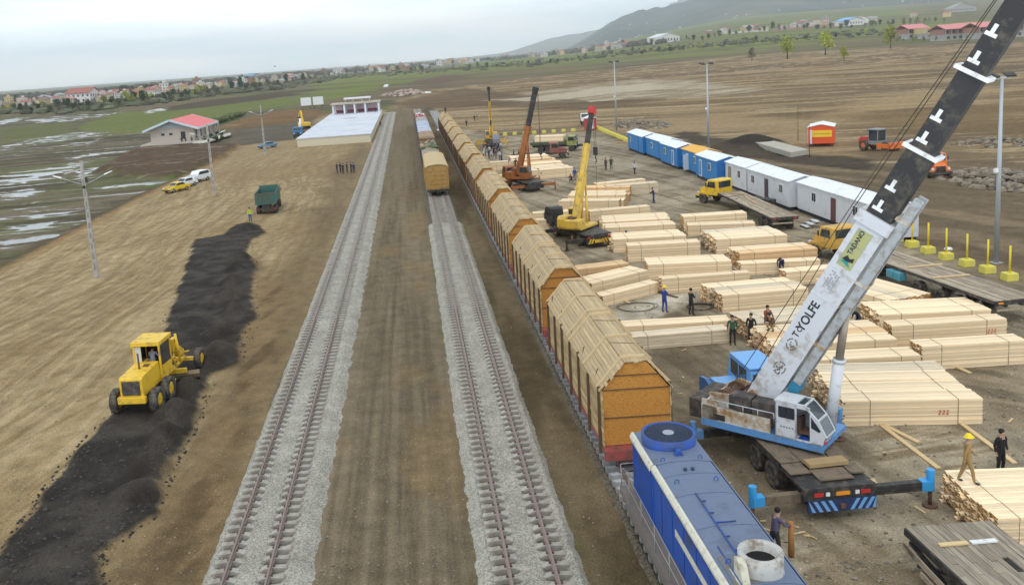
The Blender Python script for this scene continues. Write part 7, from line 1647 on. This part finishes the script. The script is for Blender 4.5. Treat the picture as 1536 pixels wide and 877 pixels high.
# ------------------------------------------------------------------ town houses
WALLS = {n: mat('wall_'+n, c, rough=.85, var=.08, scale=.3) for n, c in (('white', (.66, .65, .62)), ('cream', (.56, .49, .38)), ('brick', (.34, .17, .12)), ('grey', (.38, .37, .36)), ('yellow', (.58, .44, .22)))}
ROOFS = {n: mat('roof_'+n, c, rough=.7, var=.12, scale=.4) for n, c in (('red', (.33, .11, .085)), ('brown', (.20, .12, .095)), ('grey', (.33, .33, .34)), ('blue', (.15, .33, .50)), ('pink', (.45, .23, .20)))}
BASEW, BASER = WALLS['white'], ROOFS['red']
def house_proto(W, L, H, style):
    mb = MB(); mb.span((-W/2, -L/2, -1.5), (W/2, L/2, H), 0)
    if style == 'gable': mb.prism([(-W/2, H), (0, H+W*.22), (W/2, H)], 'y', -L/2+.01, L/2-.01, 0); mb.prism([(-W/2-.7, H-.25), (0, H+W*.24), (W/2+.7, H-.25), (W/2+.7, H), (0, H+W*.27), (-W/2-.7, H)], 'y', -L/2-.6, L/2+.6, 1)
    elif style == 'hip': mb.add([(-W/2-.6, -L/2-.6, H), (W/2+.6, -L/2-.6, H), (W/2+.6, L/2+.6, H), (-W/2-.6, L/2+.6, H), (0, -L/2+W*.35, H+W*.24), (0, L/2-W*.35, H+W*.24)], [(0, 1, 4), (1, 2, 5, 4), (2, 3, 5), (3, 0, 4, 5), (0, 3, 2, 1)], 1)
    else: mb.span((-W/2-.3, -L/2-.3, H), (W/2+.3, L/2+.3, H+.5), 1); mb.span((-1.5, -1.5, H+.5), (1.5, 1.5, H+2.6), 0)
    for f in range(int(H//3)):
        z = 1.5+f*3.0
        for k in range(max(2, int(W//3))): mb.box((-W/2+W*(k+.5)/max(2, int(W//3)), -L/2-.02, z), (1.2, .1, 1.3), 2)
        for k in range(max(2, int(L//3))):
            for s in (-1, 1): mb.box((s*(W/2+.02), -L/2+L*(k+.5)/max(2, int(L//3)), z), (.1, 1.2, 1.3), 2)
    o = mb.build('house', [BASEW, BASER, M_glass]); return o
HP = [[house_proto(*a), False] for a in ((9, 11, 6.2, 'gable'), (8, 10, 3.6, 'gable'), (11, 12, 6.5, 'hip'), (9, 9, 9.5, 'flat'), (12, 16, 6.2, 'gable'), (10, 12, 9.0, 'hip'))]
def put_house(v, p, rz, wl, rf, label, group, s=1.0):
    pr = HP[v]; loc = (p.x, p.y, terrain(p.x, p.y))
    if not pr[1]: pr[1] = True; o = pr[0]; o.location = loc; o.rotation_euler = (0, 0, rz); tag(o, label, 'house', group)
    else: o = dup(pr[0], loc, rz, label, group)
    o['category'] = 'house'; o.scale = (s, s, s)
    for i, m in ((0, WALLS[wl]), (1, ROOFS[rf])): o.material_slots[i].link = 'OBJECT'; o.material_slots[i].material = m
def town(pts, n, dy, place, group, s0=.9, s1=1.25, roofs=('red', 'red', 'brown', 'grey', 'pink', 'grey'), vs=(0, 1, 2, 3, 4, 5)):
    for k in range(n):
        f = rnd.random()*(len(pts)-1); i = min(int(f), len(pts)-2); f -= i; x = pts[i][0]+(pts[i+1][0]-pts[i][0])*f; y = pts[i][1]+(pts[i+1][1]-pts[i][1])*f-dy*rnd.random()**1.2
        p = at_far(x, y); wl = rnd.choice(('white', 'white', 'cream', 'cream', 'brick', 'grey', 'yellow')); rf = rnd.choice(roofs); put_house(rnd.choice(vs), p, rnd.uniform(0, 3.14), wl, rf, 'distant %s walled house with a %s roof %s' % (wl, rf, place), group, rnd.uniform(s0, s1))
town([(-40, 163), (110, 157), (250, 142), (330, 132)], 150, 12, 'in the town behind the wet fields', 'houses of the town behind the wet fields', .55, .95)
town([(330, 133), (420, 125), (500, 112), (560, 108)], 64, 8, 'in the town just beyond the long meadow', 'houses beyond the long meadow', .6, 1.0)
town([(560, 110), (650, 101), (720, 94)], 34, 4, 'in the middle town beyond the tracks', 'houses of the middle town', 1.0, 1.4)
town([(720, 92), (800, 86), (880, 80), (940, 72)], 44, 5, 'in the town below the pale mountain', 'houses below the pale mountain', 1.0, 1.5)
town([(1040, 56), (1120, 52), (1200, 44), (1300, 36), (1420, 28)], 26, 5, 'at the foot of the wooded hills', 'houses at the foot of the hills', .9, 1.4)
for px, py, v, wl, rf, s, rz, lab in ((126, 154, 4, 'white', 'red', 1.5, 1.4, 'large white walled hall with a bright red roof in the town behind the wet fields'), (247, 139, 3, 'white', 'grey', 1.2, .2, 'white square house standing out beside the town behind the wet fields'), (296, 131, 3, 'brick', 'red', 1.4, .3, 'tall orange brick block at the edge of the town behind the wet fields'), (380, 121, 4, 'grey', 'blue', 1.6, .8, 'grey hall with a blue roof in the town beyond the meadow'),
    (486, 112, 3, 'brick', 'red', 1.3, .2, 'bright red brick house left of the platform canopy'), (505, 112, 5, 'white', 'grey', 1.2, .4, 'white house beside the bright red brick house'), (536, 104, 5, 'brick', 'brown', 1.3, .4, 'dark brick house above the platform canopy'), (660, 97, 3, 'white', 'blue', 1.3, .2, 'pale blue roofed flat block right of the middle town'), (678, 94, 5, 'cream', 'brown', 1.5, .3, 'cream block with dark upper storey right of the middle town'), (698, 96, 0, 'white', 'pink', 1.5, 1.3, 'large white gabled house right of the middle town'),
    (816, 86, 0, 'white', 'grey', 1.6, .3, 'bluish white gabled house below the pale mountain'), (910, 70, 3, 'white', 'red', 1.5, .3, 'white flat block left of the white hall')):
    put_house(v, at_far(px, py), rz, wl, rf, lab, None, s)
for k in range(7):
    p = at_far(555+k*3.4-.0, 98-k*.4); bl = MB(); h = 22+2*math.sin(k*2); bl.span((-6, -8, -2), (6, 8, h), 0); bl.span((-1.5, -8.2, 0), (1.5, 8.2, h+3), 0)
    for f in range(7):
        for x in (-4, 3.2): bl.box((x, -8.05, 2+f*3), (2, .1, 1.5), 1)
    tag(bl.build('apartment_block', [WALLS['cream' if k % 2 else 'grey'], M_glass], None, (p.x, p.y, 0), .15), 'tall pale apartment block in the far cluster above the canopy', 'apartment block', 'apartment blocks above the canopy')
def hall(label, px, py, W, L, H, wall, roof, rz=0.0):
    p = at_far(px, py); t = thing('hall', label, 'hall', (p.x, p.y, terrain(p.x, p.y)), rz); b = MB(); b.span((-W/2, -L/2, -3), (W/2, L/2, H)); b.prism([(-W/2, H), (0, H+W*.13), (W/2, H)], 'y', -L/2, L/2); b.build('wall', wall, t); r = MB(); r.prism([(-W/2-.5, H), (0, H+W*.15), (W/2+.5, H), (W/2+.5, H+.5), (0, H+W*.15+.5), (-W/2-.5, H+.5)], 'y', -L/2-.5, L/2+.5); r.build('roof', roof, t)
    g = MB()
    for k in range(int(W//6)): g.box((-W/2+3+k*6, -L/2-.1, H*.55), (2.6, .15, H*.4))
    g.build('window', M_glass, t)
hall('big white hall with a shallow roof before the hills', 995, 65, 44, 50, 11, WALLS['white'], mat('hall_roof', (.68, .70, .74)), .15)
hall('hall with a bright blue roof and white walls on the far fields', 1274, 39, 40, 30, 8, WALLS['white'], mat('hall_blue', (.16, .40, .72), rough=.5), .3)
hall('long low pale shed at the foot of the hills', 1440, 18, 70, 20, 8, WALLS['grey'], ROOFS['grey'], .2)
for x0, x1, y0, y1, lab in ((1095, 1150, 52, 47.5, 'long low white wall on the far fields'), (1160, 1240, 47, 40, 'long low pinkish shed roofline on the far fields'), (505, 560, 113, 108, 'long pale boundary wall of the middle town'), (632, 735, 103, 92, 'long grey boundary wall right of the middle town')):
    A = at_far(x0, y0); B = at_far(x1, y1); m = MB(); za, zb = terrain(A.x, A.y), terrain(B.x, B.y); m.bar((A.x, A.y, za+1.2), (B.x, B.y, zb+1.2), 1.0, 5.0); tag(m.build('boundary_wall', ROOFS['pink'] if 'pinkish' in lab else WALLS['white' if 'white' in lab else 'grey']), lab, 'wall')
M_rpink = mat('salmon_roof', (.62, .22, .22), rough=.6, var=.08)
def half_built(label, px, py, W, wall, hasroof, rz=.12):
    p = at_far(px, py); t = thing('half_built_house', label, 'house', (p.x, p.y, terrain(p.x, p.y)), rz, None); L, H = 13, 6.6; t.scale = (1.65, 1.65, 1.65)
    b = MB(); b.span((-W/2, -L/2, -1), (W/2, L/2, 3.2)); b.build('lower_wall', WALLS['grey'], t); b = MB(); b.span((-W/2+.2, -L/2+1.2, 3.2), (W/2-.2, L/2, H)); b.build('upper_wall', wall, t)
    b = MB(); b.span((-W/2-.2, -L/2-.2, 3.1), (W/2+.2, L/2, 3.4)); b.build('floor_slab', WALLS['grey'], t)
    if hasroof: r = MB(); r.prism([(-L/2-1, H-.3), (0, H+2.4), (L/2+1, H-.3), (L/2+1, H), (0, H+2.75), (-L/2-1, H)], 'x', -W/2-.8, W/2+.8); r.build('roof', M_rpink, t)
    for k in range(int(W//4)):
        x = -W/2+2+k*4; g = MB(); g.box((x, -L/2-.03, 1.6), (1.8, .15, 1.5)); g.build('window', M_black, t); g = MB(); g.box((x, -L/2+1.16, 4.9), (2.2, .15, 1.9)); g.build('window', M_black, t)
    for k in range(int(W//4)+1): c = MB(); c.span((-W/2+k*4-.2+.3, -L/2, 3.4), (-W/2+k*4+.5, -L/2+.4, H)); c.build('column', WALLS['grey'], t)
half_built('half-built brick house at the left end of the red-roofed row', 1367, 59, 14, WALLS['brick'], True); half_built('roofless yellowish shell between the half-built houses', 1395, 58.5, 14, WALLS['yellow'], False)
half_built('half-built house with a salmon roof right of the roofless shell', 1421, 61, 13, WALLS['brick'], True); half_built('half-built house with a salmon roof next to the boom', 1445, 58, 15, WALLS['brick'], True); half_built('half-built house with a salmon roof partly behind the boom', 1474, 58, 15, WALLS['brick'], True); half_built('half-built house with a salmon roof right of the boom', 1530, 55, 16, WALLS['brick'], True)
# ------------------------------------------------------------------ hillside villages: one mass of tiny houses
hv = MB(); nr, nc, _ = HILL.shape
for k in range(300):
    i = int(nr*.6*(rnd.random()**1.8)*.62)+2; j = rnd.randrange(4, nc-4); v = HILL[i, j]
    if rnd.random() > .35+.65*(math.sin(j*.11)*.5+.5): continue
    s = rnd.uniform(3.5, 7); hv.box((v[0]+rnd.uniform(-60, 60), v[1]+rnd.uniform(-30, 30), v[2]+s*.35), (s*1.3, s*1.2, s), rnd.choice((0, 0, 1, 2)), rnd.uniform(0, 3))
tag(hv.build('hillside_village_houses', [WALLS['white'], WALLS['cream'], ROOFS['pink']]), kind='stuff')
# ------------------------------------------------------------------ haze
hz = MB(); hz.span((-14000, -300, -90), (24000, 16500, 620)); m = bpy.data.materials.new('haze_air'); m.use_nodes = True; nt = m.node_tree; nt.nodes.clear()
out = nt.nodes.new('ShaderNodeOutputMaterial'); pv = nt.nodes.new('ShaderNodeVolumePrincipled'); pv.inputs['Color'].default_value = (.93, .97, 1, 1); pv.inputs['Density'].default_value = 1.2e-4; pv.inputs['Anisotropy'].default_value = .6
nt.links.new(pv.outputs['Volume'], out.inputs['Volume'])
if HAZE: tag(hz.build('haze', m), kind='stuff')
for pr in [q for l in TREES.values() for q in l]+HP:
    if not pr[1]:
        for c in list(pr[0].children): bpy.data.objects.remove(c)
        bpy.data.objects.remove(pr[0])
